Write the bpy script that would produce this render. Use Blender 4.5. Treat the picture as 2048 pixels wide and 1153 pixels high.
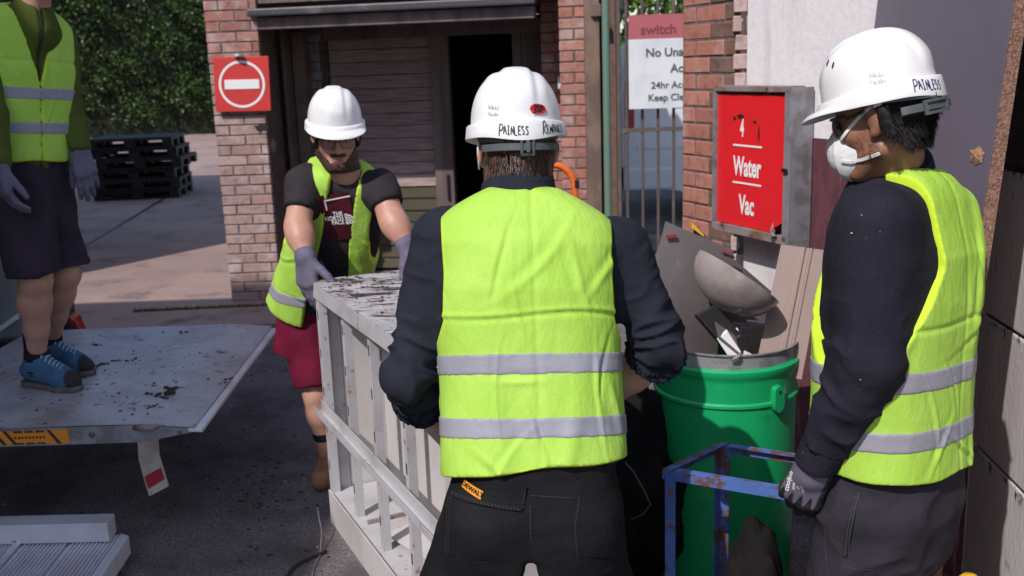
import bpy, bmesh, math, random
import numpy as np
from mathutils import Vector, Matrix

for o in list(bpy.data.objects):
    bpy.data.objects.remove(o)
SC = bpy.context.scene
COL = SC.collection
random.seed(7)
RNG = np.random.default_rng(7)

# ------------------------------------------------------------------ camera
FPX = 2000.0                      # focal length in photograph pixels (2048 wide)
PITCH = math.atan(446 / FPX)
ROLL = 0.035
CAMZ = 1.72
CPOS = np.array([0, 0, CAMZ])
FW = np.array([0, math.cos(PITCH), -math.sin(PITCH)])
_R0 = np.array([1.0, 0, 0]); _U0 = np.array([0, math.sin(PITCH), math.cos(PITCH)])
RT = _R0 * math.cos(ROLL) - _U0 * math.sin(ROLL)
UPV = _U0 * math.cos(ROLL) + _R0 * math.sin(ROLL)
cam = bpy.data.cameras.new('camera'); camo = bpy.data.objects.new('camera', cam); COL.objects.link(camo)
cam.sensor_width = 36; cam.lens = FPX * 36 / 2048; cam.clip_start = 0.05; cam.clip_end = 400
mw = Matrix.Identity(4)
for i in range(3):
    mw[i][0] = RT[i]; mw[i][1] = UPV[i]; mw[i][2] = -FW[i]; mw[i][3] = CPOS[i]
camo.matrix_world = mw
cam.dof.use_dof = True; cam.dof.focus_distance = 2.35; cam.dof.aperture_fstop = 5.6
SC.camera = camo

# ------------------------------------------------------------------ world and sun
SUN_AZ = 34.0      # degrees left of straight behind the camera
SUN_EL = 45.5
w = bpy.data.worlds.new('World'); SC.world = w; w.use_nodes = True
nt = w.node_tree; nt.nodes.clear()
sky = nt.nodes.new('ShaderNodeTexSky'); sky.sky_type = 'NISHITA'; sky.sun_disc = False
sky.sun_elevation = math.radians(SUN_EL); sky.sun_rotation = math.radians(180 + SUN_AZ)
bg = nt.nodes.new('ShaderNodeBackground'); bg.inputs[1].default_value = 0.15
wo = nt.nodes.new('ShaderNodeOutputWorld')
nt.links.new(sky.outputs[0], bg.inputs[0]); nt.links.new(bg.outputs[0], wo.inputs[0])
sun = bpy.data.lights.new('sun', 'SUN'); suno = bpy.data.objects.new('sun', sun); COL.objects.link(suno)
sun.energy = 3.25; sun.angle = math.radians(0.5); sun.color = (1.0, 0.95, 0.9)
_a, _e = math.radians(SUN_AZ), math.radians(SUN_EL)
TOSUN = Vector((-math.sin(_a) * math.cos(_e), -math.cos(_a) * math.cos(_e), math.sin(_e)))
suno.rotation_euler = TOSUN.to_track_quat('Z', 'Y').to_euler(); suno.location = (-6, -9, 12)
SC.view_settings.view_transform = 'Standard'; SC.view_settings.look = 'None'
SC.view_settings.exposure = 0.24; SC.view_settings.gamma = 1.0; SC.view_settings.use_curve_mapping = False

# ------------------------------------------------------------------ measuring helpers (pixel + real depth -> place)
def ray(x, y): return FW * FPX + RT * (x - 1024) - UPV * (y - 576.5)
def P(x, y, Y):
    v = ray(x, y); return CPOS + v * (Y / v[1])
def G(x, y, z=0.0):
    v = ray(x, y); return CPOS + v * ((z - CPOS[2]) / v[2])
def pix(q):
    v = np.asarray(q, float) - CPOS; d = v @ FW; return 1024 + FPX * (v @ RT) / d
def nrm(v):
    v = np.asarray(v, float); return v / np.linalg.norm(v)
A = lambda *v: np.array(v, float)

# ------------------------------------------------------------------ objects
def empty(name, loc, label, cat, group=None, kind=None):
    o = bpy.data.objects.new(name, None); COL.objects.link(o); o.location = tuple(loc); o.empty_display_size = 0.1
    o['label'] = label; o['category'] = cat
    if group: o['group'] = group
    if kind: o['kind'] = kind
    return o
def tag(o, label=None, cat=None, group=None, kind=None):
    if label: o['label'] = label
    if cat: o['category'] = cat
    if group: o['group'] = group
    if kind: o['kind'] = kind
    return o
def woff(par):
    v = np.zeros(3)
    while par is not None:
        v += np.array(par.location); par = par.parent
    return v
def link(name, me, mat=None, parent=None, loc=(0, 0, 0)):
    o = bpy.data.objects.new(name, me); COL.objects.link(o); o.location = tuple(loc)
    if mat is not None and len(me.materials) == 0:
        for m in (mat if isinstance(mat, (list, tuple)) else [mat]): me.materials.append(m)
    if parent is not None: o.parent = parent
    return o
def np_mesh(name, V, Fq, smooth=True, attrs=None):
    """V (n,3); Fq (m,3|4) int array"""
    me = bpy.data.meshes.new(name)
    V = np.asarray(V, np.float32); Fq = np.asarray(Fq, np.int32)
    k = Fq.shape[1]
    me.vertices.add(len(V)); me.vertices.foreach_set('co', V.ravel())
    me.loops.add(Fq.size); me.loops.foreach_set('vertex_index', Fq.ravel())
    me.polygons.add(len(Fq)); me.polygons.foreach_set('loop_start', np.arange(0, Fq.size, k, dtype=np.int32))
    me.polygons.foreach_set('use_smooth', np.full(len(Fq), smooth, bool))
    me.update(calc_edges=True)
    if attrs:
        for n, a in attrs.items():
            at = me.attributes.new(n, 'FLOAT', 'POINT'); at.data.foreach_set('value', np.asarray(a, np.float32))
    return me
class MB:
    """collects shapes in world coordinates, becomes ONE mesh object"""
    def __init__(s): s.V = []; s.F = []
    def add(s, vs, fs):
        b = len(s.V); s.V += [tuple(map(float, v)) for v in vs]; s.F += [tuple(b + i for i in f) for f in fs]; return s
    def hexa(s, c):   # 8 corners: bottom 0-3 ccw, top 4-7
        return s.add(c, [(3, 2, 1, 0), (4, 5, 6, 7), (0, 1, 5, 4), (1, 2, 6, 5), (2, 3, 7, 6), (3, 0, 4, 7)])
    def box(s, lo, hi):
        (x0, y0, z0), (x1, y1, z1) = lo, hi
        return s.hexa([(x0, y0, z0), (x1, y0, z0), (x1, y1, z0), (x0, y1, z0), (x0, y0, z1), (x1, y0, z1), (x1, y1, z1), (x0, y1, z1)])
    def obox(s, o, ax, ay, az):   # oriented box from corner o with edge vectors
        o, ax, ay, az = map(lambda q: np.asarray(q, float), (o, ax, ay, az))
        if np.dot(np.cross(ax, ay), az) < 0: o = o + ax; ax = -ax
        return s.hexa([o, o + ax, o + ax + ay, o + ay, o + az, o + ax + az, o + ax + ay + az, o + ay + az])
    def bar(s, a, b, wdt, hgt, up=(0, 0, 1)):
        a, b = np.asarray(a, float), np.asarray(b, float); d = nrm(b - a); r = np.cross(d, up)
        r = nrm(r) if np.linalg.norm(r) > 1e-5 else A(1, 0, 0); u = np.cross(r, d)
        return s.obox(a - r * wdt / 2 - u * hgt / 2, b - a, r * wdt, u * hgt)
    def tube(s, pts, r, n=8, cap=True):
        pts = [np.asarray(p, float) for p in pts]; m = len(pts)
        rs = r if isinstance(r, (list, tuple, np.ndarray)) else [r] * m
        vs = []; prev = None
        for i, p in enumerate(pts):
            d = nrm(pts[min(i + 1, m - 1)] - pts[max(i - 1, 0)])
            if prev is None:
                x = np.cross(d, A(0, 0, 1)); x = nrm(x) if np.linalg.norm(x) > 1e-3 else A(1, 0, 0)
            else:
                x = prev - d * np.dot(prev, d); x = nrm(x)
            prev = x; y = np.cross(d, x)
            for k in range(n):
                t = 2 * math.pi * k / n; vs.append(p + (x * math.cos(t) + y * math.sin(t)) * rs[i])
        fs = [(i * n + k, i * n + (k + 1) % n, (i + 1) * n + (k + 1) % n, (i + 1) * n + k) for i in range(m - 1) for k in range(n)]
        if cap: fs += [tuple(reversed(range(n))), tuple((m - 1) * n + k for k in range(n))]
        return s.add(vs, fs)
    def lathe(s, c, prof, n=48, ax=(1, 0, 0), ay=(0, 1, 0), az=(0, 0, 1), a0=0, a1=2 * math.pi):
        ax, ay, az, c = (np.asarray(q, float) for q in (ax, ay, az, c))
        full = abs(a1 - a0 - 2 * math.pi) < 1e-6; m = n if full else n + 1
        vs = []
        for (r, z) in prof:
            for k in range(m):
                t = a0 + (a1 - a0) * k / n; vs.append(c + ax * r * math.cos(t) + ay * r * math.sin(t) + az * z)
        fs = []
        for i in range(len(prof) - 1):
            for k in range(n if full else n):
                k2 = (k + 1) % m
                fs.append((i * m + k, i * m + k2, (i + 1) * m + k2, (i + 1) * m + k))
        return s.add(vs, fs)
    def build(s, name, mat, parent=None, smooth=False, bevel=0.0, attrs=None):
        off = woff(parent)
        me = bpy.data.meshes.new(name); me.from_pydata([tuple(np.asarray(v) - off) for v in s.V], [], s.F); me.update()
        if bevel > 0:
            bm = bmesh.new(); bm.from_mesh(me)
            ed = [e for e in bm.edges if len(e.link_faces) == 2 and e.calc_face_angle(0) > 0.6]
            bmesh.ops.bevel(bm, geom=ed, offset=bevel, segments=2, profile=0.6, affect='EDGES', clamp_overlap=True)
            bm.to_mesh(me); bm.free()
        if smooth is True:
            me.polygons.foreach_set('use_smooth', [True] * len(me.polygons))
        elif smooth:
            me.polygons.foreach_set('use_smooth', [True] * len(me.polygons)); me.set_sharp_from_angle(angle=float(smooth))
        return link(name, me, mat, parent)

# ------------------------------------------------------------------ materials
class NB:
    def __init__(s, name):
        s.m = bpy.data.materials.new(name); s.m.use_nodes = True; s.t = s.m.node_tree; s.t.nodes.clear()
        s.out = s.n('ShaderNodeOutputMaterial'); s.b = s.n('ShaderNodeBsdfPrincipled')
        s.l(s.b.outputs[0], s.out.inputs[0]); s._tc = None
    def n(s, t, **kw):
        x = s.t.nodes.new(t)
        for k, v in kw.items(): setattr(x, k, v)
        return x
    def l(s, a, b): s.t.links.new(a, b)
    def co(s, stretch=None):
        if s._tc is None: s._tc = s.n('ShaderNodeTexCoord')
        o = s._tc.outputs['Object']
        if stretch:
            mp = s.n('ShaderNodeMapping'); mp.inputs['Scale'].default_value = stretch; s.l(o, mp.inputs[0]); o = mp.outputs[0]
        return o
    def noise(s, sc, detail=4, stretch=None, rough=0.55, dist=0.0):
        x = s.n('ShaderNodeTexNoise'); x.inputs['Scale'].default_value = sc; x.inputs['Detail'].default_value = detail
        x.inputs['Roughness'].default_value = rough; x.inputs['Distortion'].default_value = dist
        s.l(s.co(stretch), x.inputs['Vector']); return x.outputs['Fac']
    def ramp(s, v, lo, hi):
        x = s.n('ShaderNodeMapRange'); x.clamp = True; x.interpolation_type = 'SMOOTHSTEP'
        x.inputs[1].default_value = lo; x.inputs[2].default_value = hi; s.l(v, x.inputs[0]); return x.outputs[0]
    def math(s, op, a, b=None, c=None):
        x = s.n('ShaderNodeMath', operation=op)
        for i, v in enumerate((a, b, c)):
            if v is None: continue
            if isinstance(v, (int, float)): x.inputs[i].default_value = v
            else: s.l(v, x.inputs[i])
        return x.outputs[0]
    def mix(s, f, a, b):
        x = s.n('ShaderNodeMix', data_type='RGBA'); 
        for i, v in ((0, f), (6, a), (7, b)):
            if isinstance(v, (int, float)): x.inputs[i].default_value = v
            elif isinstance(v, tuple): x.inputs[i].default_value = (*v, 1) if len(v) == 3 else v
            else: s.l(v, x.inputs[i])
        return x.outputs[2]
    def rgb(s, c):
        x = s.n('ShaderNodeRGB'); x.outputs[0].default_value = (*c, 1); return x.outputs[0]
    def attr(s, n):
        x = s.n('ShaderNodeAttribute'); x.attribute_name = n; return x.outputs['Fac']
    def rnd(s): return s.n('ShaderNodeObjectInfo').outputs['Random']
    def bump(s, h, st, dist=0.01, chain=None):
        x = s.n('ShaderNodeBump'); x.inputs['Strength'].default_value = st; x.inputs['Distance'].default_value = dist
        s.l(h, x.inputs['Height'])
        if chain is not None: s.l(chain, x.inputs['Normal'])
        return x.outputs[0]
    def fin(s, col, rough=0.6, metal=0.0, normal=None, spec=0.5, sss=0):
        if isinstance(col, tuple): s.b.inputs['Base Color'].default_value = (*col, 1)
        else: s.l(col, s.b.inputs['Base Color'])
        for k, v in (('Roughness', rough), ('Metallic', metal)):
            if isinstance(v, (int, float)): s.b.inputs[k].default_value = v
            else: s.l(v, s.b.inputs[k])
        s.b.inputs['Specular IOR Level'].default_value = spec
        if sss:
            s.b.inputs['Subsurface Weight'].default_value = sss; s.b.inputs['Subsurface Radius'].default_value = (0.012, 0.004, 0.002)
        if normal is not None: s.l(normal, s.b.inputs['Normal'])
        return s.m

def simple(name, c, rough=0.6, metal=0.0, c2=None, sc=8.0, lo=0.4, hi=0.7, bsc=60.0, bst=0.2, stretch=None, spec=0.5, extra=None, bd=0.005):
    b = NB(name); col = b.rgb(c)
    if c2 is not None: col = b.mix(b.ramp(b.noise(sc, 5, stretch), lo, hi), col, c2)
    for e in (extra or []):   # (colour, scale, lo, hi, stretch)
        col = b.mix(b.ramp(b.noise(e[1], 5, e[4] if len(e) > 4 else None, 0.6), e[2], e[3]), col, e[0])
    nn = b.bump(b.noise(bsc, 4, stretch), bst, bd) if bst else None
    return b.fin(col, rough, metal, nn, spec)

def fabric(name, c, rough=0.85, c2=None, wsc=900.0, wst=0.25, lint=None, edge=None, spec=0.15):
    b = NB(name); col = b.rgb(c)
    if c2 is not None: col = b.mix(b.ramp(b.noise(9, 4), 0.35, 0.7), col, c2)
    if lint is not None: col = b.mix(b.ramp(b.noise(210, 1), 0.80, 0.83), col, lint)
    if edge is not None: col = b.mix(b.attr('edge'), col, edge)
    n1 = b.bump(b.noise(26, 4, None, 0.6), 0.35, 0.012)
    n2 = b.bump(b.noise(wsc, 2), wst, 0.0015, n1)
    m = b.fin(col, rough, 0.0, n2, spec)
    return m

def hivis(name):
    b = NB(name)
    base = b.mix(b.ramp(b.noise(6, 3), 0.35, 0.7), (0.375, 0.62, 0.075), (0.43, 0.68, 0.105))
    col = b.mix(b.attr('edge'), base, (0.56, 0.76, 0.04))
    col = b.mix(b.math('MULTIPLY', b.ramp(b.noise(3.3, 4), 0.58, 0.8), 0.25), col, (0.33, 0.58, 0.06))
    wv = b.n('ShaderNodeTexWave'); wv.wave_type = 'BANDS'; wv.bands_direction = 'Z'; wv.inputs['Scale'].default_value = 190; wv.inputs['Distortion'].default_value = 0.4
    b.l(b.co(), wv.inputs[0])
    n1 = b.bump(b.noise(15, 4, (1.6, 1.6, 0.7), 0.6), 0.5, 0.012)
    n2 = b.bump(wv.outputs['Fac'], 0.15, 0.001, n1)
    return b.fin(col, 0.62, 0, n2, 0.25)

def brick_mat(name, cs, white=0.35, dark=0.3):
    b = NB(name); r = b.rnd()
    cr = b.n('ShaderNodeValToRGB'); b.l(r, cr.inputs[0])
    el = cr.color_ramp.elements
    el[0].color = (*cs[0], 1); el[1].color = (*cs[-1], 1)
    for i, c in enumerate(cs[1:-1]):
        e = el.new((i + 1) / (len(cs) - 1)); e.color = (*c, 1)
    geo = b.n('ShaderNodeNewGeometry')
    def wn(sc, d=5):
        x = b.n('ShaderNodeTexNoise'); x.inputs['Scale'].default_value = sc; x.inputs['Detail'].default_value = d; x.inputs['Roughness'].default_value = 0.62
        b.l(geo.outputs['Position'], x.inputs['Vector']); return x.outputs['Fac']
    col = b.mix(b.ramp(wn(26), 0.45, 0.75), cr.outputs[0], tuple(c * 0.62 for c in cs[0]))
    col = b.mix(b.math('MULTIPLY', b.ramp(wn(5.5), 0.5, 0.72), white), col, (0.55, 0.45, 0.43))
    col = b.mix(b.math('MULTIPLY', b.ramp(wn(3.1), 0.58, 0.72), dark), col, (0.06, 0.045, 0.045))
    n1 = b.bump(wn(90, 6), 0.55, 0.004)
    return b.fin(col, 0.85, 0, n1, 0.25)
# ------------------------------------------------------------------ material library
MAT = {}
MAT['asphalt'] = (lambda b: b.fin(
    b.mix(b.ramp(b.noise(160, 2), 0.66, 0.72), b.mix(b.ramp(b.noise(2.6, 7, None, 0.72), 0.40, 0.66), b.mix(b.ramp(b.noise(85, 6, None, 0.75), 0.36, 0.64), (0.075, 0.062, 0.068), (0.25, 0.212, 0.222)), (0.092, 0.074, 0.080)), (0.30, 0.27, 0.265)),
    0.9, 0, b.bump(b.noise(240, 3), 0.7, 0.006, b.bump(b.noise(14, 5), 0.4, 0.02)), 0.3))(NB('asphalt'))
MAT['concrete'] = (lambda b: b.fin(
    b.mix(b.ramp(b.noise(2.2, 6, None, 0.65), 0.5, 0.72), b.mix(b.ramp(b.noise(0.7, 5), 0.35, 0.65), (0.37, 0.265, 0.235), (0.29, 0.205, 0.185)), (0.17, 0.12, 0.115)),
    0.9, 0, b.bump(b.noise(120, 4), 0.5, 0.004), 0.25))(NB('concrete'))
BRK = brick_mat('red_brick', [(0.33, 0.14, 0.115), (0.39, 0.175, 0.14), (0.29, 0.13, 0.11), (0.42, 0.22, 0.18), (0.35, 0.16, 0.13)], 0.5, 0.3)
BRKP = brick_mat('pale_worn_brick', [(0.37, 0.235, 0.21), (0.42, 0.30, 0.275), (0.35, 0.215, 0.195), (0.44, 0.32, 0.295), (0.39, 0.23, 0.195), (0.36, 0.26, 0.25)], 0.7, 0.25)
BRKO = brick_mat('orange_brick', [(0.40, 0.165, 0.12), (0.35, 0.145, 0.115), (0.45, 0.20, 0.15), (0.38, 0.165, 0.135)], 0.4, 0.3)
BRKD = brick_mat('dark_brown_brick', [(0.16, 0.095, 0.075), (0.20, 0.115, 0.085), (0.13, 0.08, 0.07)], 0.1, 0.4)  # stained brick colour, also shade put into the pillar side and pier reveal
BRKG = brick_mat('grey_painted_brick', [(0.25, 0.225, 0.24), (0.30, 0.27, 0.275), (0.21, 0.19, 0.2)], 0.3, 0.3)
BRKE = brick_mat('pink_broken_brick', [(0.55, 0.40, 0.37), (0.62, 0.47, 0.45), (0.5, 0.36, 0.34)], 0.4, 0.1)
MORTAR = simple('mortar', (0.165, 0.13, 0.12), 0.95, 0, (0.095, 0.075, 0.07), 20, 0.4, 0.65, 120, 0.5)
PLANK = (lambda b: b.fin(
    b.mix(b.ramp(b.noise(3, 6, (1, 6, 40), 0.65), 0.42, 0.68),
          b.mix(b.rnd(), (0.40, 0.275, 0.265), (0.53, 0.385, 0.37)), (0.20, 0.14, 0.14)),
    0.85, 0, b.bump(b.noise(5, 6, (1, 8, 60), 0.65), 0.6, 0.006), 0.25))(NB('weathered_plank'))
PLANKG = (lambda b: b.fin(
    b.mix(b.ramp(b.noise(4, 6, (1, 6, 40), 0.65), 0.4, 0.7), b.mix(b.rnd(), (0.085, 0.072, 0.055), (0.12, 0.10, 0.075)), (0.055, 0.07, 0.032)),
    0.9, 0, b.bump(b.noise(5, 6, (1, 8, 60), 0.65), 0.6, 0.006), 0.25))(NB('algae_stained_plank'))
FRAMEW = simple('dark_frame_timber', (0.21, 0.15, 0.145), 0.85, 0, (0.12, 0.085, 0.085), 6, 0.4, 0.65, 30, 0.5, (1, 1, 0.1))
BROWNP = simple('brown_paint', (0.15, 0.095, 0.075), 0.6, 0, (0.10, 0.065, 0.055), 5, 0.4, 0.65, 30, 0.3)
LEADM = simple('dark_lead_gutter', (0.055, 0.052, 0.062), 0.45, 0.0, (0.14, 0.13, 0.15), 5, 0.5, 0.7, 20, 0.4)
BLACKIN = simple('room_shade_black', (0.012, 0.011, 0.012), 0.95, 0, None, bst=0)  # near-black colour standing for the shade inside the shed
SIGNRED = simple('sign_red', (0.62, 0.045, 0.035), 0.4, 0, (0.55, 0.05, 0.045), 9, 0.4, 0.6, 30, 0.05)
SIGNPINK = simple('faded_red_print', (0.44, 0.115, 0.13), 0.45, 0, None, bst=0.0)
SIGNWHITE = simple('sign_white', (0.72, 0.72, 0.74), 0.4, 0, (0.62, 0.62, 0.66), 6, 0.4, 0.7, 30, 0.0)
SIGNGREY = simple('sign_grey_print', (0.085, 0.085, 0.10), 0.5, 0, None, bst=0)
PINKGREY = simple('sign_plum_print', (0.20, 0.05, 0.065), 0.5, 0, None, bst=0)
PRINTW = simple('white_print', (0.82, 0.80, 0.80), 0.45, 0, None, bst=0)
WVRED = (lambda b: b.fin(
    b.mix(b.ramp(b.noise(16, 4, (3, 3, 0.6), 0.6, 0.5), 0.66, 0.74), b.mix(b.ramp(b.noise(5, 4), 0.4, 0.7), (0.74, 0.018, 0.026), (0.66, 0.020, 0.024)), (0.40, 0.02, 0.025)),
    0.28, 0, b.bump(b.noise(22, 3), 0.12, 0.004), 0.5))(NB('vac_sign_red'))
GALV = simple('grey_galvanised_steel', (0.30, 0.30, 0.33), 0.5, 0.35, (0.20, 0.185, 0.19), 14, 0.4, 0.65, 60, 0.2, None, 0.5, [((0.22, 0.12, 0.085), 9, 0.62, 0.75)])
RUSTG = simple('rusty_sign_frame', (0.26, 0.22, 0.22), 0.7, 0.1, (0.20, 0.115, 0.08), 8, 0.45, 0.65, 70, 0.4, None, 0.4, [((0.06, 0.045, 0.045), 17, 0.60, 0.68)])
WPAINT = (lambda b: b.fin(
    b.mix(b.math('MULTIPLY', b.ramp(b.noise(34, 5, None, 0.6), 0.62, 0.68), 0.9),
          b.mix(b.ramp(b.noise(7, 5), 0.42, 0.75), (0.49, 0.475, 0.495), (0.39, 0.37, 0.385)), (0.30, 0.17, 0.12)),
    0.45, 0, b.bump(b.noise(60, 4), 0.2, 0.003), 0.4))(NB('chipped_white_paint'))
WPANEL = simple('greyish_white_panel', (0.56, 0.53, 0.53), 0.5, 0, (0.46, 0.42, 0.41), 2.4, 0.45, 0.7, 20, 0.15, (1, 1, 0.5), 0.4, [((0.27, 0.2, 0.17), 13, 0.70, 0.76)])
WTOP = (lambda b: b.fin(
    b.mix(b.ramp(b.noise(11, 7, (0.8, 1.8, 1), 0.72, 0.6), 0.53, 0.58), b.mix(b.ramp(b.noise(17, 6, (0.7, 1.6, 1), 0.7), 0.53, 0.6), b.mix(b.ramp(b.noise(8, 4), 0.4, 0.6), (0.47, 0.455, 0.475), (0.37, 0.35, 0.37)), (0.27, 0.19, 0.165)), (0.055, 0.04, 0.037)),
    0.7, 0, b.bump(b.noise(26, 7, None, 0.7), 0.8, 0.008), 0.3))(NB('flaking_painted_top'))
BLUEP = simple('blue_panel', (0.018, 0.04, 0.30), 0.4, 0, (0.015, 0.03, 0.22), 5)
BLUEF = (lambda b: b.fin(
    b.mix(b.ramp(b.noise(22, 6, None, 0.68), 0.475, 0.58), b.mix(b.ramp(b.noise(5, 3), 0.4, 0.6), (0.050, 0.105, 0.33), (0.075, 0.14, 0.40)), (0.12, 0.055, 0.035)),
    0.55, 0, b.bump(b.noise(70, 5), 0.35, 0.003), 0.4))(NB('rusty_blue_paint'))
GREENB = simple('green_drum_plastic', (0.006, 0.36, 0.125), 0.40, 0, (0.006, 0.30, 0.10), 3, 0.4, 0.7, 16, 0.08, None, 0.5, [((0.05, 0.36, 0.17), 30, 0.64, 0.8), ((0.10, 0.36, 0.20), 7, 0.64, 0.74, (5, 5, .5)), ((0.012, 0.20, 0.075), 5, 0.60, 0.75)])
ZINC = simple('zinc_rim', (0.40, 0.39, 0.42), 0.45, 0.5, (0.27, 0.26, 0.275), 22, 0.4, 0.65, 50, 0.15)
GREYSHEET = simple('grey_plastic_sheet', (0.115, 0.097, 0.10), 0.36, 0, (0.085, 0.072, 0.075), 3, 0.4, 0.7, 20, 0.1, None, 0.5, [((0.26, 0.22, 0.22), 6, 0.6, 0.8)])
TAN = simple('dusty_tan_profile', (0.305, 0.225, 0.20), 0.55, 0, (0.26, 0.185, 0.165), 5, 0.4, 0.7, 60, 0.15, (1, 1, 0.3))
DOMEM = (lambda b: b.fin(b.mix(b.ramp(b.noise(8, 5), 0.4, 0.68), (0.31, 0.262, 0.255), (0.20, 0.162, 0.158)), 0.16, 0, b.bump(b.noise(30, 4), 0.1, 0.003), 0.6))(NB('dusty_smoked_plastic'))
BLACKP = simple('black_plastic', (0.018, 0.018, 0.020), 0.35, 0, (0.035, 0.033, 0.034), 9, 0.5, 0.7, 40, 0.2)
PALM = simple('black_pallet_plastic', (0.012, 0.012, 0.013), 0.55, 0, (0.022, 0.021, 0.022), 9, 0.5, 0.7, 40, 0.2)
YELM = simple('yellow_plastic', (0.72, 0.42, 0.02), 0.45, 0, None, bst=0)
ORANGE = simple('orange_tube_paint', (0.75, 0.15, 0.02), 0.4, 0, (0.66, 0.13, 0.02), 9)
SACK = simple('black_sack_cloth', (0.009, 0.008, 0.008), 0.85, 0, (0.02, 0.014, 0.013), 7, 0.45, 0.7, 60, 0.5, None, 0.12)
WWALL = (lambda b: b.fin(
    b.mix(b.math('MULTIPLY', b.ramp(b.noise(3.2, 6, (2.5, 2.5, 0.35), 0.65), 0.5, 0.72), 0.75), b.mix(b.ramp(b.noise(40, 4), 0.4, 0.7), (0.75, 0.715, 0.73), (0.69, 0.65, 0.67)), (0.52, 0.475, 0.50)),
    0.85, 0, b.bump(b.noise(70, 5), 0.35, 0.004), 0.25))(NB('white_render'))
MAROON = (lambda b: b.fin(
    b.mix(b.ramp(b.noise(4.6, 6, (3.0, 3.0, 0.30), 0.7), 0.56, 0.72), b.mix(b.ramp(b.noise(30, 4, (1, 1, 0.3)), 0.4, 0.7), (0.13, 0.045, 0.058), (0.085, 0.034, 0.042)), (0.40, 0.275, 0.31)),
    0.75, 0, b.bump(b.noise(60, 5), 0.35, 0.004), 0.3))(NB('peeling_maroon_paint'))
SIDEW = simple('stained_side_render', (0.64, 0.60, 0.61), 0.9, 0, (0.5, 0.45, 0.46), 2.4, 0.4, 0.7, 60, 0.5, (1, 1, 0.4), 0.25, [((0.22, 0.2, 0.2), 7, 0.62, 0.72)])
TAR = simple('black_tar_paint', (0.035, 0.032, 0.036), 0.75, 0, (0.10, 0.09, 0.095), 9, 0.5, 0.7, 60, 0.5)
BOARDG = simple('grey_laminate', (0.165, 0.145, 0.19), 0.42, 0, (0.148, 0.13, 0.17), 2.5, 0.4, 0.7, 40, 0.03, None, 0.4, [((0.24, 0.22, 0.25), 55, 0.76, 0.8)])
CHIP = simple('raw_chipboard', (0.30, 0.165, 0.125), 0.95, 0, (0.15, 0.085, 0.07), 150, 0.4, 0.65, 170, 0.9, None, 0.2, [((0.46, 0.32, 0.25), 120, 0.62, 0.7)])
CHIPL = simple('broken_chipboard', (0.52, 0.30, 0.18), 0.95, 0, (0.32, 0.17, 0.10), 120, 0.4, 0.6, 150, 0.9)
ALU = simple('dirty_aluminium', (0.53, 0.49, 0.52), 0.5, 0.35, (0.40, 0.35, 0.365), 4, 0.4, 0.7, 60, 0.2, None, 0.5, [((0.13, 0.095, 0.085), 19, 0.60, 0.68), ((0.10, 0.075, 0.065), 45, 0.64, 0.70), ((0.33, 0.27, 0.25), 2.6, 0.50, 0.72), ((0.62, 0.60, 0.63), 8, 0.64, 0.70, (.4, 6, 1))])
SOLE = simple('shoe_sole_rubber', (0.13, 0.105, 0.095), 0.8, 0, (0.07, 0.055, 0.05), 40)
ALUC = simple('clean_aluminium', (0.74, 0.72, 0.78), 0.36, 0.3, (0.60, 0.57, 0.62), 5, 0.4, 0.7, 60, 0.1, None, 0.5, [((0.18, 0.14, 0.15), 26, 0.68, 0.74)])
ALUP = simple('ribbed_aluminium', (0.74, 0.69, 0.75), 0.42, 0.25, (0.60, 0.54, 0.58), 4, 0.4, 0.7, 80, 0.1, None, 0.5, [((0.17, 0.12, 0.12), 20, 0.68, 0.74)])
STEELD = simple('dark_lift_steel', (0.13, 0.13, 0.135), 0.6, 0.2, (0.09, 0.085, 0.085), 9, 0.4, 0.7)
HAZO = simple('hazard_orange', (0.72, 0.24, 0.015), 0.4, 0, (0.55, 0.18, 0.02), 14, 0.5, 0.7, 30, 0)
HAZB = simple('hazard_black', (0.02, 0.018, 0.018), 0.5, 0, None, bst=0)
FLAPW = simple('dirty_white_vinyl', (0.56, 0.50, 0.46), 0.5, 0, (0.40, 0.33, 0.28), 7, 0.45, 0.7, 20, 0.1)
FLAPR = simple('red_reflector', (0.42, 0.02, 0.04), 0.35, 0, None, bst=0)
TRUCKW = simple('truck_grey_panel', (0.30, 0.31, 0.33), 0.45, 0, (0.22, 0.22, 0.235), 4, 0.4, 0.7, 20, 0.1)
RUBBER = simple('black_rubber', (0.016, 0.016, 0.017), 0.7, 0, None, bst=0.2)
DIRT = simple('dark_soil', (0.055, 0.036, 0.028), 0.95, 0, (0.03, 0.02, 0.017), 60, 0.4, 0.6, 200, 0.8)
VANW = simple('van_white_paint', (0.68, 0.68, 0.72), 0.3, 0, (0.62, 0.62, 0.66), 3, 0.4, 0.7, 20, 0)
GLASSD = simple('dark_glass', (0.02, 0.022, 0.026), 0.08, 0, None, bst=0)
LAMPR = simple('red_lamp_lens', (0.35, 0.02, 0.02), 0.2, 0, None, bst=0)
GREENPOST = simple('green_post_paint', (0.115, 0.20, 0.155), 0.6, 0, (0.20, 0.15, 0.11), 9, 0.55, 0.7, 40, 0.3)
RUSTPOST = simple('rusty_brown_steel', (0.15, 0.10, 0.08), 0.75, 0.1, (0.24, 0.16, 0.12), 7, 0.45, 0.65, 50, 0.4, (1, 1, 0.4), 0.4, [((0.23, 0.25, 0.20), 3, 0.58, 0.7)])
GATEM = simple('grey_brown_gate_steel', (0.115, 0.09, 0.085), 0.6, 0.2, (0.18, 0.12, 0.10), 12, 0.5, 0.7, 40, 0.3)
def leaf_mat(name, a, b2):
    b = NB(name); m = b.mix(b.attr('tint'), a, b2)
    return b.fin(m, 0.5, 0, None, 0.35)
LEAF = leaf_mat('hedge_leaf', (0.011, 0.028, 0.005), (0.06, 0.108, 0.014))
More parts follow.
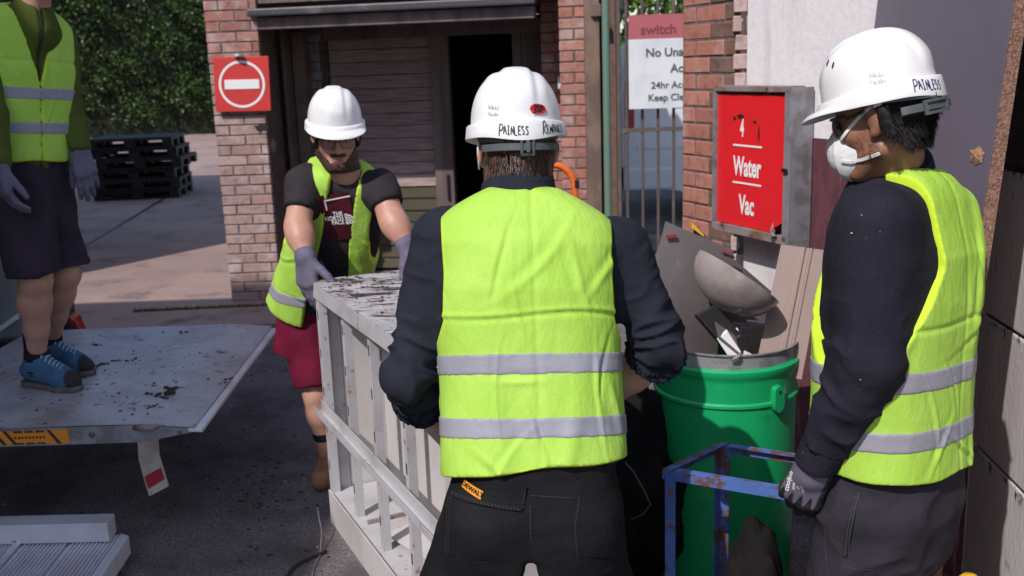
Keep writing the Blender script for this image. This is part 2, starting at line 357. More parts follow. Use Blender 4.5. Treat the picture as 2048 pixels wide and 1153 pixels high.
LEAFB = leaf_mat('bright_leaf', (0.05, 0.10, 0.02), (0.14, 0.22, 0.035))
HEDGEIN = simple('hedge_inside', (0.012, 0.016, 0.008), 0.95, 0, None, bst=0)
MOSS = leaf_mat('moss', (0.07, 0.085, 0.025), (0.17, 0.18, 0.05))
# clothes, skin
VEST = hivis('hi_vis_fabric')
BAND = simple('reflective_tape', (0.30, 0.295, 0.345), 0.55, 0.0, (0.26, 0.255, 0.305), 12, 0.4, 0.7, 45, 0.3, None, 0.5, None, 0.006)
JUMPK = fabric('charcoal_jumper', (0.017, 0.019, 0.030), 0.9, (0.022, 0.024, 0.036), 900, 0.3)
JUMPN = fabric('navy_sweatshirt', (0.017, 0.016, 0.027), 0.92, (0.022, 0.02, 0.032), 900, 0.3, lint=(0.45, 0.45, 0.47))
POLON = fabric('navy_polo_collar', (0.020, 0.028, 0.075), 0.85)
GREENJ = fabric('olive_green_fleece', (0.085, 0.105, 0.018), 0.9, (0.065, 0.08, 0.018))
TEEK = fabric('charcoal_t_shirt', (0.028, 0.023, 0.027), 0.85, (0.038, 0.031, 0.036))
TEEM = fabric('maroon_print', (0.10, 0.012, 0.022), 0.75, (0.045, 0.009, 0.013))
SHORTM = fabric('burgundy_shorts_cloth', (0.15, 0.008, 0.032), 0.8, (0.10, 0.006, 0.022))
SHORTP = fabric('dark_purple_shorts_cloth', (0.040, 0.027, 0.042), 0.85, (0.028, 0.02, 0.03))
TROUK = fabric('black_trouser_cloth', (0.010, 0.0095, 0.011), 0.75, (0.015, 0.014, 0.016), edge=(0.10, 0.095, 0.10))
TROUG = fabric('charcoal_trouser_cloth', (0.032, 0.028, 0.039), 0.8, (0.025, 0.022, 0.031), edge=(0.13, 0.12, 0.135))
KNITK = fabric('dark_sock_knit', (0.018, 0.014, 0.02), 0.9)
def skin_mat(name, c, c2, dark):
    b = NB(name); col = b.mix(b.ramp(b.noise(22, 4), 0.35, 0.7), c, c2)
    col = b.mix(b.attr('tint'), col, dark)
    col = b.mix(b.math('MULTIPLY', b.ramp(b.noise(150, 2), 0.6, 0.75), 0.25), col, dark)
    return b.fin(col, 0.48, 0, b.bump(b.noise(180, 3), 0.12, 0.002), 0.4, 0.10)
SKIN = skin_mat('fair_skin', (0.52, 0.295, 0.225), (0.58, 0.34, 0.26), (0.36, 0.14, 0.115))
SKINW = skin_mat('warm_skin', (0.47, 0.245, 0.18), (0.53, 0.29, 0.215), (0.30, 0.10, 0.085))
SKINB = skin_mat('brown_skin', (0.30, 0.145, 0.092), (0.35, 0.175, 0.11), (0.12, 0.05, 0.035))
HAIRB = (lambda b: b.fin(b.mix(b.attr('tint'), (0.045, 0.024, 0.017), (0.15, 0.085, 0.062)), 0.42, 0, b.bump(b.noise(7, 3, (60, 60, 2)), 0.6, 0.003), 0.5))(NB('brown_hair'))
HAIRK = (lambda b: b.fin(b.mix(b.attr('tint'), (0.007, 0.006, 0.007), (0.016, 0.013, 0.013)), 0.62, 0, b.bump(b.noise(90, 4), 0.5, 0.003), 0.18))(NB('black_hair'))
BEARD = (lambda b: b.fin(b.mix(b.ramp(b.noise(140, 3), 0.4, 0.65), (0.028, 0.016, 0.012), (0.10, 0.052, 0.038)), 0.6, 0, b.bump(b.noise(200, 3), 0.7, 0.004), 0.3))(NB('dark_beard'))
HELM = simple('white_helmet_plastic', (0.80, 0.79, 0.80), 0.28, 0, (0.74, 0.73, 0.745), 9, 0.45, 0.75, 20, 0.03, None, 0.5, [((0.55, 0.53, 0.53), 55, 0.74, 0.82)])
HELMIN = simple('helmet_lining', (0.30, 0.29, 0.28), 0.7, 0, None, bst=0)
MARKER = simple('black_marker_ink', (0.018, 0.018, 0.022), 0.5, 0, None, bst=0)
MARKERB = simple('blue_marker_ink', (0.018, 0.02, 0.12), 0.5, 0, None, bst=0)
FAINT = simple('faint_grey_print', (0.48, 0.48, 0.52), 0.5, 0, None, bst=0)
BADGE = simple('red_badge', (0.66, 0.03, 0.04), 0.4, 0, None, bst=0)
STRAPG = simple('grey_harness_plastic', (0.095, 0.105, 0.115), 0.45, 0, (0.075, 0.085, 0.09), 20)
MASKW = fabric('white_mask_fleece', (0.74, 0.73, 0.74), 0.8, (0.68, 0.67, 0.69), 700, 0.2)
GLOVE = (lambda b: b.fin(b.mix(b.attr('tint'), b.mix(b.ramp(b.noise(30, 4), 0.4, 0.7), (0.135, 0.115, 0.165), (0.11, 0.095, 0.14)), b.mix(b.ramp(b.noise(60, 4), 0.4, 0.7), (0.012, 0.012, 0.014), (0.03, 0.028, 0.032))), 0.62, 0, b.bump(b.noise(350, 3), 0.4, 0.002), 0.35))(NB('coated_work_glove'))
GLOVEP = simple('lilac_grey_work_glove', (0.125, 0.11, 0.17), 0.7, 0, (0.10, 0.088, 0.135), 30, 0.4, 0.7, 350, 0.4)
SHOEB = (lambda b: b.fin(b.mix(b.attr('tint'), b.mix(b.ramp(b.noise(30, 4), 0.4, 0.7), (0.045, 0.115, 0.22), (0.06, 0.15, 0.26)), (0.035, 0.024, 0.028)), 0.75, 0, b.bump(b.noise(120, 4), 0.4, 0.003), 0.3))(NB('blue_suede_shoe'))
LACE = simple('pale_blue_lace', (0.30, 0.46, 0.58), 0.8, 0, None, bst=0)
BOOTT = simple('tan_boot_leather', (0.30, 0.155, 0.08), 0.7, 0, (0.2, 0.10, 0.055), 12)
DARKM = simple('dark_metal', (0.025, 0.025, 0.028), 0.35, 0.4, None, bst=0)
STEELB = simple('bright_steel', (0.5, 0.5, 0.52), 0.3, 0.9, None, bst=0)
LABELO = simple('orange_label', (0.78, 0.30, 0.015), 0.6, 0, None, bst=0)
EYEW = simple('eye_white', (0.62, 0.58, 0.56), 0.25, 0, None, bst=0)
LENS = NB('tinted_lens'); LENS.b.inputs['Alpha'].default_value = 0.14; LENSM = LENS.fin((0.05, 0.05, 0.055), 0.05, 0, None, 0.6)
LENSR = simple('smoked_mirror_lens', (0.035, 0.02, 0.035), 0.08, 0.3, (0.14, 0.02, 0.02), 9, 0.5, 0.7, bst=0)

# ------------------------------------------------------------------ text
def text2d(s, size, bold=0.0, sx=1.0, align='CENTER', space=1.0, line=1.0):
    c = bpy.data.curves.new('lettering', 'FONT'); c.body = s; c.size = size; c.align_x = align; c.align_y = 'CENTER'
    c.offset = bold * size; c.space_character = space; c.space_line = line; c.resolution_u = 4; c.fill_mode = 'FRONT'
    o = bpy.data.objects.new('lettering', c); me = o.to_mesh()
    V = np.array([v.co[:] for v in me.vertices])[:, :2] * A(sx, 1)
    F = [tuple(p.vertices) for p in me.polygons]
    o.to_mesh_clear(); bpy.data.objects.remove(o); bpy.data.curves.remove(c)
    return V, F
def flat(V2, F, o, x, y, n, lift=0.001):
    o, x, y, n = map(np.asarray, (o, x, y, n))
    vs = [o + x * a + y * b + n * lift for a, b in V2]
    return MB().add(vs, F)
STROKES = {
 'P': [[(.05, 0), (.08, 1)], [(0, .95), (.4, 1), (.55, .75), (.4, .5), (.1, .45)]],
 'A': [[(0, 0), (.28, 1), (.55, 0)], [(.1, .38), (.48, .36)]],
 'I': [[(.25, 0), (.25, 1)], [(.05, 1), (.45, 1)], [(.05, 0), (.45, 0)]],
 'N': [[(.03, 0), (.05, .95), (.5, .05), (.52, 1)]],
 'L': [[(.08, 1), (.05, .03), (.5, 0)]],
 'E': [[(.5, 1), (.08, .97), (.05, .02), (.52, 0)], [(.06, .5), (.42, .52)]],
 'S': [[(.5, .9), (.25, 1), (.05, .78), (.45, .42), (.42, .1), (.05, .05)]],
 'R': [[(.1, 0), (.12, .95)], [(0, .9), (.35, 1.02), (.55, .8), (.4, .55), (.12, .5), (.6, 0)]],
 'M': [[(0, 0), (.1, .9), (.3, .3), (.52, .92), (.62, 0)]],
 'O': [[(.3, 1), (.05, .7), (.08, .2), (.32, 0), (.55, .3), (.5, .8), (.3, 1)]],
 'V': [[(0, 1), (.25, 0), (.55, 1)]],
}
def ribbons(words, height, width, jit=0.06, seed=1, cx=0.62):
    """hand lettering: list of ribbon quads in 2D; words = [(text, x0, y0, scale)]"""
    rr = random.Random(seed); V = []; F = []
    for (tx, x0, y0, sc) in words:
        x = x0
        for ch in tx:
            if ch == ' ': x += 0.5 * height * sc * cx; continue
            dy = rr.uniform(-jit, jit); tl = rr.uniform(-0.12, 0.12)
            for st in STROKES[ch]:
                p = [A(x + (a + tl * b) * height * sc * cx, y0 + (b + dy) * height * sc) for a, b in st]
                q = []
                for a, b in zip(p[:-1], p[1:]):
                    for k in range(4): q.append(a + (b - a) * k / 4)
                q.append(p[-1]); m = len(q); base = len(V)
                for i, pt in enumerate(q):
                    d = nrm(q[min(i + 1, m - 1)] - q[max(i - 1, 0)]); nn = A(-d[1], d[0]) * width / 2
                    V += [pt + nn, pt - nn]
                F += [(base + 2 * i, base + 2 * i + 1, base + 2 * i + 3, base + 2 * i + 2) for i in range(m - 1)]
            x += 0.68 * height * sc * cx
    return np.array(V), F

# ------------------------------------------------------------------ brick work: one object per brick
_bm = {}
def brick_mesh(l, h, d, var, mat):
    key = (round(l, 4), round(h, 4), round(d, 4), var, mat.name)
    if key in _bm: return _bm[key]
    rr = random.Random(hash(key) & 0xffff); bm = bmesh.new()
    bmesh.ops.create_cube(bm, size=1.0)
    for v in bm.verts:
        v.co = Vector((v.co.x * l, v.co.y * d, v.co.z * h)) + Vector((rr.uniform(-1, 1) * .0018, rr.uniform(-1, 1) * .0018, rr.uniform(-1, 1) * .0018))
    bmesh.ops.bevel(bm, geom=list(bm.edges), offset=0.004, segments=1, affect='EDGES')
    me = bpy.data.meshes.new('brick'); bm.to_mesh(me); bm.free(); me.materials.append(mat); _bm[key] = me
    return me
def brick_face(parent, o, dx, nn, width, z0, z1, mats, course=0.075, bl=0.225, depth=0.06, start=0, seed=0, proud=0.004, joint=0.010, rag=0.0, name='brick'):
    """lays single bricks on a face: o = bottom left corner (world), dx along, nn outward normal. mats(i_course, x)->material"""
    rr = random.Random(seed); o = np.asarray(o, float); dx = nrm(dx); nn = nrm(nn)
    rot = math.atan2(dx[1], dx[0]); off = woff(parent); c = start; z = z0; cnt = 0
    while z < z1 - 0.02:
        h = min(course, z1 - z) - joint
        x = 0.0; first = True
        offs = (0.5 if c % 2 else 1.0) * bl
        while x < width - 0.012:
            l = offs if first else bl
            first = False
            l = min(l, width - x)
            if width - x - l < 0.03: l = width - x
            ll = l - joint + (rr.uniform(-rag, rag) if rag else 0)
            if ll > 0.012:
                q = round(ll / 0.005) * 0.005
                me = brick_mesh(q, h, depth, rr.randint(0, 2), mats(c, x + l / 2))
                b = bpy.data.objects.new(name, me); COL.objects.link(b); b.parent = parent
                ctr = o + dx * (x + l / 2) + nn * (proud - depth / 2 + rr.uniform(-.002, .002)) + A(0, 0, z + h / 2 + joint / 2)
                b.location = tuple(ctr - off); b.rotation_euler = (rr.uniform(-.004, .004), rr.uniform(-.006, .006), rot + rr.uniform(-.006, .006))
                cnt += 1
            x += l
        z += course; c += 1
    return cnt
# ================================================================== THE SETTING
def sheet(name, pts, z, mat, kind='structure'):
    mb = MB().add([(x, y, z) for x, y in pts], [tuple(range(len(pts)))])
    o = mb.build(name, mat); o['kind'] = kind; return o
sheet('ground', [(-120, -60), (120, -60), (120, 160), (-120, 160)], 0.0, MAT['asphalt'])
sheet('concrete_drive', [(-40, 6.95), (-1.30, 6.80), (-1.30, 9.0), (-1.9, 12), (-2.0, 60), (-40, 60)], 0.004, MAT['concrete'])
j = MB()
j.add([(-4.25, 8.3, .008), (-4.22, 8.3, .008), (-5.05, 15.2, .008), (-5.1, 15.2, .008)], [(0, 1, 2, 3)])
jo = j.build('drive_joint', HAZB); jo['kind'] = 'structure'
def blades(region, n, hmin, hmax, wd):
    V = []; F = []; T = []
    for i in range(n):
        x, y, z = region(); a = random.uniform(0, 6.28); h = random.uniform(hmin, hmax); l = random.uniform(-.4, .4) * h
        dx, dy = math.cos(a) * wd, math.sin(a) * wd; b = len(V)
        V += [(x - dx, y - dy, z), (x + dx, y + dy, z), (x + l, y + l * .5, z + h)]; F.append((b, b + 1, b + 2)); T += [random.random()] * 3
    return V, F, T
def moss_pt():
    t = random.random(); t = t if random.random() < .7 else 1 - random.random() ** 2 * .15
    x = -2.85 + t * 1.15; return x, 7.33 + t * .06 + random.gauss(0, .012), .004
V, F, T = blades(moss_pt, 1500, .006, .03, .006)
tag(link('moss_strip', np_mesh('moss', V, F, False, {'tint': T}), MOSS), kind='stuff')

# ---- hedge far behind, left
def leaf_cloud(n, lo, hi, size, face=None):
    lo, hi = np.array(lo), np.array(hi)
    c = lo + (hi - lo) * RNG.random((n, 3))
    a = RNG.normal(size=(n, 3)); a /= np.linalg.norm(a, axis=1)[:, None]
    b = RNG.normal(size=(n, 3)); b -= a * (a * b).sum(1)[:, None]; b /= np.linalg.norm(b, axis=1)[:, None]
    s = (size * (0.55 + 0.9 * RNG.random(n)))[:, None]
    V = np.stack([c - a * s, c + b * s * .55 - a * s * .1, c + a * s, c - b * s * .55 - a * s * .1], 1).reshape(-1, 3)
    F = np.arange(4 * n).reshape(-1, 4); return c, V, F
hd = empty('hedge', (-11, 30.0, 0), 'tall dense dark green hedge behind the stacked pallets', 'hedge')
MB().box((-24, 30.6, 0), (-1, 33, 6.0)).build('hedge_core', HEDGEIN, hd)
c, V, F = leaf_cloud(62000, (-17.5, 29.6, 0.15), (-3.5, 30.75, 5.6), .052)
# uneven face: clumps push out or sink in
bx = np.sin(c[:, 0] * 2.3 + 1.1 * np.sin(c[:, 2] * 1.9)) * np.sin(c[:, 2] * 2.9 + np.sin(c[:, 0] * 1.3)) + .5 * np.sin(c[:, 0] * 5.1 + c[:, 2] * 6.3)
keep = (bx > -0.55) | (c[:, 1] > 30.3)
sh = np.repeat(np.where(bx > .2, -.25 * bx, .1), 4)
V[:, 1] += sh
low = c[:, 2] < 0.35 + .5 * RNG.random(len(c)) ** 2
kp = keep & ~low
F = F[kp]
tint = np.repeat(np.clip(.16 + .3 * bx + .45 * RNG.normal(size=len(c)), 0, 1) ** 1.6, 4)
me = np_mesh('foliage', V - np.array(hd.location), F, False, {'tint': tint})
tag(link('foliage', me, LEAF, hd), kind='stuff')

# ---- stacked black pallets
def pallet_proto():
    root = bpy.data.objects.new('pallet', None); COL.objects.link(root)
    d = MB()
    for i in range(7): d.box((-.6, -.5 + i * .145, .118), (.6, -.5 + i * .145 + .118, .145))
    d.box((-.6, -.5, .100), (.6, .5, .117)); d.build('deck', PALM, root)
    m2 = MB()
    for y in (-.5, -.07, .36): m2.box((-.6, y, 0), (.6, y + .14, .018))
    m2.build('runner', PALM, root, bevel=.004)
    bl = MB().box((-.07, -.06, .0185), (.07, .06, .0995)).build('block', PALM, root, bevel=.006)
    k = 0
    for x in (-.53, 0, .53):
        for y in (-.43, 0, .43):
            o = bl if k == 0 else bl.copy()
            if k: COL.objects.link(o); o.parent = root
            o.location = (x, y, 0); k += 1
    return root
def copy_tree(o, parent=None):
    c = o.copy(); COL.objects.link(c); c.parent = parent
    for ch in list(o.children): copy_tree(ch, c)
    return c
pp = pallet_proto()
_plab = ['lowest black plastic pallet of the stack on the drive', 'second black pallet from the bottom of the stack', 'third black pallet from the bottom of the stack',
         'fourth black pallet from the bottom, jutting out to the right', 'fifth black pallet from the bottom, just under the topmost', 'topmost black pallet of the stack on the drive']
for i in range(6):
    o = pp if i == 0 else copy_tree(pp)
    o.location = (-5.42 + (.03 * math.sin(i * 2.2)) + (.10 if i == 3 else 0), 14.9 + .02 * math.cos(i * 3), .008 + i * .147)
    o.rotation_euler = (0, 0, .10 + .03 * math.sin(i * 1.7)); tag(o, _plab[i], 'pallet', 'black plastic pallets stacked on the drive')

# ---- left brick pillar (front of the shed) -------------------------------------------------
pil = empty('brick_pillar', (-2.0, 7.56, 0), 'pale worn brick pillar carrying the no entry sign', 'pillar')
MB().box((-2.172, 7.572, 0), (-1.796, 8.60, 4.0)).build('mortar_core', MORTAR, pil)
def m_pil(c, x):
    return BRKP if c < 22 or (c % 5 == 0) else BRK
def m_pil2(c, x): return BRKP if (c < 24) else BRK
brick_face(pil, (-2.18, 7.57, 0), (1, 0, 0), (0, -1, 0), .392, .0, 2.62, m_pil2, seed=3)
brick_face(pil, (-1.798, 7.63, 0), (0, 1, 0), (1, 0, 0), .95, .0, 2.62, lambda c, x: BRKD, start=1, seed=5, depth=.05)  # darker brick here puts the side's shade into the colour
# two oily smears on the pillar face
for k, (px, py, sx, sy) in enumerate(((528, 256, .05, .028), (552, 292, .02, .05))):
    cc = P(px - 6, py, 7.55); nV = 14
    vs = [(cc[0] + sx * math.cos(t * 2 * math.pi / nV) * (1 + .3 * math.sin(t * 2.3)), 7.5625, cc[2] + sy * math.sin(t * 2 * math.pi / nV) * (1 + .3 * math.cos(t * 3.1))) for t in range(nV)]
    MB().add(vs, [tuple(reversed(range(nV)))]).build('dark_stain', HAZB, pil)
# no entry sign
s0 = P(484, 169, 7.52)
sg = empty('no_entry_sign', s0, 'square red no entry sign with white bar and ring on the brick pillar', 'sign')
sx, sz = A(1, 0, -.01), A(.035, 0, 1)
hw, hh = .203, .197
MB().obox(s0 - sx * hw - sz * hh + A(0, .0, 0), sx * 2 * hw, A(0, .02, 0), sz * 2 * hh).build('panel', SIGNRED, sg, bevel=.003)
rg = MB(); n = 64; R1, R2 = .170, .152
for k in range(n):
    t = 2 * math.pi * k / n
    for r in (R1, R2): rg.V.append(tuple(s0 + sx * r * math.cos(t) + sz * r * math.sin(t) + A(0, -.003, 0)))
rg.F = [(2 * k, 2 * k + 1, (2 * k + 3) % (2 * n), (2 * k + 2) % (2 * n)) for k in range(n)]
rg.build('ring', PRINTW, sg)
MB().obox(s0 - sx * .127 - sz * .034 + A(.0, -.004, 0), sx * .254, A(0, .003, 0), sz * .068).build('bar', PRINTW, sg)
b = MB(); b.lathe(s0 + sz * (hh + .004) + A(-.01, -.02, 0), [(.0, .026), (.02, .022), (.035, .010), (.038, 0)], 16); b.build('lamp_hood', GALV, sg, smooth=True)

# ---- shed between pillar and pier ----------------------------------------------------------
FL, FR = A(-1.81, 7.58, 0), A(.22, 7.24, 0); FD = nrm(FR - FL); FN = nrm(np.cross(FD, A(0, 0, 1)))   # normal to the camera
shed = empty('brick_shed', (-.8, 8.4, 0), 'dark timber clad shed front with open black doorway under a low lintel', 'shed')
BD = -FN
def fpt(x, back, z): return FL + FD * x + BD * back + A(0, 0, z)
W = np.linalg.norm(FR - FL)
m = MB()
m.obox(fpt(-.02, .02, 2.22), FD * (W + .45), BD * .12, A(0, 0, 1.9))        # wall above lintel
m.obox(fpt(-.02, .15, 2.24), FD * (W + .45), BD * 3.6, A(0, 0, .10))        # roof slab
m.obox(fpt(-.13, 1.12, 0), A(.02, 0, 0) + FD * .10, BD * 2.7, A(0, 0, 2.235))  # left side wall
m.obox(fpt(W + .30, .5, 0), FD * .10, BD * 3.3, A(0, 0, 2.235))
m.obox(fpt(-.05, 3.70, 0), FD * (W + .4), BD * .1, A(0, 0, 2.235))
m.obox(fpt(-.1, 3.85, 2.36), FD * (W + .55), -BD * .1, A(0, 0, 1.6))
m.build('shell_wall', MORTAR, shed)
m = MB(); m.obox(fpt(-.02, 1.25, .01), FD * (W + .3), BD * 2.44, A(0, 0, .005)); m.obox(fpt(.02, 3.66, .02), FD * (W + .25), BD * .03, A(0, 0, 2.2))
m.obox(fpt(.02, 1.22, .02), FD * .02, BD * 2.4, A(0, 0, 2.2)); m.build('shade_lining', BLACKIN, shed)  # black sheets paint the unlit room's shade behind the doorway
MB().obox(fpt(0, .0, 2.035), FD * W, BD * .14, A(0, 0, .085)).build('lintel', FRAMEW, shed, bevel=.006)
g = MB(); g.obox(fpt(-.03, -.075, 2.125), FD * (W + .05), BD * .20, A(0, 0, .055)); g.build('gutter', LEADM, shed, bevel=.012)
brick_face(shed, fpt(0, .02, 2.20), FD, FN, W, 2.20, 2.55, lambda c, x: BRKO, seed=9)
# recessed plank wall
RB = 1.06
x_door0 = 1.20; x_door1 = 1.73
zz = .03; k = 0
while zz < 1.98:
    h = .104 + random.uniform(-.008, .008)
    pm = MB(); pm.hexa([fpt(.16, RB + .03, zz), fpt(x_door0 - .16, RB + .03, zz), fpt(x_door0 - .16, RB + .05, zz), fpt(.16, RB + .05, zz),
                        fpt(.16, RB + .044, zz + h - .006), fpt(x_door0 - .16, RB + .044, zz + h - .006), fpt(x_door0 - .16, RB + .06, zz + h - .006), fpt(.16, RB + .06, zz + h - .006)])
    pm.V = [tuple(A(*v) + A(0, 0, random.uniform(-.002, .002))) for v in pm.V]
    pm.build('plank', PLANKG if zz < .72 else PLANK, shed, bevel=.003); zz += h; k += 1
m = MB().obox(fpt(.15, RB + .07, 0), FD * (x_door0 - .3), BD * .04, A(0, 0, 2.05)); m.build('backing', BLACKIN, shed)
MB().obox(fpt(x_door0 - .16, RB - .02, .01), FD * .16, BD * .10, A(0, 0, 1.96)).build('door_post', FRAMEW, shed, bevel=.005)
MB().obox(fpt(x_door1, RB - .02, .01), FD * .07, BD * .10, A(0, 0, 1.96)).build('door_post', FRAMEW, shed, bevel=.005)
MB().obox(fpt(.15, RB - .03, 1.97), FD * (W - .17), BD * .10, A(0, 0, .11)).build('header', FRAMEW, shed, bevel=.005)
MB().obox(fpt(x_door1 + .07, RB + .02, 0.01), FD * .34, BD * .06, A(0, 0, 1.96)).build('side_board', FRAMEW, shed)
MB().obox(fpt(x_door0 - .06, RB - .035, .62), FD * .025, BD * .015, A(0, 0, .22)).build('handle', DARKM, shed, bevel=.004)
m = MB().obox(fpt(0.02, .62, 0.0), FD * .10, BD * .12, A(0, 0, 2.03)); m.build('jamb_post', BROWNP, shed, bevel=.006)
MB().obox(fpt(.0, .90, 0), FD * .15, BD * .2, A(0, 0, 2.2)).build('stub_core', MORTAR, shed)
brick_face(shed, fpt(.0, .89, 0), FD, FN, .155, .6, 2.03, lambda c, x: BRKG, seed=12)
MB().obox(fpt(-.02, .5, 0), FD * .03, BD * .45, A(0, 0, 2.2)).build('return_wall', BROWNP, shed)

# ---- brick pier right of the shed: a set-back shaded panel, then the lit pier face ------------------
pier = empty('brick_pier', (.5, 7.3, 0), 'red brick pier between the shed doorway and the green post', 'pillar')
PB = fpt(W + .165, 0.0, 0)
m = MB(); m.obox(PB + FD * .012 + BD * .014, FD * .19, BD * 1.0, A(0, 0, 2.2)); m.obox(PB + FD * .012 + BD * .16 + A(0, 0, 2.21), FD * .19, BD * .8, A(0, 0, 1.8)); m.obox(fpt(W - .03, .565, 0), FD * .20, BD * .3, A(0, 0, 2.2)); m.build('mortar_core', MORTAR, pier)
brick_face(pier, PB + BD * .012, FD, FN, .205, .0, 2.55, lambda c, x: BRK if c % 3 else BRKO, seed=15)
brick_face(pier, PB + BD * .55 + FD * .012, -BD, -FD, .52, .3, 2.20, lambda c, x: BRKD, seed=16, depth=.05)  # reveal's shade is carried by the darker brick colour
brick_face(pier, fpt(W - .035, .56, 0), FD, FN, .20, .3, 2.21, lambda c, x: BRK, seed=17, depth=.05)
q = P(1123, 166, 7.66)
MB().box((q[0] - .028, q[1] - .03, q[2] - .045), (q[0] + .028, q[1] + .05, q[2] + .045)).build('switch_box', SIGNWHITE, pier, bevel=.006)
# posts
rp = empty('steel_post', (.62, 7.06, 0), 'rusty brown flat steel post beside the brick pier', 'post')
MB().box((.555, 7.0, 0), (.655, 7.09, 3.2)).build('shaft', RUSTPOST, rp, bevel=.006)
MB().box((.595, 6.97, 2.02), (.665, 6.998, 2.10)).build('hinge_lug', RUSTPOST, rp, bevel=.005)
gp = MB(); gp.tube([(.690, 6.93, 0), (.690, 6.93, 3.2)], .026, 12); o = gp.build('green_pole', GREENPOST, smooth=.6)
tag(o, 'thin faded green round pole beside the rusty post and the gate', 'pole')
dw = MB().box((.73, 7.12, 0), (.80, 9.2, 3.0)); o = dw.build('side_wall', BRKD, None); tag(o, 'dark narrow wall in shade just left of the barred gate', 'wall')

# ---- gate with bars --------------------------------------------------------------------------
gt = empty('barred_gate', (1.1, 7.0, 0), 'grey brown steel bar gate with the white notice hung on it', 'gate')
for i in range(9):
    x = .835 + i * .108
    MB().tube([(x, 7.0, .06), (x, 7.0, 2.75)], .0105, 8).build('bar', GATEM, gt, smooth=.6)
for z in (.10, 1.235, 2.7): MB().box((.79, 6.985, z), (1.80, 7.015, z + .028)).build('rail', GATEM, gt)
MB().box((.765, 6.975, 0.02), (.79, 7.025, 2.8)).build('stile', GATEM, gt)
# notice
n0 = P(1256, 31, 6.93); n1 = P(1259, 219, 6.93)
nh = n0[2] - n1[2]; nx = (n0[0] + n1[0]) / 2
ns = empty('notice_board', (nx, 6.93, n1[2]), 'white notice with faded red switch header hung on the gate', 'sign')
wn_ = .60
th = .40 * nh * .64
MB().box((nx, 6.93, n1[2]), (nx + wn_, 6.936, n0[2] - th)).build('white_panel', SIGNWHITE, ns)
MB().box((nx, 6.93, n0[2] - th + .0005), (nx + wn_, 6.936, n0[2])).build('red_header', SIGNPINK, ns)
def put(txt, px, py, hpx, mat, par, Y=6.928, bold=.0, sx=1.0, al='LEFT', nm='lettering'):
    V2, F2 = text2d(txt, 1.0, bold, sx, al); k = hpx / FPX * Y / .70
    q = P(px, py, Y); q[1] = Y
    return flat(V2 * k, F2, q, A(1, 0, 0), A(0, 0, 1), A(0, -1, 0)).build(nm, mat, par)
put('switch', 1281, 61, 18, PINKGREY, ns, bold=.018, sx=1.05)
put('No Una', 1291, 107, 16, SIGNGREY, ns, bold=.022)
put('Ac', 1341, 138, 16, SIGNGREY, ns, bold=.022)
put('24hr Acce', 1302, 172, 13, SIGNGREY, ns, bold=.018)
put('Keep Clear', 1296, 197, 13, SIGNGREY, ns, bold=.018)
# weeds at the gate foot
def weed_pt(): return random.uniform(.72, 1.3), random.uniform(6.5, 6.95), 0
V, F, T = blades(weed_pt, 500, .05, .30, .008)
tag(link('gate_weeds', np_mesh('weeds', V, F, False, {'tint': T}), MOSS), kind='stuff')
MB().box((.7, 9.1, 0), (6, 9.25, .12)).build('kerb', MAT['concrete'])['kind'] = 'structure'

# ---- white van behind the gate -----------------------------------------------------------------
vx, vy = 1.28, 10.7
van = empty('parked_van', (vx + 2, vy + .9, 0), 'white van parked in shade behind the barred gate', 'van')
prof = [(0.02, .42), (0.0, .75), (0.03, 1.1), (.12, 1.85), (.25, 1.98), (3.0, 2.0), (3.6, 1.75), (4.2, 1.15), (4.8, 1.0), (4.9, .7), (4.88, .35), (4.2, .32)]
def arch(cx, r): return [(cx + r * math.cos(t), .33 + r * math.sin(t)) for t in np.linspace(0, math.pi, 9)]
pr_ = prof + arch(3.9, .36) + [(1.36, .32)] + arch(.95, .36) + [(.55, .34)]
m = MB(); n = len(pr_); vs = [(vx + a, vy, b) for a, b in pr_] + [(vx + a, vy + 1.8, b) for a, b in pr_]
m.add(vs, [tuple(range(n)), tuple(reversed(range(n, 2 * n)))] + [(i, i + n, (i + 1) % n + n, (i + 1) % n) for i in range(n)])
m.build('body', VANW, van, bevel=.03)
for cx in (.95, 3.9):
    wl = MB(); wl.lathe((vx + cx, vy + .02, .32), [(.0, 0), (.19, 0), (.2, .02), (.30, .02), (.315, .06), (.315, .2), (0, .2)], 24, (1, 0, 0), (0, 0, 1), (0, 1, 0))
    t = wl.build('wheel', RUBBER, van, smooth=.6)
    wl = MB(); wl.lathe((vx + cx, vy + .005, .32), [(0, 0), (.12, .0), (.185, .012)], 20, (1, 0, 0), (0, 0, 1), (0, 1, 0)); wl.build('rim', ZINC, t)
MB().box((vx - .02, vy - .012, 1.0), (vx + .075, vy + .05, 1.5)).build('tail_lamp', LAMPR, van, bevel=.01)
MB().box((vx - .05, vy - .015, .36), (vx + .52, vy + .3, .60)).build('bumper', VANW, van, bevel=.03)
MB().box((vx + .5, vy - .008, 1.22), (vx + 1.7, vy + .004, 1.72)).build('side_window', GLASSD, van, bevel=.003)
MB().box((vx + .10, vy - .012, .80), (vx + 3.4, vy - .004, .86)).build('side_moulding', VANW, van, bevel=.002)
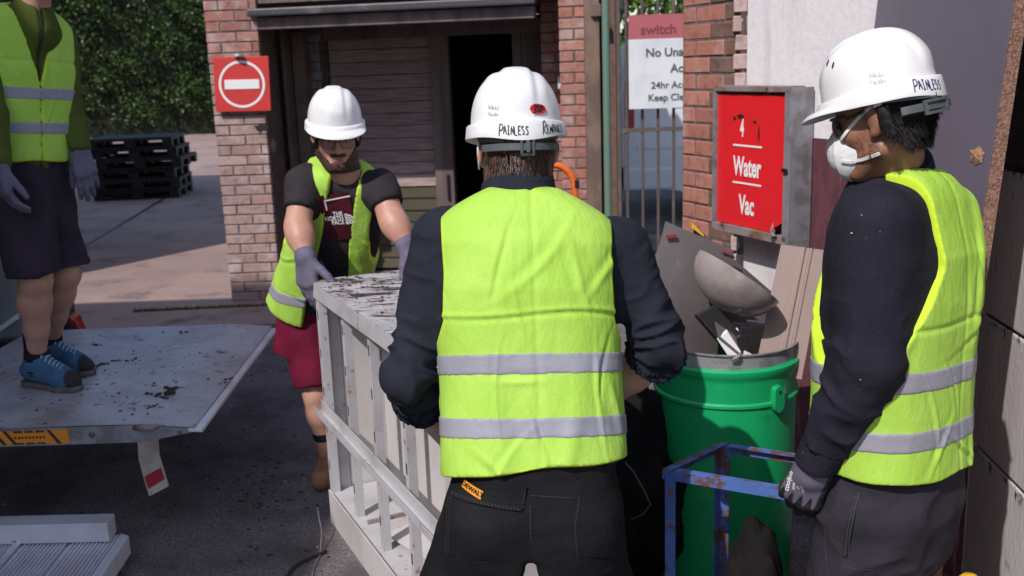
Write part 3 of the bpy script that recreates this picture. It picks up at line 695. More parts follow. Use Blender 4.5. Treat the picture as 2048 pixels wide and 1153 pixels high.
# bushes behind the van
bu = empty('leafy_tree', (3.0, 17, 0), 'bright green leafy tree rising behind the white van', 'tree')
MB().tube([(3, 17, 0), (3.05, 17.1, 1.2), (2.9, 17.1, 2.6)], [.16, .12, .07], 10).build('trunk', FRAMEW, bu, smooth=True)
c, V, F = leaf_cloud(9000, (.2, 15.9, 1.0), (6.5, 18, 4.6), .10)
d = ((c - A(3.2, 17, 2.9)) / A(3.3, 1.2, 1.9)); r = np.sqrt((d ** 2).sum(1)); nz = np.sin(c[:, 0] * 4) * np.sin(c[:, 2] * 5 + c[:, 0]) * .25
kp = (r + nz < 1.05)
me = np_mesh('foliage', V - np.array(bu.location), F[kp], False, {'tint': np.repeat(RNG.random(len(c)), 4)}); tag(link('foliage', me, LEAFB, bu), kind='stuff')

# ---- right hand brick return, broken brick ends, white wall ------------------------------------
RA, RBp = A(.828, 4.80, 0), A(.985, 4.42, 0); RD = nrm(RBp - RA); RN = nrm(np.cross(RD, A(0, 0, 1)))
if RN[0] > 0: RN = -RN
ret = empty('brick_return', (.9, 4.6, 0), 'orange brick return wall between the gate and the red sign', 'wall')
m = MB(); m.obox(RA + RN * -.012, RD * .475, -RN * .6, A(0, 0, 3.0)); m.build('mortar_core', MORTAR, ret)
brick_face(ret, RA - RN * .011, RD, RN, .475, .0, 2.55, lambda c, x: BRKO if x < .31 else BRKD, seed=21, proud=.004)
rr = random.Random(4)
for c_ in range(34):      # broken toothed brick ends
    z = c_ * .079; wdt = rr.uniform(.048, .062); q = A(.985, 4.40, z)
    bm_ = brick_mesh(wdt, .064, .06, c_ % 3, BRKE); bb = bpy.data.objects.new('brick', bm_); COL.objects.link(bb); bb.parent = ret
    bb.location = tuple(q + A(.030 + rr.uniform(-.004, .004), rr.uniform(-.006, .006), .04) - np.array(ret.location)); bb.rotation_euler = (rr.uniform(-.05, .05), rr.uniform(-.03, .03), -.25 + rr.uniform(-.08, .08))
YS = 4.06; a_ = P(1426, 183, YS + .08); c_ = P(1578, 190, YS - .36)
wl_, wr_ = A(a_[0], a_[1], 0), A(c_[0], c_[1], 0); sd = nrm(wr_ - wl_); snn = nrm(np.cross(sd, A(0, 0, 1))); snn = snn if snn[1] < 0 else -snn
wid = np.linalg.norm(wr_ - wl_)
_wb = wl_ - snn * .115
def _par(px, z):
    return min(np.linspace(-.3, 1.2, 601), key=lambda q: abs(pix(_wb + sd * q + A(0, 0, z)) - px))
WA, WB = _wb + sd * _par(1492, 1.5), _wb + sd * 1.28; WD = nrm(WB - WA); WN = nrm(np.cross(WD, A(0, 0, 1)))
if WN[1] > 0: WN = -WN
ww = empty('rendered_wall', (1.25, 4.2, 0), 'white rendered wall with peeling maroon lower half behind the red sign', 'wall')
MB().obox(WA, WD * (np.linalg.norm(WB - WA) + .1), -WN * .2, A(0, 0, 3.2)).build('render', WWALL, ww)
WL = np.linalg.norm(WB - WA)
_wm = _wb + sd * _par(1588, 1.3); mz = P(1600, 273, _wm[1])[2]
mm = MB(); u0, u1 = float((_wm - WA) @ WD), WL - .002
mm.obox(WA + WD * u0 + WN * .004, WD * (u1 - u0), -WN * .006, A(0, 0, mz)); mm.build('maroon_band', MAROON, ww)
SA, SB = A(1.47, 3.2, 0), A(1.235, .6, 0); SD = nrm(SB - SA)
sn = nrm(np.cross(SD, A(0, 0, 1)))
if sn[0] > 0: sn = -sn
sw = empty('side_wall', (1.3, 2.5, 0), 'stained white side wall with black tarred top at the right edge', 'wall')
SL = np.linalg.norm(SB - SA)
zb = [0.0, .50, .93, 1.385]
rr = random.Random(8)
for i in range(3):
    MB().obox(SA + A(0, 0, zb[i]), SD * SL, -sn * .2, A(0, 0, zb[i + 1] - zb[i] - .012)).build('render_course', SIDEW, sw, bevel=.006)
MB().obox(SA - sn * .012 , SD * SL, -sn * .17, A(0, 0, 3.2)).build('tarred_joint', TAR, sw)
MB().obox(SA + sn * .004 + A(0, 0, 1.39), SD * SL, -sn * .21, A(0, 0, 1.8)).build('tarred_top', TAR, sw, bevel=.006)
# ragged tar runs along the joints
V = []; F = []
for zj in zb[1:]:
    for k in range(260):
        u = rr.uniform(0, SL); h = abs(rr.gauss(0, .014)); wd = rr.uniform(.003, .012); z0 = zj - .006 + rr.uniform(-.01, .006)
        q = SA + SD * u + sn * .0035; b_ = len(V)
        V += [q + A(0, 0, z0), q + SD * wd + A(0, 0, z0 - .2 * h), q + SD * wd * .7 + A(0, 0, z0 - h), q + A(0, 0, z0 - .6 * h)]; F.append((b_, b_ + 1, b_ + 2, b_ + 3))
m = MB(); m.V = [tuple(v) for v in V]; m.F = F; tag(m.build('tar_run', TAR, sw), kind='stuff')

# ---- leaning chipboard panel ---------------------------------------------------------------------
bd = empty('leaning_board', (1.1, 3.2, 0), 'tall grey laminated chipboard panel leaning on the right side wall', 'board')
_e0, _e1 = P(1868, 1090, 2.39), P(2028, 15, 2.39); _ex = lambda z: _e0 + (_e1 - _e0) * ((z - _e0[2]) / (_e1[2] - _e0[2])); b0, t0 = _ex(.004), _ex(2.5); b1, t1 = A(1.085, 3.42, .004), A(1.285, 3.40, 2.5)
bn = nrm(np.cross(b1 - b0, t0 - b0)); bn = bn if bn[0] < 0 else -bn; th = .032
MB().hexa([b0 - bn * th, b0 - bn * .001, b1 - bn * .001, b1 - bn * th, t0 - bn * th, t0 - bn * .001, t1 - bn * .001, t1 - bn * th]).build('chipboard_core', CHIP, bd)
MB().hexa([b0 + A(0, .002, 0), b0 + bn * .0015 + A(0, .002, 0), b1 + bn * .0015, b1, t0 + A(0, .002, 0), t0 + bn * .0015 + A(0, .002, 0), t1 + bn * .0015, t1]).build('laminate_face', BOARDG, bd)
# torn hole: ragged chipboard scab
v = ray(1956, 311); tt = np.dot(b0 - CPOS, bn) / np.dot(v, bn); hp = CPOS + v * tt
ux = nrm(b1 - b0); uz = nrm(t0 - b0); m = MB(); rr = random.Random(3); ring = []
for k in range(16):
    a_ = k * 2 * math.pi / 16; rad = rr.uniform(.75, 1.25); ring.append(hp - ux * .045 * rad * math.cos(a_) + uz * .021 * rad * math.sin(a_) + bn * .003)
m.add([hp + bn * .010] + ring, [(0, k + 1, (k + 1) % 16 + 1) for k in range(16)]); m.build('torn_scab', CHIPL, bd)

# ---- red sign in a deep steel frame -----------------------------------------------------------------
zt = P(1426, 172, YS + .08)[2]; zbm = P(1432, 458, YS + .08)[2]; hgt = zt - zbm
wv = empty('fire_point_sign', (wl_ + wr_) / 2 + A(0, 0, zbm), 'red Water Vac sign in a deep rusty grey steel frame', 'sign')
O = wl_ + A(0, 0, zbm)
fw_ = .022; dep = .075
m = MB(); m.obox(O, sd * wid, -snn * dep, A(0, 0, fw_ * 1.5)); m.build('frame_rail', RUSTG, wv, bevel=.003)
m = MB(); m.obox(O + A(0, 0, hgt - fw_), sd * wid, -snn * dep, A(0, 0, fw_)); m.build('frame_rail', RUSTG, wv, bevel=.003)
m = MB(); m.obox(O + A(0, 0, fw_ * 1.5), sd * .016, -snn * dep, A(0, 0, hgt - fw_ * 2.5)); m.build('frame_stile', GALV, wv)
m = MB(); m.obox(O + sd * (wid - .022) + A(0, 0, fw_ * 1.5 - .02) , sd * .0225, -snn * (dep + .002), A(0, 0, hgt - fw_ * 2.5 + .02)); m.build('frame_stile', GALV, wv)
m = MB(); m.obox(O + sd * wid + A(0, 0, -.04), sd * .012, -snn * (dep + .03), A(0, 0, hgt + .035)); m.build('side_plate', GALV, wv, bevel=.002)
for zz_ in (.08, hgt - .1): MB().obox(O + sd * wid * .5 + A(0, 0, zz_) - snn * (dep + .001), sd * .03, -snn * .2, A(0, 0, .03)).build('bracket', RUSTG, wv)
# red panel with a bent lower right corner
px0, px1, pz0, pz1 = .017, wid - .023, fw_ * 1.5 + .002, hgt - fw_ - .012
V = []; F = []; nx_, nz_ = 14, 20
for iz in range(nz_ + 1):
    for ix in range(nx_ + 1):
        u = px0 + (px1 - px0) * ix / nx_; z = pz0 + (pz1 - pz0) * iz / nz_
        q = max(0, (u - px1 + .05) / .05 + (pz0 + .05 - z) / .05 - .75)
        lift = .006 + .045 * q ** 2 * .5 + .0012 * math.sin(u * 40) * math.sin(z * 25)
        V.append(O + sd * (u - .03 * q * .6) + A(0, 0, z + .022 * q) + snn * (lift - .02))
for iz in range(nz_):
    for ix in range(nx_):
        a0_ = iz * (nx_ + 1) + ix; F.append((a0_, a0_ + 1, a0_ + nx_ + 2, a0_ + nx_ + 1))
m = MB(); m.add(V, F); m.build('red_panel', WVRED, wv, smooth=True)
m = MB(); m.obox(O + sd * .017 - snn * .045 + A(0, 0, fw_), sd * (wid - .04), -snn * .01, A(0, 0, hgt - fw_ * 2)); m.build('back_panel', GALV, wv)
# curled torn corner showing its silver back
cq = O + sd * (px1 - .028) + A(0, 0, pz0 + .012) + snn * .006
m = MB(); m.add([cq + sd * -.032 + A(0, 0, .0), cq + sd * .0 + A(0, 0, .040) + snn * .014, cq + sd * .016 + A(0, 0, .018) + snn * .022, cq + sd * .012 + A(0, 0, -.014) + snn * .008, cq + sd * -.01 + A(0, 0, -.018) + snn * .004], [(0, 1, 2), (0, 2, 3), (0, 3, 4)]); m.build('curled_corner', ALUC, wv)
def wvtext(t, u, z, hgt_, sx, bold, sh=0):
    V2, F2 = text2d(t, 1.0, bold, sx, 'CENTER')
    x0, x1 = V2[:, 0].min(), V2[:, 0].max(); y0, y1 = V2[:, 1].min(), V2[:, 1].max()
    V2 = (V2 - A((x0 + x1) / 2, (y0 + y1) / 2)) / (y1 - y0) * hgt_
    flat(V2, F2, O + sd * u + A(0, 0, z), sd, A(0, 0, 1), snn, -.0115).build('lettering', PRINTW, wv)
cu = (px0 + px1) / 2 - .018
wvtext('4', cu - .035, .395 / .56 * hgt + .012, .072, .48, .045)
wvtext('Water', cu, .262 / .56 * hgt, .080, .62, .032)
wvtext('Vac', cu, .118 / .56 * hgt, .080, .62, .032)
for zz_ in (.336, .195): MB().obox(O + sd * (cu - .092) + A(0, 0, zz_ / .56 * hgt) - snn * .0125, sd * .184, snn * .001, A(0, 0, .0075)).build('rule', PRINTW, wv)
for (u, z, a1, b1_) in ((cu - .085, .440, .009, .008), (cu - .046, .448, .022, .009), (cu + .045, .430, .010, .006), (cu + .072, .39, .004, .03)):
    ring = [O + sd * (u + a1 * math.cos(t * .4488) * (1 + .3 * math.sin(3 * t))) + A(0, 0, z / .56 * hgt + b1_ * math.sin(t * .4488) * (1 + .25 * math.cos(2.3 * t))) - snn * .0108 for t in range(14)]
    MB().add(ring, [tuple(range(14))]).build('black_smear', HAZB, wv)
q = O + sd * (wid - .004) + A(0, 0, hgt * .47) + snn * .006
MB().obox(q - sd * .015, sd * .03, snn * .008, A(0, 0, .014)).build('latch', DARKM, wv, bevel=.003)
# ================================================================== OBJECTS
# ---- white steel cabinet carcass being carried ---------------------------------------------------
CZ = .965
ca = G(630, 562, CZ); ca[2] = 0
cn = G(893, 738, CZ); cn[2] = 0
LD = nrm(cn - ca); WDR = A(-LD[1], LD[0], 0); WDR = WDR if WDR[0] > 0 else -WDR
CL = np.linalg.norm(cn - ca); CW = .44
cb = empty('steel_cabinet', ca + LD * CL / 2 + WDR * CW / 2, 'white chipped open steel cabinet being carried by two workers', 'cabinet')
def cp(l, w_, z): return ca + LD * l + WDR * w_ + A(0, 0, z)
def cbox(m, l0, l1, w0, w1, z0, z1): return m.obox(cp(l0, w0, z0), LD * (l1 - l0), WDR * (w1 - w0), A(0, 0, z1 - z0))
cbox(MB(), -.01, CL + .01, -.012, CW + .01, CZ - .004, CZ).build('top_panel', WTOP, cb)
m = MB(); cbox(m, -.01, CL + .01, -.012, -.006, CZ - .062, CZ - .0045); m.build('top_rim', WPAINT, cb, bevel=.002)
m = MB(); cbox(m, -.01, -.004, -.005, CW + .01, CZ - .062, CZ - .0045); m.build('top_rim', WPAINT, cb)
m = MB(); cbox(m, CL + .004, CL + .01, -.005, CW + .01, CZ - .062, CZ - .0045); m.build('top_rim', WPAINT, cb)
# flakes of paint and rust standing on the top
V = []; F = []; rr = random.Random(5)
for k in range(700):
    l = rr.uniform(0, CL) ; w_ = rr.uniform(0, CW); s = rr.choice([.002, .003, .003, .004, .006, .009]); a_ = rr.uniform(0, 6.28)
    if math.sin(l * 7 + w_ * 5) + math.sin(w_ * 17) + rr.uniform(-1, 1) < .2: continue
    q = cp(l, w_, CZ + .0005); b_ = len(V)
    for t in range(5): V.append(q + A(math.cos(a_ + t * 1.256), math.sin(a_ + t * 1.256), 0) * s * rr.uniform(.6, 1.3) + A(0, 0, rr.uniform(.0005, .004)))
    F.append(tuple(b_ + t for t in range(5)))
m = MB(); m.V = [tuple(v) for v in V]; m.F = F; tag(m.build('rust_flakes', DIRT, cb), kind='stuff')
def slot_post(l, wd, name='post', w0=-.004, z0=.02, z1=CZ - .063):
    m = MB(); cbox(m, l - wd / 2, l + wd / 2, w0, w0 + .004, z0, z1); cbox(m, l - wd / 2, l - wd / 2 + .004, w0 + .004, w0 + .03, z0, z1); cbox(m, l + wd / 2 - .004, l + wd / 2, w0 + .004, w0 + .03, z0, z1)
    p = m.build(name, WPAINT, cb, bevel=.001)
    s = MB()
    z = z0 + .06
    while z < z1 - .06:
        cbox(s, l - .005, l + .005, w0 - .0008, w0, z, z + .035); z += .148
    s.build('slot', HAZB, p)
slot_post(.02, .040, 'corner_post'); slot_post(CL - .022, .042, 'corner_post')
for l in (.27, .55, .84): slot_post(l * CL / 1.22, .026, 'post', .012)
for l in (.005, CL - .012):
    m = MB(); cbox(m, l, l + .006, CW - .045, CW, .02, CZ - .063); cbox(m, l, l + .006, .034, .075, .02, CZ - .063); m.build('corner_post', WPAINT, cb)
# near end: slotted edges and white end panel
m = MB(); cbox(m, CL - .003, CL + .003, .08, CW - .05, .02, CZ - .064); m.build('end_panel', WPANEL, cb)
m = MB()
for k in range(6): cbox(m, CL + .0035, CL + .0045, .012, .020, .08 + k * .148, .115 + k * .148)
m.build('slot', HAZB, cb)
m = MB(); cbox(m, -.004, .002, .08, CW - .05, .02, CZ - .064); m.build('end_panel', WPANEL, cb)
m = MB(); cbox(m, .01, CL - .20, .235, .241, .137, CZ - .064); m.build('back_panel', WPANEL, cb)
# two loose inner panels and the blue one
m = MB(); cbox(m, .01, CL - .01, CW - .012, CW - .006, .02, CZ - .064); m.build('back_panel', WPANEL, cb)
m = MB(); cbox(m, CL - .199, CL - .10, .215, .221, .137, CZ - .07); m.build('inner_panel', WPANEL, cb)
m = MB(); cbox(m, CL - .098, CL - .02, .205, .216, .137, CZ - .10); m.build('blue_panel', BLUEP, cb, bevel=.002)
m = MB()
for (l, z) in ((CL - .15, .55), (CL - .145, .40), (CL - .15, .75)):
    q = cp(l, .214, z); m.lathe(q, [(0, .008), (.011, .007), (.013, 0)], 12, LD, A(0, 0, 1), -WDR)
m.build('knob', STEELD, cb, smooth=True)
# sloping angle bar across the open side: a shelf bearer, L section
m = MB(); cbox(m, -.012, CL + .005, -.0105, -.0065, .455, .500); cbox(m, -.012, CL + .005, -.040, -.011, .455, .459); cbox(m, -.012, CL + .005, -.0400, -.0372, .4595, .478); m.build('shelf_bearer', WPAINT, cb)
# bottom skirt and floor pan
m = MB(); cbox(m, -.008, CL + .008, -.010, -.005, .0, .135); m.build('bottom_rail', WPANEL, cb, bevel=.002)
m = MB(); cbox(m, .01, CL - .01, 0, CW - .02, .13, .136); m.build('floor_panel', WPAINT, cb)
for l in (.36, .84): cbox(MB(), l, l + .012, .03, CW - .03, .1362, .150).build('floor_rib', RUSTG, cb)
m = MB(); m.obox(cp(.50, .05, .15), LD * .42 + WDR * .1, WDR * .28 - LD * .06, A(0, 0, .006)); m.build('loose_panel', WPANEL, cb)

# ---- truck with its tail lift lowered ---------------------------------------------------------------
LZ = .50
lr0 = G(402, 858, LZ - .02); lr1 = G(552, 657, LZ - .02); lf = G(470, 648, LZ)
ln = G(284, 849, LZ)
tk = empty('tail_lift_truck', (-2.4, 4.1, 0), 'truck rear with dirty grey tail lift platform lowered, orange hazard sticker on its edge', 'truck')
XL = -2.42; Yn0 = ln[1]; YN = lambda x: ln[1] + (x - ln[0]) * -.012
Yf = lf[1]
def lift_sec(y0, y1, xr, xt):
    return
# top deck as a fine grid so it can be slightly dented
V = []; F = []; nx_, ny_ = 46, 40
for iy in range(ny_ + 1):
    v_ = iy / ny_
    xe = lr0[0] + (lr1[0] - lr0[0]) * v_
    xfold = ln[0] + (lf[0] - .02 - ln[0]) * v_
    for ix in range(nx_ + 1):
        u = ix / nx_; x = XL + (xe - .028 - XL) * u; y = YN(x) + (Yf - YN(x)) * v_
        z = LZ + .0015 * math.sin(x * 9) * math.sin(y * 7)
        if x > xfold: z -= .02 * (x - xfold) / max(.02, xe - xfold)
        if v_ > .93 and x > lf[0]: y -= 0.0
        V.append((x, y, z))
for iy in range(ny_):
    for ix in range(nx_):
        a0_ = iy * (nx_ + 1) + ix; F.append((a0_, a0_ + 1, a0_ + nx_ + 2, a0_ + nx_ + 1))
m = MB(); m.add(V, F); m.build('platform_deck', ALU, tk, smooth=True)
# edge and underside
m = MB()
def side_poly(v_):
    xe = lr0[0] + (lr1[0] - lr0[0]) * v_; xf_ = ln[0] + (lf[0] - .02 - ln[0]) * v_
    y = Yn0 + (Yf - Yn0) * v_
    return [A(XL, YN(XL) if v_ == 0 else Yf, LZ - .002), A(xf_, YN(xf_) if v_ == 0 else Yf, LZ - .002), A(xe - .028, YN(xe) if v_ == 0 else Yf, LZ - .0225), A(xe - .028, YN(xe) if v_ == 0 else Yf, LZ - .034), A(xf_, YN(xf_) if v_ == 0 else Yf, LZ - .068), A(XL, YN(XL) if v_ == 0 else Yf, LZ - .072)]
s0_, s1_ = side_poly(0), side_poly(1)
m.add(s0_ + s1_, [(5, 4, 3, 2, 1, 0), (6, 7, 8, 9, 10, 11), (3, 4, 10, 9), (4, 5, 11, 10), (2, 3, 9, 8)])
m.build('platform_frame', STEELD if False else GALV, tk)
m = MB(); e0 = A(lr0[0], YN(lr0[0]) - .004, LZ - .020); e1 = A(lr1[0], Yf - .02, LZ - .020)
m.obox(e0 + A(-.05, 0, 0), A(.052, 0, -.004), e1 - e0, A(0, 0, -.013)); m.build('lip_edge', ALUC, tk, bevel=.003)
# orange and black hazard strip on the near side
x0, x1 = XL + .02, G(146, 866, LZ - .035)[0]
def nside(x, z, l=.003): return A(x, YN(x) - l, z)
m = MB(); m.add([nside(x0, LZ - .062), nside(x1, LZ - .062), nside(x1, LZ - .010), nside(x0, LZ - .010)], [(0, 1, 2, 3)]); st = m.build('hazard_sticker', HAZO, tk)
m = MB(); x = x0 + .02
while x < x1 - .07:
    if not (x1 - .22 < x < x1 - .09):
        m.add([nside(x + .035, LZ - .062, .0038), nside(x + .05, LZ - .062, .0038), nside(x + .013, LZ - .010, .0038), nside(x, LZ - .010, .0038)], [(0, 1, 2, 3)])
    else:
        m.add([nside(x, LZ - .062, .0038), nside(x + .035, LZ - .062, .0038), nside(x + .03, LZ - .056, .0038), nside(x, LZ - .056, .0038)], [(0, 1, 2, 3)])
        m.add([nside(x, LZ - .018, .0038), nside(x + .035, LZ - .018, .0038), nside(x + .03, LZ - .011, .0038), nside(x, LZ - .011, .0038)], [(0, 1, 2, 3)])
    x += .040
m.build('chevron', HAZB, st)
m = MB()
for k in range(9):
    xx = x1 - .20 + k * .013; m.add([nside(xx, LZ - .041, .0038), nside(xx + .008, LZ - .041, .0038), nside(xx + .008, LZ - .032, .0038), nside(xx, LZ - .032, .0038)], [(0, 1, 2, 3)])
m.build('small_print', HAZB, st)
m = MB(); q = nside(G(190, 862, LZ - .03)[0], LZ - .033, .0); m.lathe(q, [(0, .006), (.010, .005), (.012, 0)], 12, (1, 0, 0), (0, 0, 1), (0, -1, 0))
q2 = nside(G(365, 856, LZ - .03)[0], LZ - .034, .0); m.lathe(q2, [(0, .004), (.006, .003), (.008, 0)], 10, (1, 0, 0), (0, 0, 1), (0, -1, 0)); m.build('rivet', STEELD, tk, smooth=True)
q = nside(G(292, 852, LZ)[0], LZ - .012, .004); m = MB(); m.tube([q + A(-.05, 0, .0), q + A(-.02, -.012, .006), q + A(.02, -.014, .004), q + A(.04, 0, .008)], [.008, .014, .013, .007], 8); m.build('hinge_knuckle', RUSTG, tk, smooth=True)
# hanging white marker flap with a red patch
f0 = G(300, 872, LZ - .06); fY = f0[1] + .12; V = []; F = []; R_ = []
path = [P(302, 862, fY), P(296, 885, fY), P(298, 915, fY), P(306, 945, fY), P(318, 985, fY)]
ht = .040
for i, q in enumerate(path):
    sl = .012 * i * .4
    V += [q + A(-ht, .0, -.004 * i), q + A(ht, .0, .006 * i)]
for i in range(len(path) - 1): F.append((2 * i, 2 * i + 1, 2 * i + 3, 2 * i + 2))
V2 = [v + A(0, .004, 0) for v in V]; n = len(V)
m = MB(); m.add(V + V2, F + [tuple(reversed([n + k for k in f])) for f in F] + [(2 * i, 2 * i + 2, n + 2 * i + 2, n + 2 * i) for i in range(4)] + [(2 * i + 1, n + 2 * i + 1, n + 2 * i + 3, 2 * i + 3) for i in range(4)] + [(8, 9, n + 9, n + 8)])
fl = m.build('marker_flap', FLAPW, tk)
d_ = path[4] - path[3]
pa = path[3] + A(0, -.002, 0); pb = path[3] + d_ * .62 + A(0, -.002, 0)
MB().add([pa + A(-.034, 0, -.016), pa + A(.034, 0, .02), pb + A(.034, 0, .022), pb + A(-.034, 0, -.016)], [(3, 2, 1, 0)]).build('red_patch', FLAPR, fl)
# truck body, chassis
m = MB(); m.box((-8.5, 3.0, .95), (-2.50, 5.15, 1.05)); m.build('load_floor', TRUCKW, tk)
m = MB(); m.box((-8.5, 2.95, 1.06), (-2.52, 3.0, 2.65)); m.box((-8.5, 5.10, 1.06), (-2.52, 5.15, 2.65)); m.box((-8.5, 2.95, 2.655), (-2.52, 5.15, 2.70)); m.box((-8.5, 3.0, 1.06), (-8.45, 5.1, 2.65)); m.build('box_body', TRUCKW, tk)
m = MB(); m.box((-8.2, 3.5, .6), (-2.60, 3.62, .94)); m.box((-8.2, 4.5, .6), (-2.60, 4.62, .94)); m.build('chassis_rail', STEELD, tk)
for wx in (-7.4, -4.2):
    for wy in (3.05, 4.85):
        wl = MB(); wl.lathe((wx, wy, .42), [(.0, 0), (.22, 0), (.23, .02), (.40, .02), (.42, .05), (.42, .22), (.38, .25), (0, .25)], 24, (1, 0, 0), (0, 0, 1), (0, 1, 0)); wl.build('wheel', RUBBER, tk, smooth=.6)
MB().box((-2.60, 4.9, .26), (-2.34, 5.05, .98)).build('side_panel', TRUCKW, tk, bevel=.01)
m = MB(); m.obox(P(0, 664, 4.85), P(34, 640, 4.85) - P(0, 664, 4.85), A(0, .03, 0), A(0, 0, .028)); m.build('white_strip', SIGNWHITE, tk)
q = P(17, 700, 4.8); MB().box((q[0] - .06, 4.78, q[2] - .07), (q[0] + .055, 4.84, q[2] + .05)).build('work_lamp', BLACKP, tk, bevel=.008)
q = P(128, 640, 5.0); MB().box((q[0] - .045, 4.97, q[2] - .20), (q[0] + .04, 5.06, q[2] + .22)).build('lift_column', BLACKP, tk, bevel=.01)
q = P(152, 655, 5.02); MB().hexa([(q[0] - .04, 4.98, q[2] - .08), (q[0] + .05, 4.98, q[2] - .06), (q[0] + .05, 5.06, q[2] - .06), (q[0] - .04, 5.06, q[2] - .08), (q[0] - .04, 4.98, q[2] + .10), (q[0] + .02, 4.98, q[2] + .05), (q[0] + .02, 5.06, q[2] + .05), (q[0] - .04, 5.06, q[2] + .10)]).build('rear_lamp', LAMPR, tk, bevel=.008)
m = MB(); m.bar((-2.5, 3.7, .30), (-2.30, 3.7, .44), .07, .09); m.bar((-2.5, 4.5, .30), (-2.30, 4.5, .44), .07, .09); m.build('lift_arm', STEELD, tk)
# soil dropped on the platform
def clump(m, c, r, flat_=.35, n=1, seed=0):
    rr = random.Random(seed); bm = bmesh.new(); bmesh.ops.create_icosphere(bm, subdivisions=n, radius=1)
    vs = [np.array(v.co[:]) * r * (1 + rr.uniform(-.35, .35)) * A(rr.uniform(.8, 1.3), 1, flat_) + np.asarray(c) for v in bm.verts]
    m.add(vs, [tuple(v.index for v in f.verts) for f in bm.faces]); bm.free()
m = MB(); rr = random.Random(11); k = 0
def deck_ok(x, y): return x < -1.22 and ln[1] + .04 < y < Yf - .05
for i in range(190):
    x, y = rr.uniform(-2.3, -1.2), rr.uniform(3.4, 4.75)
    if rr.random() < .4: x, y = rr.gauss(-1.55, .3), rr.gauss(3.75, .25)
    if not deck_ok(x, y): continue
    clump(m, (x, y, LZ + .001), rr.choice([.002, .002, .003, .003, .004, .006]), .5, 1, i)
for (px, py, s) in ((330, 785, .030), (318, 790, .022), (345, 787, .018), (195, 732, .02), (452, 762, .016), (262, 722, .014), (228, 722, .012), (190, 692, .014), (365, 665, .012), (300, 815, .012), (325, 795, .014)):
    q = G(px, py, LZ)
    for t in range(7): clump(m, q + A(rr.gauss(0, s * .9), rr.gauss(0, s * 1.1), .003), s * rr.uniform(.25, .6), .35, 1, 900 + t + px)
tag(m.build('spilled_soil', DIRT), kind='stuff')

# ---- ribbed aluminium ramp at lower left -------------------------------------------------------------
RZ = .10
c0 = G(258, 1072, RZ); c1 = G(203, 1153, RZ); c2 = G(0, 1036, RZ)
rd = nrm(c1 - c0); re = nrm(A(c2[0] - c0[0], c2[1] - c0[1], 0)); 
rp_ = empty('loading_ramp', c0 * A(1, 1, 0) + A(-.6, -.6, 0), 'ribbed aluminium loading ramp boards lying at the lower left', 'ramp')
def rpt(a, b_, z): return c0 * A(1, 1, 0) + re * a + rd * b_ + A(0, 0, z)
Lr = 1.6
m = MB(); m.hexa([rpt(0, 0, .03), rpt(.034, 0, .03), rpt(.034, Lr, .03), rpt(0, Lr, .03), rpt(0, 0, RZ + .001), rpt(.034, 0, RZ + .006), rpt(.034, Lr, RZ + .006), rpt(0, Lr, RZ + .001)][::1]); m.build('edge_strip', ALUC, rp_, bevel=.003)
a0_ = .037
for b_i in range(6):
    wd = .185; m = MB()
    nr = 11; pf = [(a0_, .06)]
    for k in range(nr):
        u = a0_ + .004 + (wd - .014) * k / nr; s = (wd - .014) / nr
        pf += [(u, RZ - .011), (u + s * .15, RZ), (u + s * .55, RZ), (u + s * .70, RZ - .011)]
    pf += [(a0_ + wd - .004, RZ - .006), (a0_ + wd - .003, .06)]
    n = len(pf); vs = [rpt(u, 0, z) for u, z in pf] + [rpt(u, Lr, z) for u, z in pf]
    m.add(vs, [(i, i + 1, i + 1 + n, i + n) for i in range(n - 1)] + [tuple(range(n)), tuple(reversed(range(n, 2 * n)))])
    m.build('ramp_board', ALUP, rp_); a0_ += wd
    if b_i in (1, 3):
        m = MB(); m.hexa([rpt(a0_, 0, .06), rpt(a0_ + .03, 0, .06), rpt(a0_ + .03, Lr, .06), rpt(a0_, Lr, .06), rpt(a0_, 0, RZ + .003), rpt(a0_ + .03, 0, RZ + .003), rpt(a0_ + .03, Lr, RZ + .003), rpt(a0_, Lr, RZ + .003)]); m.build('flat_strip', ALUC, rp_); a0_ += .032
m = MB()
for z_ in (0,): m.obox(rpt(.01, .05, .0), re * (a0_ - .02), rd * .05, A(0, 0, .058)); m.obox(rpt(.01, 1.3, .0), re * (a0_ - .02), rd * .05, A(0, 0, .058))
m.build('cross_bearer', STEELD, rp_)
bz = RZ + .075
g0 = G(214, 1047, bz); g1 = G(229, 1027, bz); g2 = G(0, 1052, bz)
ex = nrm(g2 - g0); ey = nrm(g1 - g0) * np.linalg.norm(g1 - g0)
o = MB().obox(g0 - A(0, 0, .073), ex * 1.0, ey, A(0, 0, .073)).build('box_section', ALUC, None, bevel=.004)
tag(o, 'smooth aluminium box section bar lying across the ribbed ramp', 'bar')

# ---- cable, stones and debris on the yard -----------------------------------------------------------
m = MB(); pts = [G(*p_, .008) for p_ in ((652, 1102), (640, 1108), (622, 1115), (600, 1126), (582, 1140), (574, 1160), (580, 1200))]
m.tube(pts, .006, 8); tag(m.build('black_cable', RUBBER, smooth=True), 'thin black cable curling on the tarmac beside the cabinet foot', 'cable')
m = MB(); pts = [G(*p_, .006) for p_ in ((638, 1062), (645, 1085), (640, 1110), (628, 1135), (622, 1165))]; pts[0][2] = .10; pts[1][2] = .05
m.tube(pts, .0022, 6); tag(m.build('pale_wire', GALV, smooth=True), 'thin pale wire hanging down the cabinet bottom corner', 'wire')
m = MB(); m2 = MB(); rr = random.Random(31)
for i in range(900):
    x, y = rr.uniform(-2.2, -.1), rr.uniform(2.9, 6.5)
    clump(m if rr.random() < .8 else m2, (x, y, .001), rr.choice([.002, .003, .003, .004, .005, .008]), .5, 1, i + 5000)
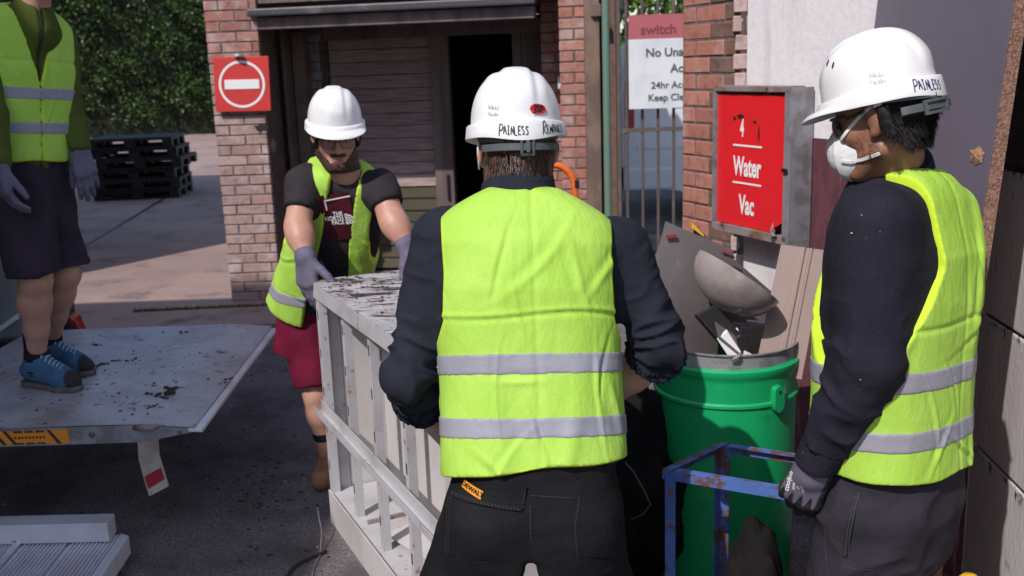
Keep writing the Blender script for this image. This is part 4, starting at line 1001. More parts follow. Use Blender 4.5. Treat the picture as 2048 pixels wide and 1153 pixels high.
for i in range(60):
    px, py = rr.gauss(540, 45), rr.gauss(1010, 60); q = G(px, py)
    clump(m, q, rr.uniform(.004, .013), .3, 1, i + 7000)
tag(m.build('loose_debris', DIRT), kind='stuff'); tag(m2.build('pale_grit', ZINC), kind='stuff')

# ---- green drum -----------------------------------------------------------------------------------------
BC = A(.672, 3.06, 0); BR = .222
RZm = P(1480, 712, BC[1] - BR)[2]
dr = empty('green_drum', BC, 'green plastic drum with zinc rim filled with scrap, lug on its side', 'drum')
gz = P(1480, 742, BC[1] - BR)[2]
m = MB(); m.lathe(BC, [(.0, .012), (BR - .03, .012), (BR - .012, .03), (BR - .004, .12), (BR - .001, gz - .16), (BR - .001, gz - .125), (BR + .006, gz - .12), (BR + .006, gz - .112), (BR - .0, gz - .106), (BR + .0015, gz - .045), (BR + .004, gz - .03), (BR + .010, gz - .022), (BR + .010, gz - .006), (BR + .003, gz), (BR - .012, gz), (BR - .02, gz - .03), (BR - .02, .03), (0, .03)], 72)
m.build('barrel', GREENB, dr, smooth=.7)
m = MB(); m.lathe(BC, [(BR - .005, gz - .01), (BR - .004, RZm - .006), (BR + .002, RZm - .004), (BR + .003, RZm), (BR - .004, RZm + .001), (BR - .010, RZm - .004), (BR - .011, gz - .01)], 72); m.build('rim_band', ZINC, dr, smooth=.7)
# lug on the side
la = math.atan2(P(1545, 800, 2.88)[1] - BC[1], P(1545, 800, 2.88)[0] - BC[0]); lx = A(-math.sin(la), math.cos(la), 0); ln_ = A(math.cos(la), math.sin(la), 0)
lo = BC + ln_ * (BR + .004); lo[2] = P(1545, 795, 2.86)[2]
pts = []; 
for t in range(9): a_ = math.pi * t / 8; pts.append((.021 * math.cos(a_), .022 + .016 * math.sin(a_)))
for t in range(9): a_ = math.pi + math.pi * t / 8; pts.append((.021 * math.cos(a_), -.022 + .028 * math.sin(a_)))
m = MB(); n = len(pts); m.add([lo + lx * a_ + A(0, 0, b_) - ln_ * .012 for a_, b_ in pts] + [lo + lx * a_ * .92 + A(0, 0, b_ * .95) + ln_ * .014 for a_, b_ in pts], [tuple(range(n, 2 * n)), tuple(reversed(range(n)))] + [(i, (i + 1) % n, (i + 1) % n + n, i + n) for i in range(n)])
lg = m.build('lug', GREENB, dr, smooth=.6)
m = MB(); m.lathe(lo + A(0, 0, .016) + ln_ * .0145, [(0, .0), (.0065, .0)], 14, lx, A(0, 0, 1), ln_); m.build('hole', HAZB, lg)
q = BC + nrm(P(1474, 700, 2.84) - BC * A(1, 1, 0) - A(0, 0, P(1474, 700, 2.84)[2])) * (BR + .006) + A(0, 0, RZm - .006)
m = MB(); m.tube([q + A(-.018, 0, -.006), q + A(-.006, -.008, .004), q + A(.005, -.006, .008), q + A(.006, 0, .018)], [.003, .006, .005, .003], 8); m.build('rusty_clip', RUSTG, dr, smooth=True)
# scrap in the drum
MB().lathe(BC + A(0, 0, RZm - .20), [(0, .02), (BR - .021, 0)], 32).build('scrap_fill', BLACKP, dr)
def quadgrid(pl, pr_, n, th, bulge=.0, nn=A(0, -1, 0)):
    """sheet between two polylines"""
    def res(p, n):
        p = np.array(p); d = np.r_[0, np.cumsum(np.linalg.norm(np.diff(p, axis=0), axis=1))]; t = np.linspace(0, d[-1], n)
        return np.stack([np.interp(t, d, p[:, k]) for k in range(3)], 1)
    a_, b_ = res(pl, n), res(pr_, n); V = []
    for i in range(n):
        for k in range(n):
            u = k / (n - 1); V.append(a_[i] * (1 - u) + b_[i] * u + nn * bulge * math.sin(math.pi * u))
    F = [(i * n + k, (i + 1) * n + k, (i + 1) * n + k + 1, i * n + k + 1) for i in range(n - 1) for k in range(n - 1)]
    N_ = len(V); V2 = [v - nn * th for v in V]
    edge = []
    loop = [k for k in range(n)] + [i * n + n - 1 for i in range(1, n)] + [(n - 1) * n + k for k in range(n - 2, -1, -1)] + [i * n for i in range(n - 2, 0, -1)]
    F2 = [tuple(reversed([v + N_ for v in f])) for f in F]
    for i in range(len(loop)): a0, b0_ = loop[i], loop[(i + 1) % len(loop)]; edge.append((a0, b0_, b0_ + N_, a0 + N_))
    m = MB(); m.add(V + V2, F + F2 + edge); return m
Ys = 3.20
sheet_l = [P(1331, 443, Ys), P(1322, 480, Ys - .01), P(1298, 545, Ys - .05), P(1312, 640, Ys - .12), P(1345, 760, Ys - .14)]
sheet_r = [P(1466, 500, Ys + .02), P(1470, 520, Ys), P(1448, 560, Ys - .02), P(1440, 640, Ys - .06), P(1430, 760, Ys - .10)]
m = quadgrid(sheet_l, sheet_r, 16, .005, .015); o = m.build('plastic_sheet', GREYSHEET, None, smooth=.6)
tag(o, 'large grey plastic sheet with red clip standing at the back left of the drum', 'sheet')
q = P(1343, 473, Ys - .03); MB().obox(q - A(.017, .004, .004), A(.034, 0, .002), A(0, .012, 0), A(0, 0, .008)).build('red_clip', LAMPR, o, bevel=.002)
q = P(1455, 502, Ys - .015); MB().obox(q - A(.017, .004, .004), A(.032, 0, -.003), A(0, .010, 0), A(0, 0, .005)).build('red_clip', LAMPR, o, bevel=.002)
y0_, y1_ = P(1383, 452, Ys + .03), P(1407, 470, Ys + .03)
o = MB().hexa([y0_ + A(0, 0, -.006), y1_ + A(0, 0, -.006), y1_ + A(0, .02, -.006), y0_ + A(0, .02, -.006), y0_ + A(0, 0, .012), y1_ + A(0, 0, .002), y1_ + A(0, .02, .002), y0_ + A(0, .02, .012)]).build('yellow_strip', YELM)
tag(o, 'short yellow strip poking up behind the grey plastic sheet', 'strip')
bk = quadgrid([P(1388, 450, Ys + .07), P(1380, 620, Ys + .02)], [P(1545, 585, Ys + .12), P(1530, 690, Ys + .03)], 8, .008, .004)
o = bk.build('rear_sheet', GREYSHEET); tag(o, 'second grey sheet edge leaning behind the dome in the drum', 'sheet')
# smoked dome
Yd = 3.0; d0, d1 = P(1399, 500, Yd + .02), P(1556, 606, Yd - .03); dc = (d0 + d1) / 2; rad = np.linalg.norm(d1 - d0) / 2
ax_ = nrm(d1 - d0); dn = nrm(P(1448, 640, Yd) - P(1500, 560, Yd)); dn = nrm(dn - ax_ * np.dot(dn, ax_)); dn = nrm(dn + A(0, -.14, 0)); dn = nrm(dn - ax_ * np.dot(dn, ax_)); ay_ = np.cross(dn, ax_)
pf = [(rad * math.cos(t), .80 * rad * math.sin(t)) for t in np.linspace(0, math.pi / 2, 18)]
pf2 = [(r_ * .965, z_ * .955) for r_, z_ in pf][::-1]
m = MB(); m.lathe(dc, [(max(r_, 1e-4), z_) for r_, z_ in pf2 + pf + [pf2[-1]]], 56, ax_, ay_, dn); o = m.build('plastic_dome', DOMEM, None, smooth=.9)
tag(o, 'dusty brown half dome shade lying tilted in the drum', 'dome')
# tan channel profile
Yt = 3.02; ta, tb = P(1562, 489, Yt + .06), P(1642, 500, Yt + .04); bq = P(1509, 745, Yt - .06)
tx = nrm(tb - ta); tl = bq - ta; tn = nrm(np.cross(tx, tl)); tn = tn if tn[1] < 0 else -tn; tw = np.linalg.norm(tb - ta)
pf = [(0, 0), (0, .006), (tw * .52, .006), (tw * .545, .012), (tw * .60, .012), (tw * .63, .004), (tw * .70, .004), (tw * .73, .012), (tw * .78, .012), (tw * .8, .006), (tw * 1.12, .006), (tw * 1.12, -.02), (tw * 1.10, -.02), (tw * 1.10, 0)]
n = len(pf); m = MB(); vs = [ta + tx * a_ + tn * b_ for a_, b_ in pf] + [ta + tx * a_ * 1.04 + tn * b_ + tl * 1.0 for a_, b_ in pf]
m.add(vs, [(i, (i + 1) % n, (i + 1) % n + n, i + n) for i in range(n)] + [tuple(range(n)), tuple(reversed(range(n, 2 * n)))])
o = m.build('channel_profile', TAN, None, bevel=.0015); tag(o, 'dusty tan grooved channel profile standing at the drum right side', 'profile')
# black case, white strips, bits
Yb = 2.93; ba, bb_, bc_ = P(1386, 632, Yb), P(1424, 612, Yb + .02), P(1437, 690, Yb - .02)
m = MB(); m.obox(ba, bb_ - ba, bc_ - ba, nrm(np.cross(bb_ - ba, bc_ - ba)) * -.03); o = m.build('black_case', BLACKP, None, bevel=.005); tag(o, 'black plastic case tipped into the drum left of the white strips', 'case')
ra_, rb_, rc_ = P(1426, 632, Yb - .02), P(1470, 668, Yb - .03), P(1436, 678, Yb - .05)
m = MB(); m.obox(ra_, rb_ - ra_, rc_ - ra_, A(.004, .012, .006)); o = m.build('grey_box', GREYSHEET, None, bevel=.003); tag(o, 'small dark grey speckled box in the drum between case and dome', 'box')
Yw = 2.885; wa, wb_, wc = P(1434, 679, Yw), P(1455, 663, Yw), P(1462, 722, Yw - .01)
m = MB(); m.obox(wa, wb_ - wa, wc - wa, A(0, .012, .004)); o = m.build('white_strip', SIGNWHITE, None, bevel=.002); tag(o, 'white plastic strip standing near the front of the drum', 'strip', 'white strips in the drum')
wa, wb_, wc = P(1461, 671, 2.92), P(1476, 659, 2.92), P(1466, 684, 2.91)
m = MB(); m.obox(wa, wb_ - wa, wc - wa, A(0, .012, .004)); o = m.build('white_strip', SIGNWHITE, None, bevel=.002); tag(o, 'shorter white strip end right behind the long white strip', 'strip', 'white strips in the drum')
wa, wb_, wc = P(1470, 700, 2.865), P(1493, 701, 2.865), P(1488, 716, 2.86)
m = MB(); m.add([P(1488, 701, 2.88), P(1503, 708, 2.88), P(1500, 730, 2.88), P(1482, 730, 2.88), P(1488, 701, 2.90), P(1503, 708, 2.90), P(1500, 730, 2.90), P(1482, 730, 2.90)], [(0, 3, 2, 1), (4, 5, 6, 7), (0, 1, 5, 4), (1, 2, 6, 5), (2, 3, 7, 6), (3, 0, 4, 7)]); o = m.build('white_chip', SIGNWHITE); tag(o, 'small pale plastic chip at the front rim of the drum', 'chip')
m = MB(); rr = random.Random(77)
for k in range(46):
    a_, r_ = rr.uniform(0, 6.28), BR * .85 * math.sqrt(rr.random()); c_ = BC + A(math.cos(a_) * r_, math.sin(a_) * r_, RZm - .17 + rr.uniform(0, .07)); v1, v2 = nrm(np.array([rr.gauss(0, 1) for _ in range(3)])), nrm(np.array([rr.gauss(0, 1) for _ in range(3)])); v2 = nrm(v2 - v1 * (v1 @ v2))
    m.obox(c_, v1 * rr.uniform(.02, .09), v2 * rr.uniform(.01, .035), np.cross(v1, v2) * rr.uniform(.003, .014))
tag(m.build('mixed_scrap', simple('mixed_scrap_plastic', (.10, .09, .09), .5, 0, (.34, .30, .29), 9, .5, .56)), kind='stuff')
# slotted bracket plate at the back
Yk = 3.08; pl = MB(); 
for (x_, y_, w_, h_) in ((1480, 655, 6, 45), (1502, 655, 6, 45), (1486, 655, 16, 5), (1486, 672, 16, 5), (1486, 690, 5, 10), (1497, 690, 5, 10)):
    q0_, q1_ = P(x_, y_, Yk), P(x_ + w_, y_ + h_, Yk - .02); pl.hexa([(q0_[0], Yk, q1_[2]), (q1_[0], Yk, q1_[2]), (q1_[0], Yk + .004, q1_[2]), (q0_[0], Yk + .004, q1_[2]), (q0_[0], Yk, q0_[2]), (q1_[0], Yk, q0_[2]), (q1_[0], Yk + .004, q0_[2]), (q0_[0], Yk + .004, q0_[2])])
o = pl.build('slotted_bracket', ZINC); tag(o, 'small grey slotted bracket in the drum under the dome', 'bracket')
m = MB(); m.obox(P(1466, 646, 3.15), P(1528, 652, 3.15) - P(1466, 646, 3.15), A(0, .01, 0), P(1466, 730, 3.1) - P(1466, 646, 3.15)); o = m.build('tan_board', TAN); tag(o, 'tan board standing at the back of the drum under the dome', 'board')

# ---- blue rusty angle frame in front of the drum ----------------------------------------------------------
FZ = .70
fa = G(1324, 938, FZ); fb = G(1440, 884, FZ); fd = G(1545, 975, FZ)
u1 = nrm(fd - fa); flen = .52; fd = fa + u1 * flen; fc = fb + (fd - fa)
bf = empty('blue_frame', (fa + fc) / 2 * A(1, 1, 0), 'rusty blue steel angle frame standing in front of the green drum', 'frame')
tw_ = .024
in1 = nrm(fb - fa)
def lbar(a_, b_, inward, nm):
    a_, b_ = np.asarray(a_), np.asarray(b_); d = b_ - a_
    m = MB(); m.obox(a_, d, inward * tw_, A(0, 0, -.004)); m.obox(a_ + A(0, 0, -.0042), d, inward * .004, A(0, 0, -tw_)); m.build(nm, BLUEF, bf, bevel=.001)
lbar(fa, fb, u1, 'side_rail'); lbar(fa + u1 * .031, fd - u1 * .031, in1, 'front_rail'); lbar(fb + u1 * .031, fc - u1 * .031, -in1, 'back_rail'); lbar(fd, fc, -u1, 'side_rail')
for q, i1, i2 in ((fa, u1, in1), (fb, u1, -in1), (fd, -u1, in1), (fc, -u1, -in1)):
    m = MB(); q0_ = q + i1 * .0045 + i2 * .0045 + A(0, 0, -FZ); m.obox(q0_, i1 * .027, i2 * .004, A(0, 0, FZ - .0045)); m.obox(q0_ + i2 * .0042, i1 * .004, i2 * .026, A(0, 0, FZ - .0045)); m.build('leg', BLUEF, bf, bevel=.001)
for z_ in (.10,):
    for (a_, b_, inn) in ((fa, fb, u1), (fd, fc, -u1), (fb, fc, -in1)):
        m = MB(); d = nrm(b_ - a_); m.obox(a_ + d * .04 + inn * .010 + A(0, 0, z_ - FZ), (b_ - a_) - d * .08, inn * .025, A(0, 0, .004)); m.build('lower_rail', BLUEF, bf)

# ---- dark sacks -----------------------------------------------------------------------------------------------
def lump(name, c, r, seed, mat, label, cat, group=None, sub=4):
    bm = bmesh.new(); bmesh.ops.create_icosphere(bm, subdivisions=sub, radius=1); rr = np.random.default_rng(seed); ph = rr.random((9, 4)) * 6.28; dirs = rr.normal(size=(9, 3))
    vs = []
    for v in bm.verts:
        p = np.array(v.co[:]); s = 1 + sum(.10 / (1 + .45 * i) * math.sin(np.dot(dirs[i], p) * (1.8 + 1.0 * i) + ph[i, 0]) for i in range(9))
        s += .10 * abs(math.sin(6 * p[0] + 4 * p[2] + 2 * math.sin(5 * p[1] + ph[0, 1]))) - .08 * abs(math.sin(9 * p[1] - 5 * p[2] + 3 * math.sin(4 * p[0] + ph[1, 1])))
        q = p * s * np.array(r) + np.array(c); q[2] = max(q[2], .003); vs.append(q)
    m = MB(); m.add(vs, [tuple(v.index for v in f.verts) for f in bm.faces]); bm.free()
    return tag(m.build(name, mat, None, smooth=True), label, cat, group)
lump('dark_sack', (.565, 2.22, .22), (.095, .10, .34), 3, SACK, 'crumpled black sack leaning inside the blue frame below the glove', 'sack')
lump('dark_sack', (.40, 3.02, .33), (.17, .22, .36), 6, SACK, 'dark brown sack in shade between the middle worker and the drum', 'sack')
m = MB(); m.tube([P(1250, 925, 2.75), P(1268, 945, 2.72), P(1290, 985, 2.70), P(1301, 1010, 2.7), P(1285, 1030, 2.72), P(1262, 1040, 2.75)], .0022, 6)
tag(m.build('thin_cord', STEELD, smooth=True), 'thin dark cord looped over the sack behind the worker', 'cord')
# ---- orange hand truck, its hoop seen behind the worker's neck ------------------------------------------------------
hY = 3.95; zt_ = P(1118, 322, hY)[2]; xr_ = P(1150, 380, hY)[0]; xl_ = xr_ - .29
ht_ = empty('hand_truck', ((xl_ + xr_) / 2, hY, 0), 'bent orange tube frame rising behind the neck of the middle worker', 'hand truck')
pts = [A(xr_ + .01, hY, .12), A(xr_ + .005, hY, 1.05), A(xr_, hY, zt_ - .115)]
for t in np.linspace(0, math.pi / 2, 7)[1:]: pts.append(A(xr_ - .085 + .085 * math.cos(t), hY, zt_ - .115 + .10 * math.sin(t)))
pts += [A(xl_ + .085, hY, zt_ - .012)]
for t in np.linspace(math.pi / 2, math.pi, 7)[1:]: pts.append(A(xl_ + .085 + .085 * math.cos(t), hY, zt_ - .115 + .10 * math.sin(t)))
pts += [A(xl_, hY, 1.05), A(xl_, hY, .12)]
m = MB(); m.tube(pts, .0135, 12); m.build('tube_frame', ORANGE, ht_, smooth=.7)
m = MB()
for z_ in (.3, .65, .95): m.tube([(xl_, hY, z_), (xr_, hY, z_)], .010, 8)
m.build('cross_bar', ORANGE, ht_, smooth=.7)
MB().box((xl_ - .02, hY - .25, .03), (xr_ + .02, hY + .01, .036)).build('toe_plate', ORANGE, ht_)
for x_ in (xl_ - .05, xr_ + .02):
    wl = MB(); wl.lathe((x_, hY + .10, .125), [(0, 0), (.06, 0), (.12, .005), (.125, .02), (.12, .035), (0, .04)], 24, (0, 1, 0), (0, 0, 1), (1, 0, 0)); wl.build('wheel', RUBBER, ht_, smooth=.7)
q = P(1152, 366, hY); MB().box((q[0] - .006, hY - .016, q[2] - .02), (q[0] + .012, hY + .016, q[2] + .012)).build('clamp', DARKM, ht_, bevel=.003)
# ---- small yellow cap at the lower right
q = P(1940, 1153, 2.0); yc = empty('bottle', (q[0], 2.0, 0), 'bottle with a yellow cap at the bottom right corner by the board foot', 'bottle'); m = MB(); m.lathe((q[0] , 2.0, q[2] - .05), [(.0, .055), (.015, .052), (.026, .04), (.030, .02), (.030, 0), (0, 0)], 24); m.build('cap', YELM, yc, smooth=.7)
m = MB(); m.lathe((q[0], 2.0, 0.001), [(0, 0), (.05, 0), (.055, .02), (.055, q[2] - .09), (.03, q[2] - .051), (0, q[2] - .051)], 24); m.build('shell', BLACKP, yc, smooth=.7)
# ---- unseen tall brick block added beside the truck (outside the picture, throws the shade over the truck)
bl_ = empty('truck_shade_block', (-7, -2, 0), 'unseen tall brick block added outside the left edge to shade the truck', 'building')
MB().box((-12, -9, 0), (-4.35, 2.3, 6.4)).build('walls', MORTAR if False else simple('plain_brick', (0.32, 0.14, 0.11), 0.9, 0, (0.25, 0.11, 0.09), 20), bl_)
MB().box((-12.1, -9.1, 6.405), (-4.3, 2.4, 6.5)).build('roof', LEADM, bl_)
for y_ in (-7, -4, -1):
    for z_ in (1.0, 4.0):
        f = MB().box((-4.352, y_, z_), (-4.31, y_ + 1.2, z_ + 1.5)).build('window', SIGNWHITE, bl_); MB().box((-4.315, y_ + .08, z_ + .08), (-4.305, y_ + 1.12, z_ + 1.42)).build('pane', GLASSD, f)
bl2 = empty('drive_shade_block', (-8, 10, 0), 'unseen brick block added outside the left edge to shade the drive', 'building')  # unseen block, added to throw the shadow across the drive
MB().box((-12, 6.2, 0), (-5.75, 11.8, 7.0)).build('walls', bpy.data.materials['plain_brick'], bl2)
MB().box((-12.1, 6.1, 7.005), (-5.7, 11.9, 7.15)).build('roof', LEADM, bl2)
# ================================================================== PEOPLE: signed distance bodies, meshed by surface nets
f32 = np.float32
def smin(a, b, k):
    if k <= 0: return np.minimum(a, b)
    h = np.clip(0.5 + 0.5 * (b - a) / k, 0, 1); return b + (a - b) * h - k * h * (1 - h)
def smax(a, b, k): return -smin(-a, -b, k)
def cap(a, b, ra, rb, n=None, flat=1.0):
    a = np.asarray(a, float); b = np.asarray(b, float); ab = b - a; L2 = float(ab @ ab) + 1e-12
    nn = None if n is None else nrm(n)
    def f(X, Y, Z):
        px, py, pz = X - a[0], Y - a[1], Z - a[2]
        h = np.clip((px * ab[0] + py * ab[1] + pz * ab[2]) / L2, 0, 1)
        qx, qy, qz = px - ab[0] * h, py - ab[1] * h, pz - ab[2] * h
        d2 = qx * qx + qy * qy + qz * qz
        if nn is not None:
            c = qx * nn[0] + qy * nn[1] + qz * nn[2]; d2 = d2 - c * c + (c / flat) ** 2
        return np.sqrt(d2) - (ra + (rb - ra) * h)
    return f
def ell(c, ax, r):
    c = np.asarray(c, float); ax = [nrm(v) for v in ax]; r = list(r); mr = min(r)
    def f(X, Y, Z):
        px, py, pz = X - c[0], Y - c[1], Z - c[2]; s = 0
        for v, q in zip(ax, r): s = s + ((px * v[0] + py * v[1] + pz * v[2]) / q) ** 2
        s = np.sqrt(s); return (s - 1) * mr * (0.5 + 0.5 * np.clip(s, .5, 1.5))
    return f
def uni(prims, k0=.02):
    def f(X, Y, Z):
        d = None
        for p in prims:
            g, k = p if isinstance(p, tuple) else (p, k0)
            v = g(X, Y, Z); d = v if d is None else smin(d, v, k)
        return d
    return f
def off(g, e): return lambda X, Y, Z: g(X, Y, Z) - e
def inter(g, h, k=.004): return lambda X, Y, Z: smax(g(X, Y, Z), h(X, Y, Z), k)
class Frame:
    def __init__(s, o, x, y, z): s.o = np.asarray(o, float); s.x, s.y, s.z = nrm(x), nrm(y), nrm(z)
    def loc(s, X, Y, Z):
        px, py, pz = X - s.o[0], Y - s.o[1], Z - s.o[2]
        return tuple(px * v[0] + py * v[1] + pz * v[2] for v in (s.x, s.y, s.z))
    def w(s, a, b, c): return s.o + s.x * a + s.y * b + s.z * c
def plane(o, n):
    o = np.asarray(o, float); n = nrm(n)
    return lambda X, Y, Z: (X - o[0]) * n[0] + (Y - o[1]) * n[1] + (Z - o[2]) * n[2]
def stack(fr, rows, n=2.4, top=None, slope=.5, x0=.07, k=.05):
    """torso: rows (t, halfwidth, halfdepth, cy[, cx]) along fr.z; top surface slopes down from the neck"""
    rows = np.array([tuple(r) + (0,) * (5 - len(r)) for r in rows], float)
    def f(X, Y, Z):
        x, y, t = fr.loc(X, Y, Z); tc = np.clip(t, rows[0, 0], rows[-1, 0])
        a, b, cy, cx = (np.interp(tc, rows[:, 0], rows[:, i]) for i in (1, 2, 3, 4))
        r = ((np.abs(x - cx) / a) ** n + (np.abs(y - cy) / b) ** n) ** (1 / n)
        d = (r - 1) * np.minimum(a, b)
        d = np.maximum(d, rows[0, 0] - t)
        if top is not None:
            ax_ = np.abs(x); tp = top - slope * np.maximum(ax_ - x0, 0) - .15 * slope * ax_
            d = smax(d, (t - tp) * .9, k)
        else: d = np.maximum(d, t - rows[-1, 0])
        return d
    return f
def surface_nets(F, lo, h):
    S = F < 0
    nx, ny, nz = F.shape
    c = [S[i:nx - 1 + i, j:ny - 1 + j, k:nz - 1 + k] for i in (0, 1) for j in (0, 1) for k in (0, 1)]
    anyv = c[0].copy(); allv = c[0].copy()
    for q in c[1:]: anyv |= q; allv &= q
    act = anyv & ~allv
    idx = np.argwhere(act); m = len(idx)
    if m == 0: return np.zeros((0, 3)), np.zeros((0, 4), int)
    ids = np.full(act.shape, -1, np.int32); ids[act] = np.arange(m, dtype=np.int32)
    acc = np.zeros((m, 3)); cnt = np.zeros(m)
    I, J, K = idx.T
    corners = [(i, j, k) for i in (0, 1) for j in (0, 1) for k in (0, 1)]
    for a in corners:
        for ax in range(3):
            if a[ax] == 1: continue
            b = list(a); b[ax] = 1
            fa = F[I + a[0], J + a[1], K + a[2]]; fb = F[I + b[0], J + b[1], K + b[2]]
            m_ = (fa < 0) != (fb < 0)
            t = np.where(m_, fa / np.where(m_, fa - fb, 1), 0)
            p = np.tile(np.array(a, float), (m, 1)); p[:, ax] += t
            acc += np.where(m_[:, None], p, 0); cnt += m_
    V = np.asarray(lo) + (idx + acc / cnt[:, None]) * h
    quads = []
    for ax in range(3):
        sl0 = [slice(None)] * 3; sl1 = [slice(None)] * 3; sl0[ax] = slice(0, -1); sl1[ax] = slice(1, None)
        a, b = S[tuple(sl0)], S[tuple(sl1)]
        ch = a != b
        u, v = [(1, 2), (2, 0), (0, 1)][ax]
        # skip borders in u and v
        bs = [slice(None)] * 3; bs[u] = slice(1, S.shape[u] - 1); bs[v] = slice(1, S.shape[v] - 1)
        e = np.argwhere(ch[tuple(bs)])
        if len(e) == 0: continue
        e[:, u] += 1; e[:, v] += 1
        flip = b[e[:, 0], e[:, 1], e[:, 2]]
        def idn(du, dv):
            q = e.copy(); q[:, u] -= du; q[:, v] -= dv; return ids[q[:, 0], q[:, 1], q[:, 2]]
        q = np.stack([idn(1, 1), idn(0, 1), idn(0, 0), idn(1, 0)], 1)
        q[flip] = q[flip][:, ::-1]
        quads.append(q)
    Q = np.concatenate(quads); Q = Q[(Q >= 0).all(1)]
    return V, Q
def relax(V, Q, it=1, lam=.5):
    if len(V) == 0: return V
    e = np.concatenate([Q[:, [0, 1]], Q[:, [1, 2]], Q[:, [2, 3]], Q[:, [3, 0]]]); e = np.concatenate([e, e[:, ::-1]])
    for _ in range(it):
        s = np.stack([np.bincount(e[:, 0], V[e[:, 1], k], len(V)) for k in range(3)], 1); c = np.bincount(e[:, 0], minlength=len(V))
        V = V + lam * (s / np.maximum(c, 1)[:, None] - V)
    return V
def mesh_sdf(fn, lo, hi, h, it=1):
    """coarse pass finds the blocks near the surface, only those are evaluated finely"""
    lo = np.asarray(lo, float); hi = np.asarray(hi, float); B = 8
    n = np.maximum(np.ceil((hi - lo) / (h * B)).astype(int), 1)
    H = h * B
    cx, cy, cz = (lo[i] + (np.arange(n[i]) + .5) * H for i in range(3))
    C = fn(cx[:, None, None], cy[None, :, None], cz[None, None, :]); C = np.broadcast_to(C, tuple(n))
    near = np.abs(C) < H * 1.55
    N = n * B + 1
    F = np.repeat(np.repeat(np.repeat(np.where(C < 0, -1.0, 1.0).astype(f32), B, 0), B, 1), B, 2)
    F = np.pad(F, ((0, 1), (0, 1), (0, 1)), mode='edge')
    g = [lo[i] + np.arange(N[i]) * h for i in range(3)]
    # evaluate in z-columns of merged blocks for fewer calls
    for i in range(n[0]):
        for j in range(n[1]):
            ks = np.nonzero(near[i, j])[0]
            if len(ks) == 0: continue
            runs = np.split(ks, np.nonzero(np.diff(ks) > 1)[0] + 1)
            for r in runs:
                a, b = i * B, j * B; k0, k1 = r[0] * B, (r[-1] + 1) * B + 1
                F[a:a + B + 1, b:b + B + 1, k0:k1] = fn(g[0][a:a + B + 1, None, None], g[1][None, b:b + B + 1, None], g[2][None, None, k0:k1])
    V, Q = surface_nets(F, lo, h)
    return relax(V, Q, it), Q
def grad(fn, V, e=.0015):
    g = np.stack([fn(V[:, 0] + (e if k == 0 else 0), V[:, 1] + (e if k == 1 else 0), V[:, 2] + (e if k == 2 else 0)) - fn(V[:, 0] - (e if k == 0 else 0), V[:, 1] - (e if k == 1 else 0), V[:, 2] - (e if k == 2 else 0)) for k in range(3)], 1)
    return g / np.maximum(np.linalg.norm(g, axis=1), 1e-9)[:, None]
# lattice value noise
_perm = np.random.default_rng(99).random((32, 32, 32)).astype(f32)
def vnoise(p, sc, seed=0):
    q = p * np.asarray(sc) + np.array([seed * 7.31, seed * 3.17, seed * 5.77]); i = np.floor(q).astype(int); f = q - i; f = f * f * (3 - 2 * f); r = 0
    for a in (0, 1):
        for b in (0, 1):
            for c in (0, 1):
                w_ = (f[:, 0] if a else 1 - f[:, 0]) * (f[:, 1] if b else 1 - f[:, 1]) * (f[:, 2] if c else 1 - f[:, 2])
                r = r + w_ * _perm[(i[:, 0] + a) % 32, (i[:, 1] + b) % 32, (i[:, 2] + c) % 32]
    return r
def ridge(p, sc, seed=0): return 1 - np.abs(2 * vnoise(p, sc, seed) - 1)
def add_part(name, VQ, mat, parent, attrs=None):
    V, Q = VQ
    return link(name, np_mesh(name, V - woff(parent), Q, True, attrs), mat, parent)
def project(fn, o, d, dist=.25, steps=40):
    """march points o along direction d onto fn's surface"""
    o = np.atleast_2d(np.asarray(o, float)).copy(); d = nrm(d); t = np.zeros(len(o))
    for _ in range(steps):
        p = o + d * t[:, None]; s = fn(p[:, 0], p[:, 1], p[:, 2]); t += s * .75
        t = np.clip(t, 0, dist)
    return o + d * t[:, None]
def onpix(fn, px, py, Y0=1.5, steps=70):
    """surface point of fn met by the line of sight through a photograph pixel (used to place patches)"""
    v = nrm(ray(px, py)); t = Y0 / v[1]
    for _ in range(steps):
        p = CPOS + v * t; t = min(t + float(fn(*[np.array([q]) for q in p])[0]) * .7, 5.0 / v[1])
    p = CPOS + v * t
    return p, grad(fn, p[None])[0]
def decal(fn, V2, F, o, x, y, lift, name, mat, parent, n=None, dist=.12):
    x, y = nrm(x), nrm(y); n = nrm(np.cross(x, y)) if n is None else nrm(n)
    st = o + np.outer(V2[:, 0], x) + np.outer(V2[:, 1], y) + n * .05
    p = project(fn, st, -n, dist); p = p + n * lift
    m = MB(); m.add(list(p), F); return m.build(name, mat, parent)
def gridpatch(w_, h_, nx=16, ny=16):
    V = np.array([((i / nx - .5) * w_, (k / ny - .5) * h_) for k in range(ny + 1) for i in range(nx + 1)])
    F = [(k * (nx + 1) + i, k * (nx + 1) + i + 1, (k + 1) * (nx + 1) + i + 1, (k + 1) * (nx + 1) + i) for k in range(ny) for i in range(nx)]
    return V, F

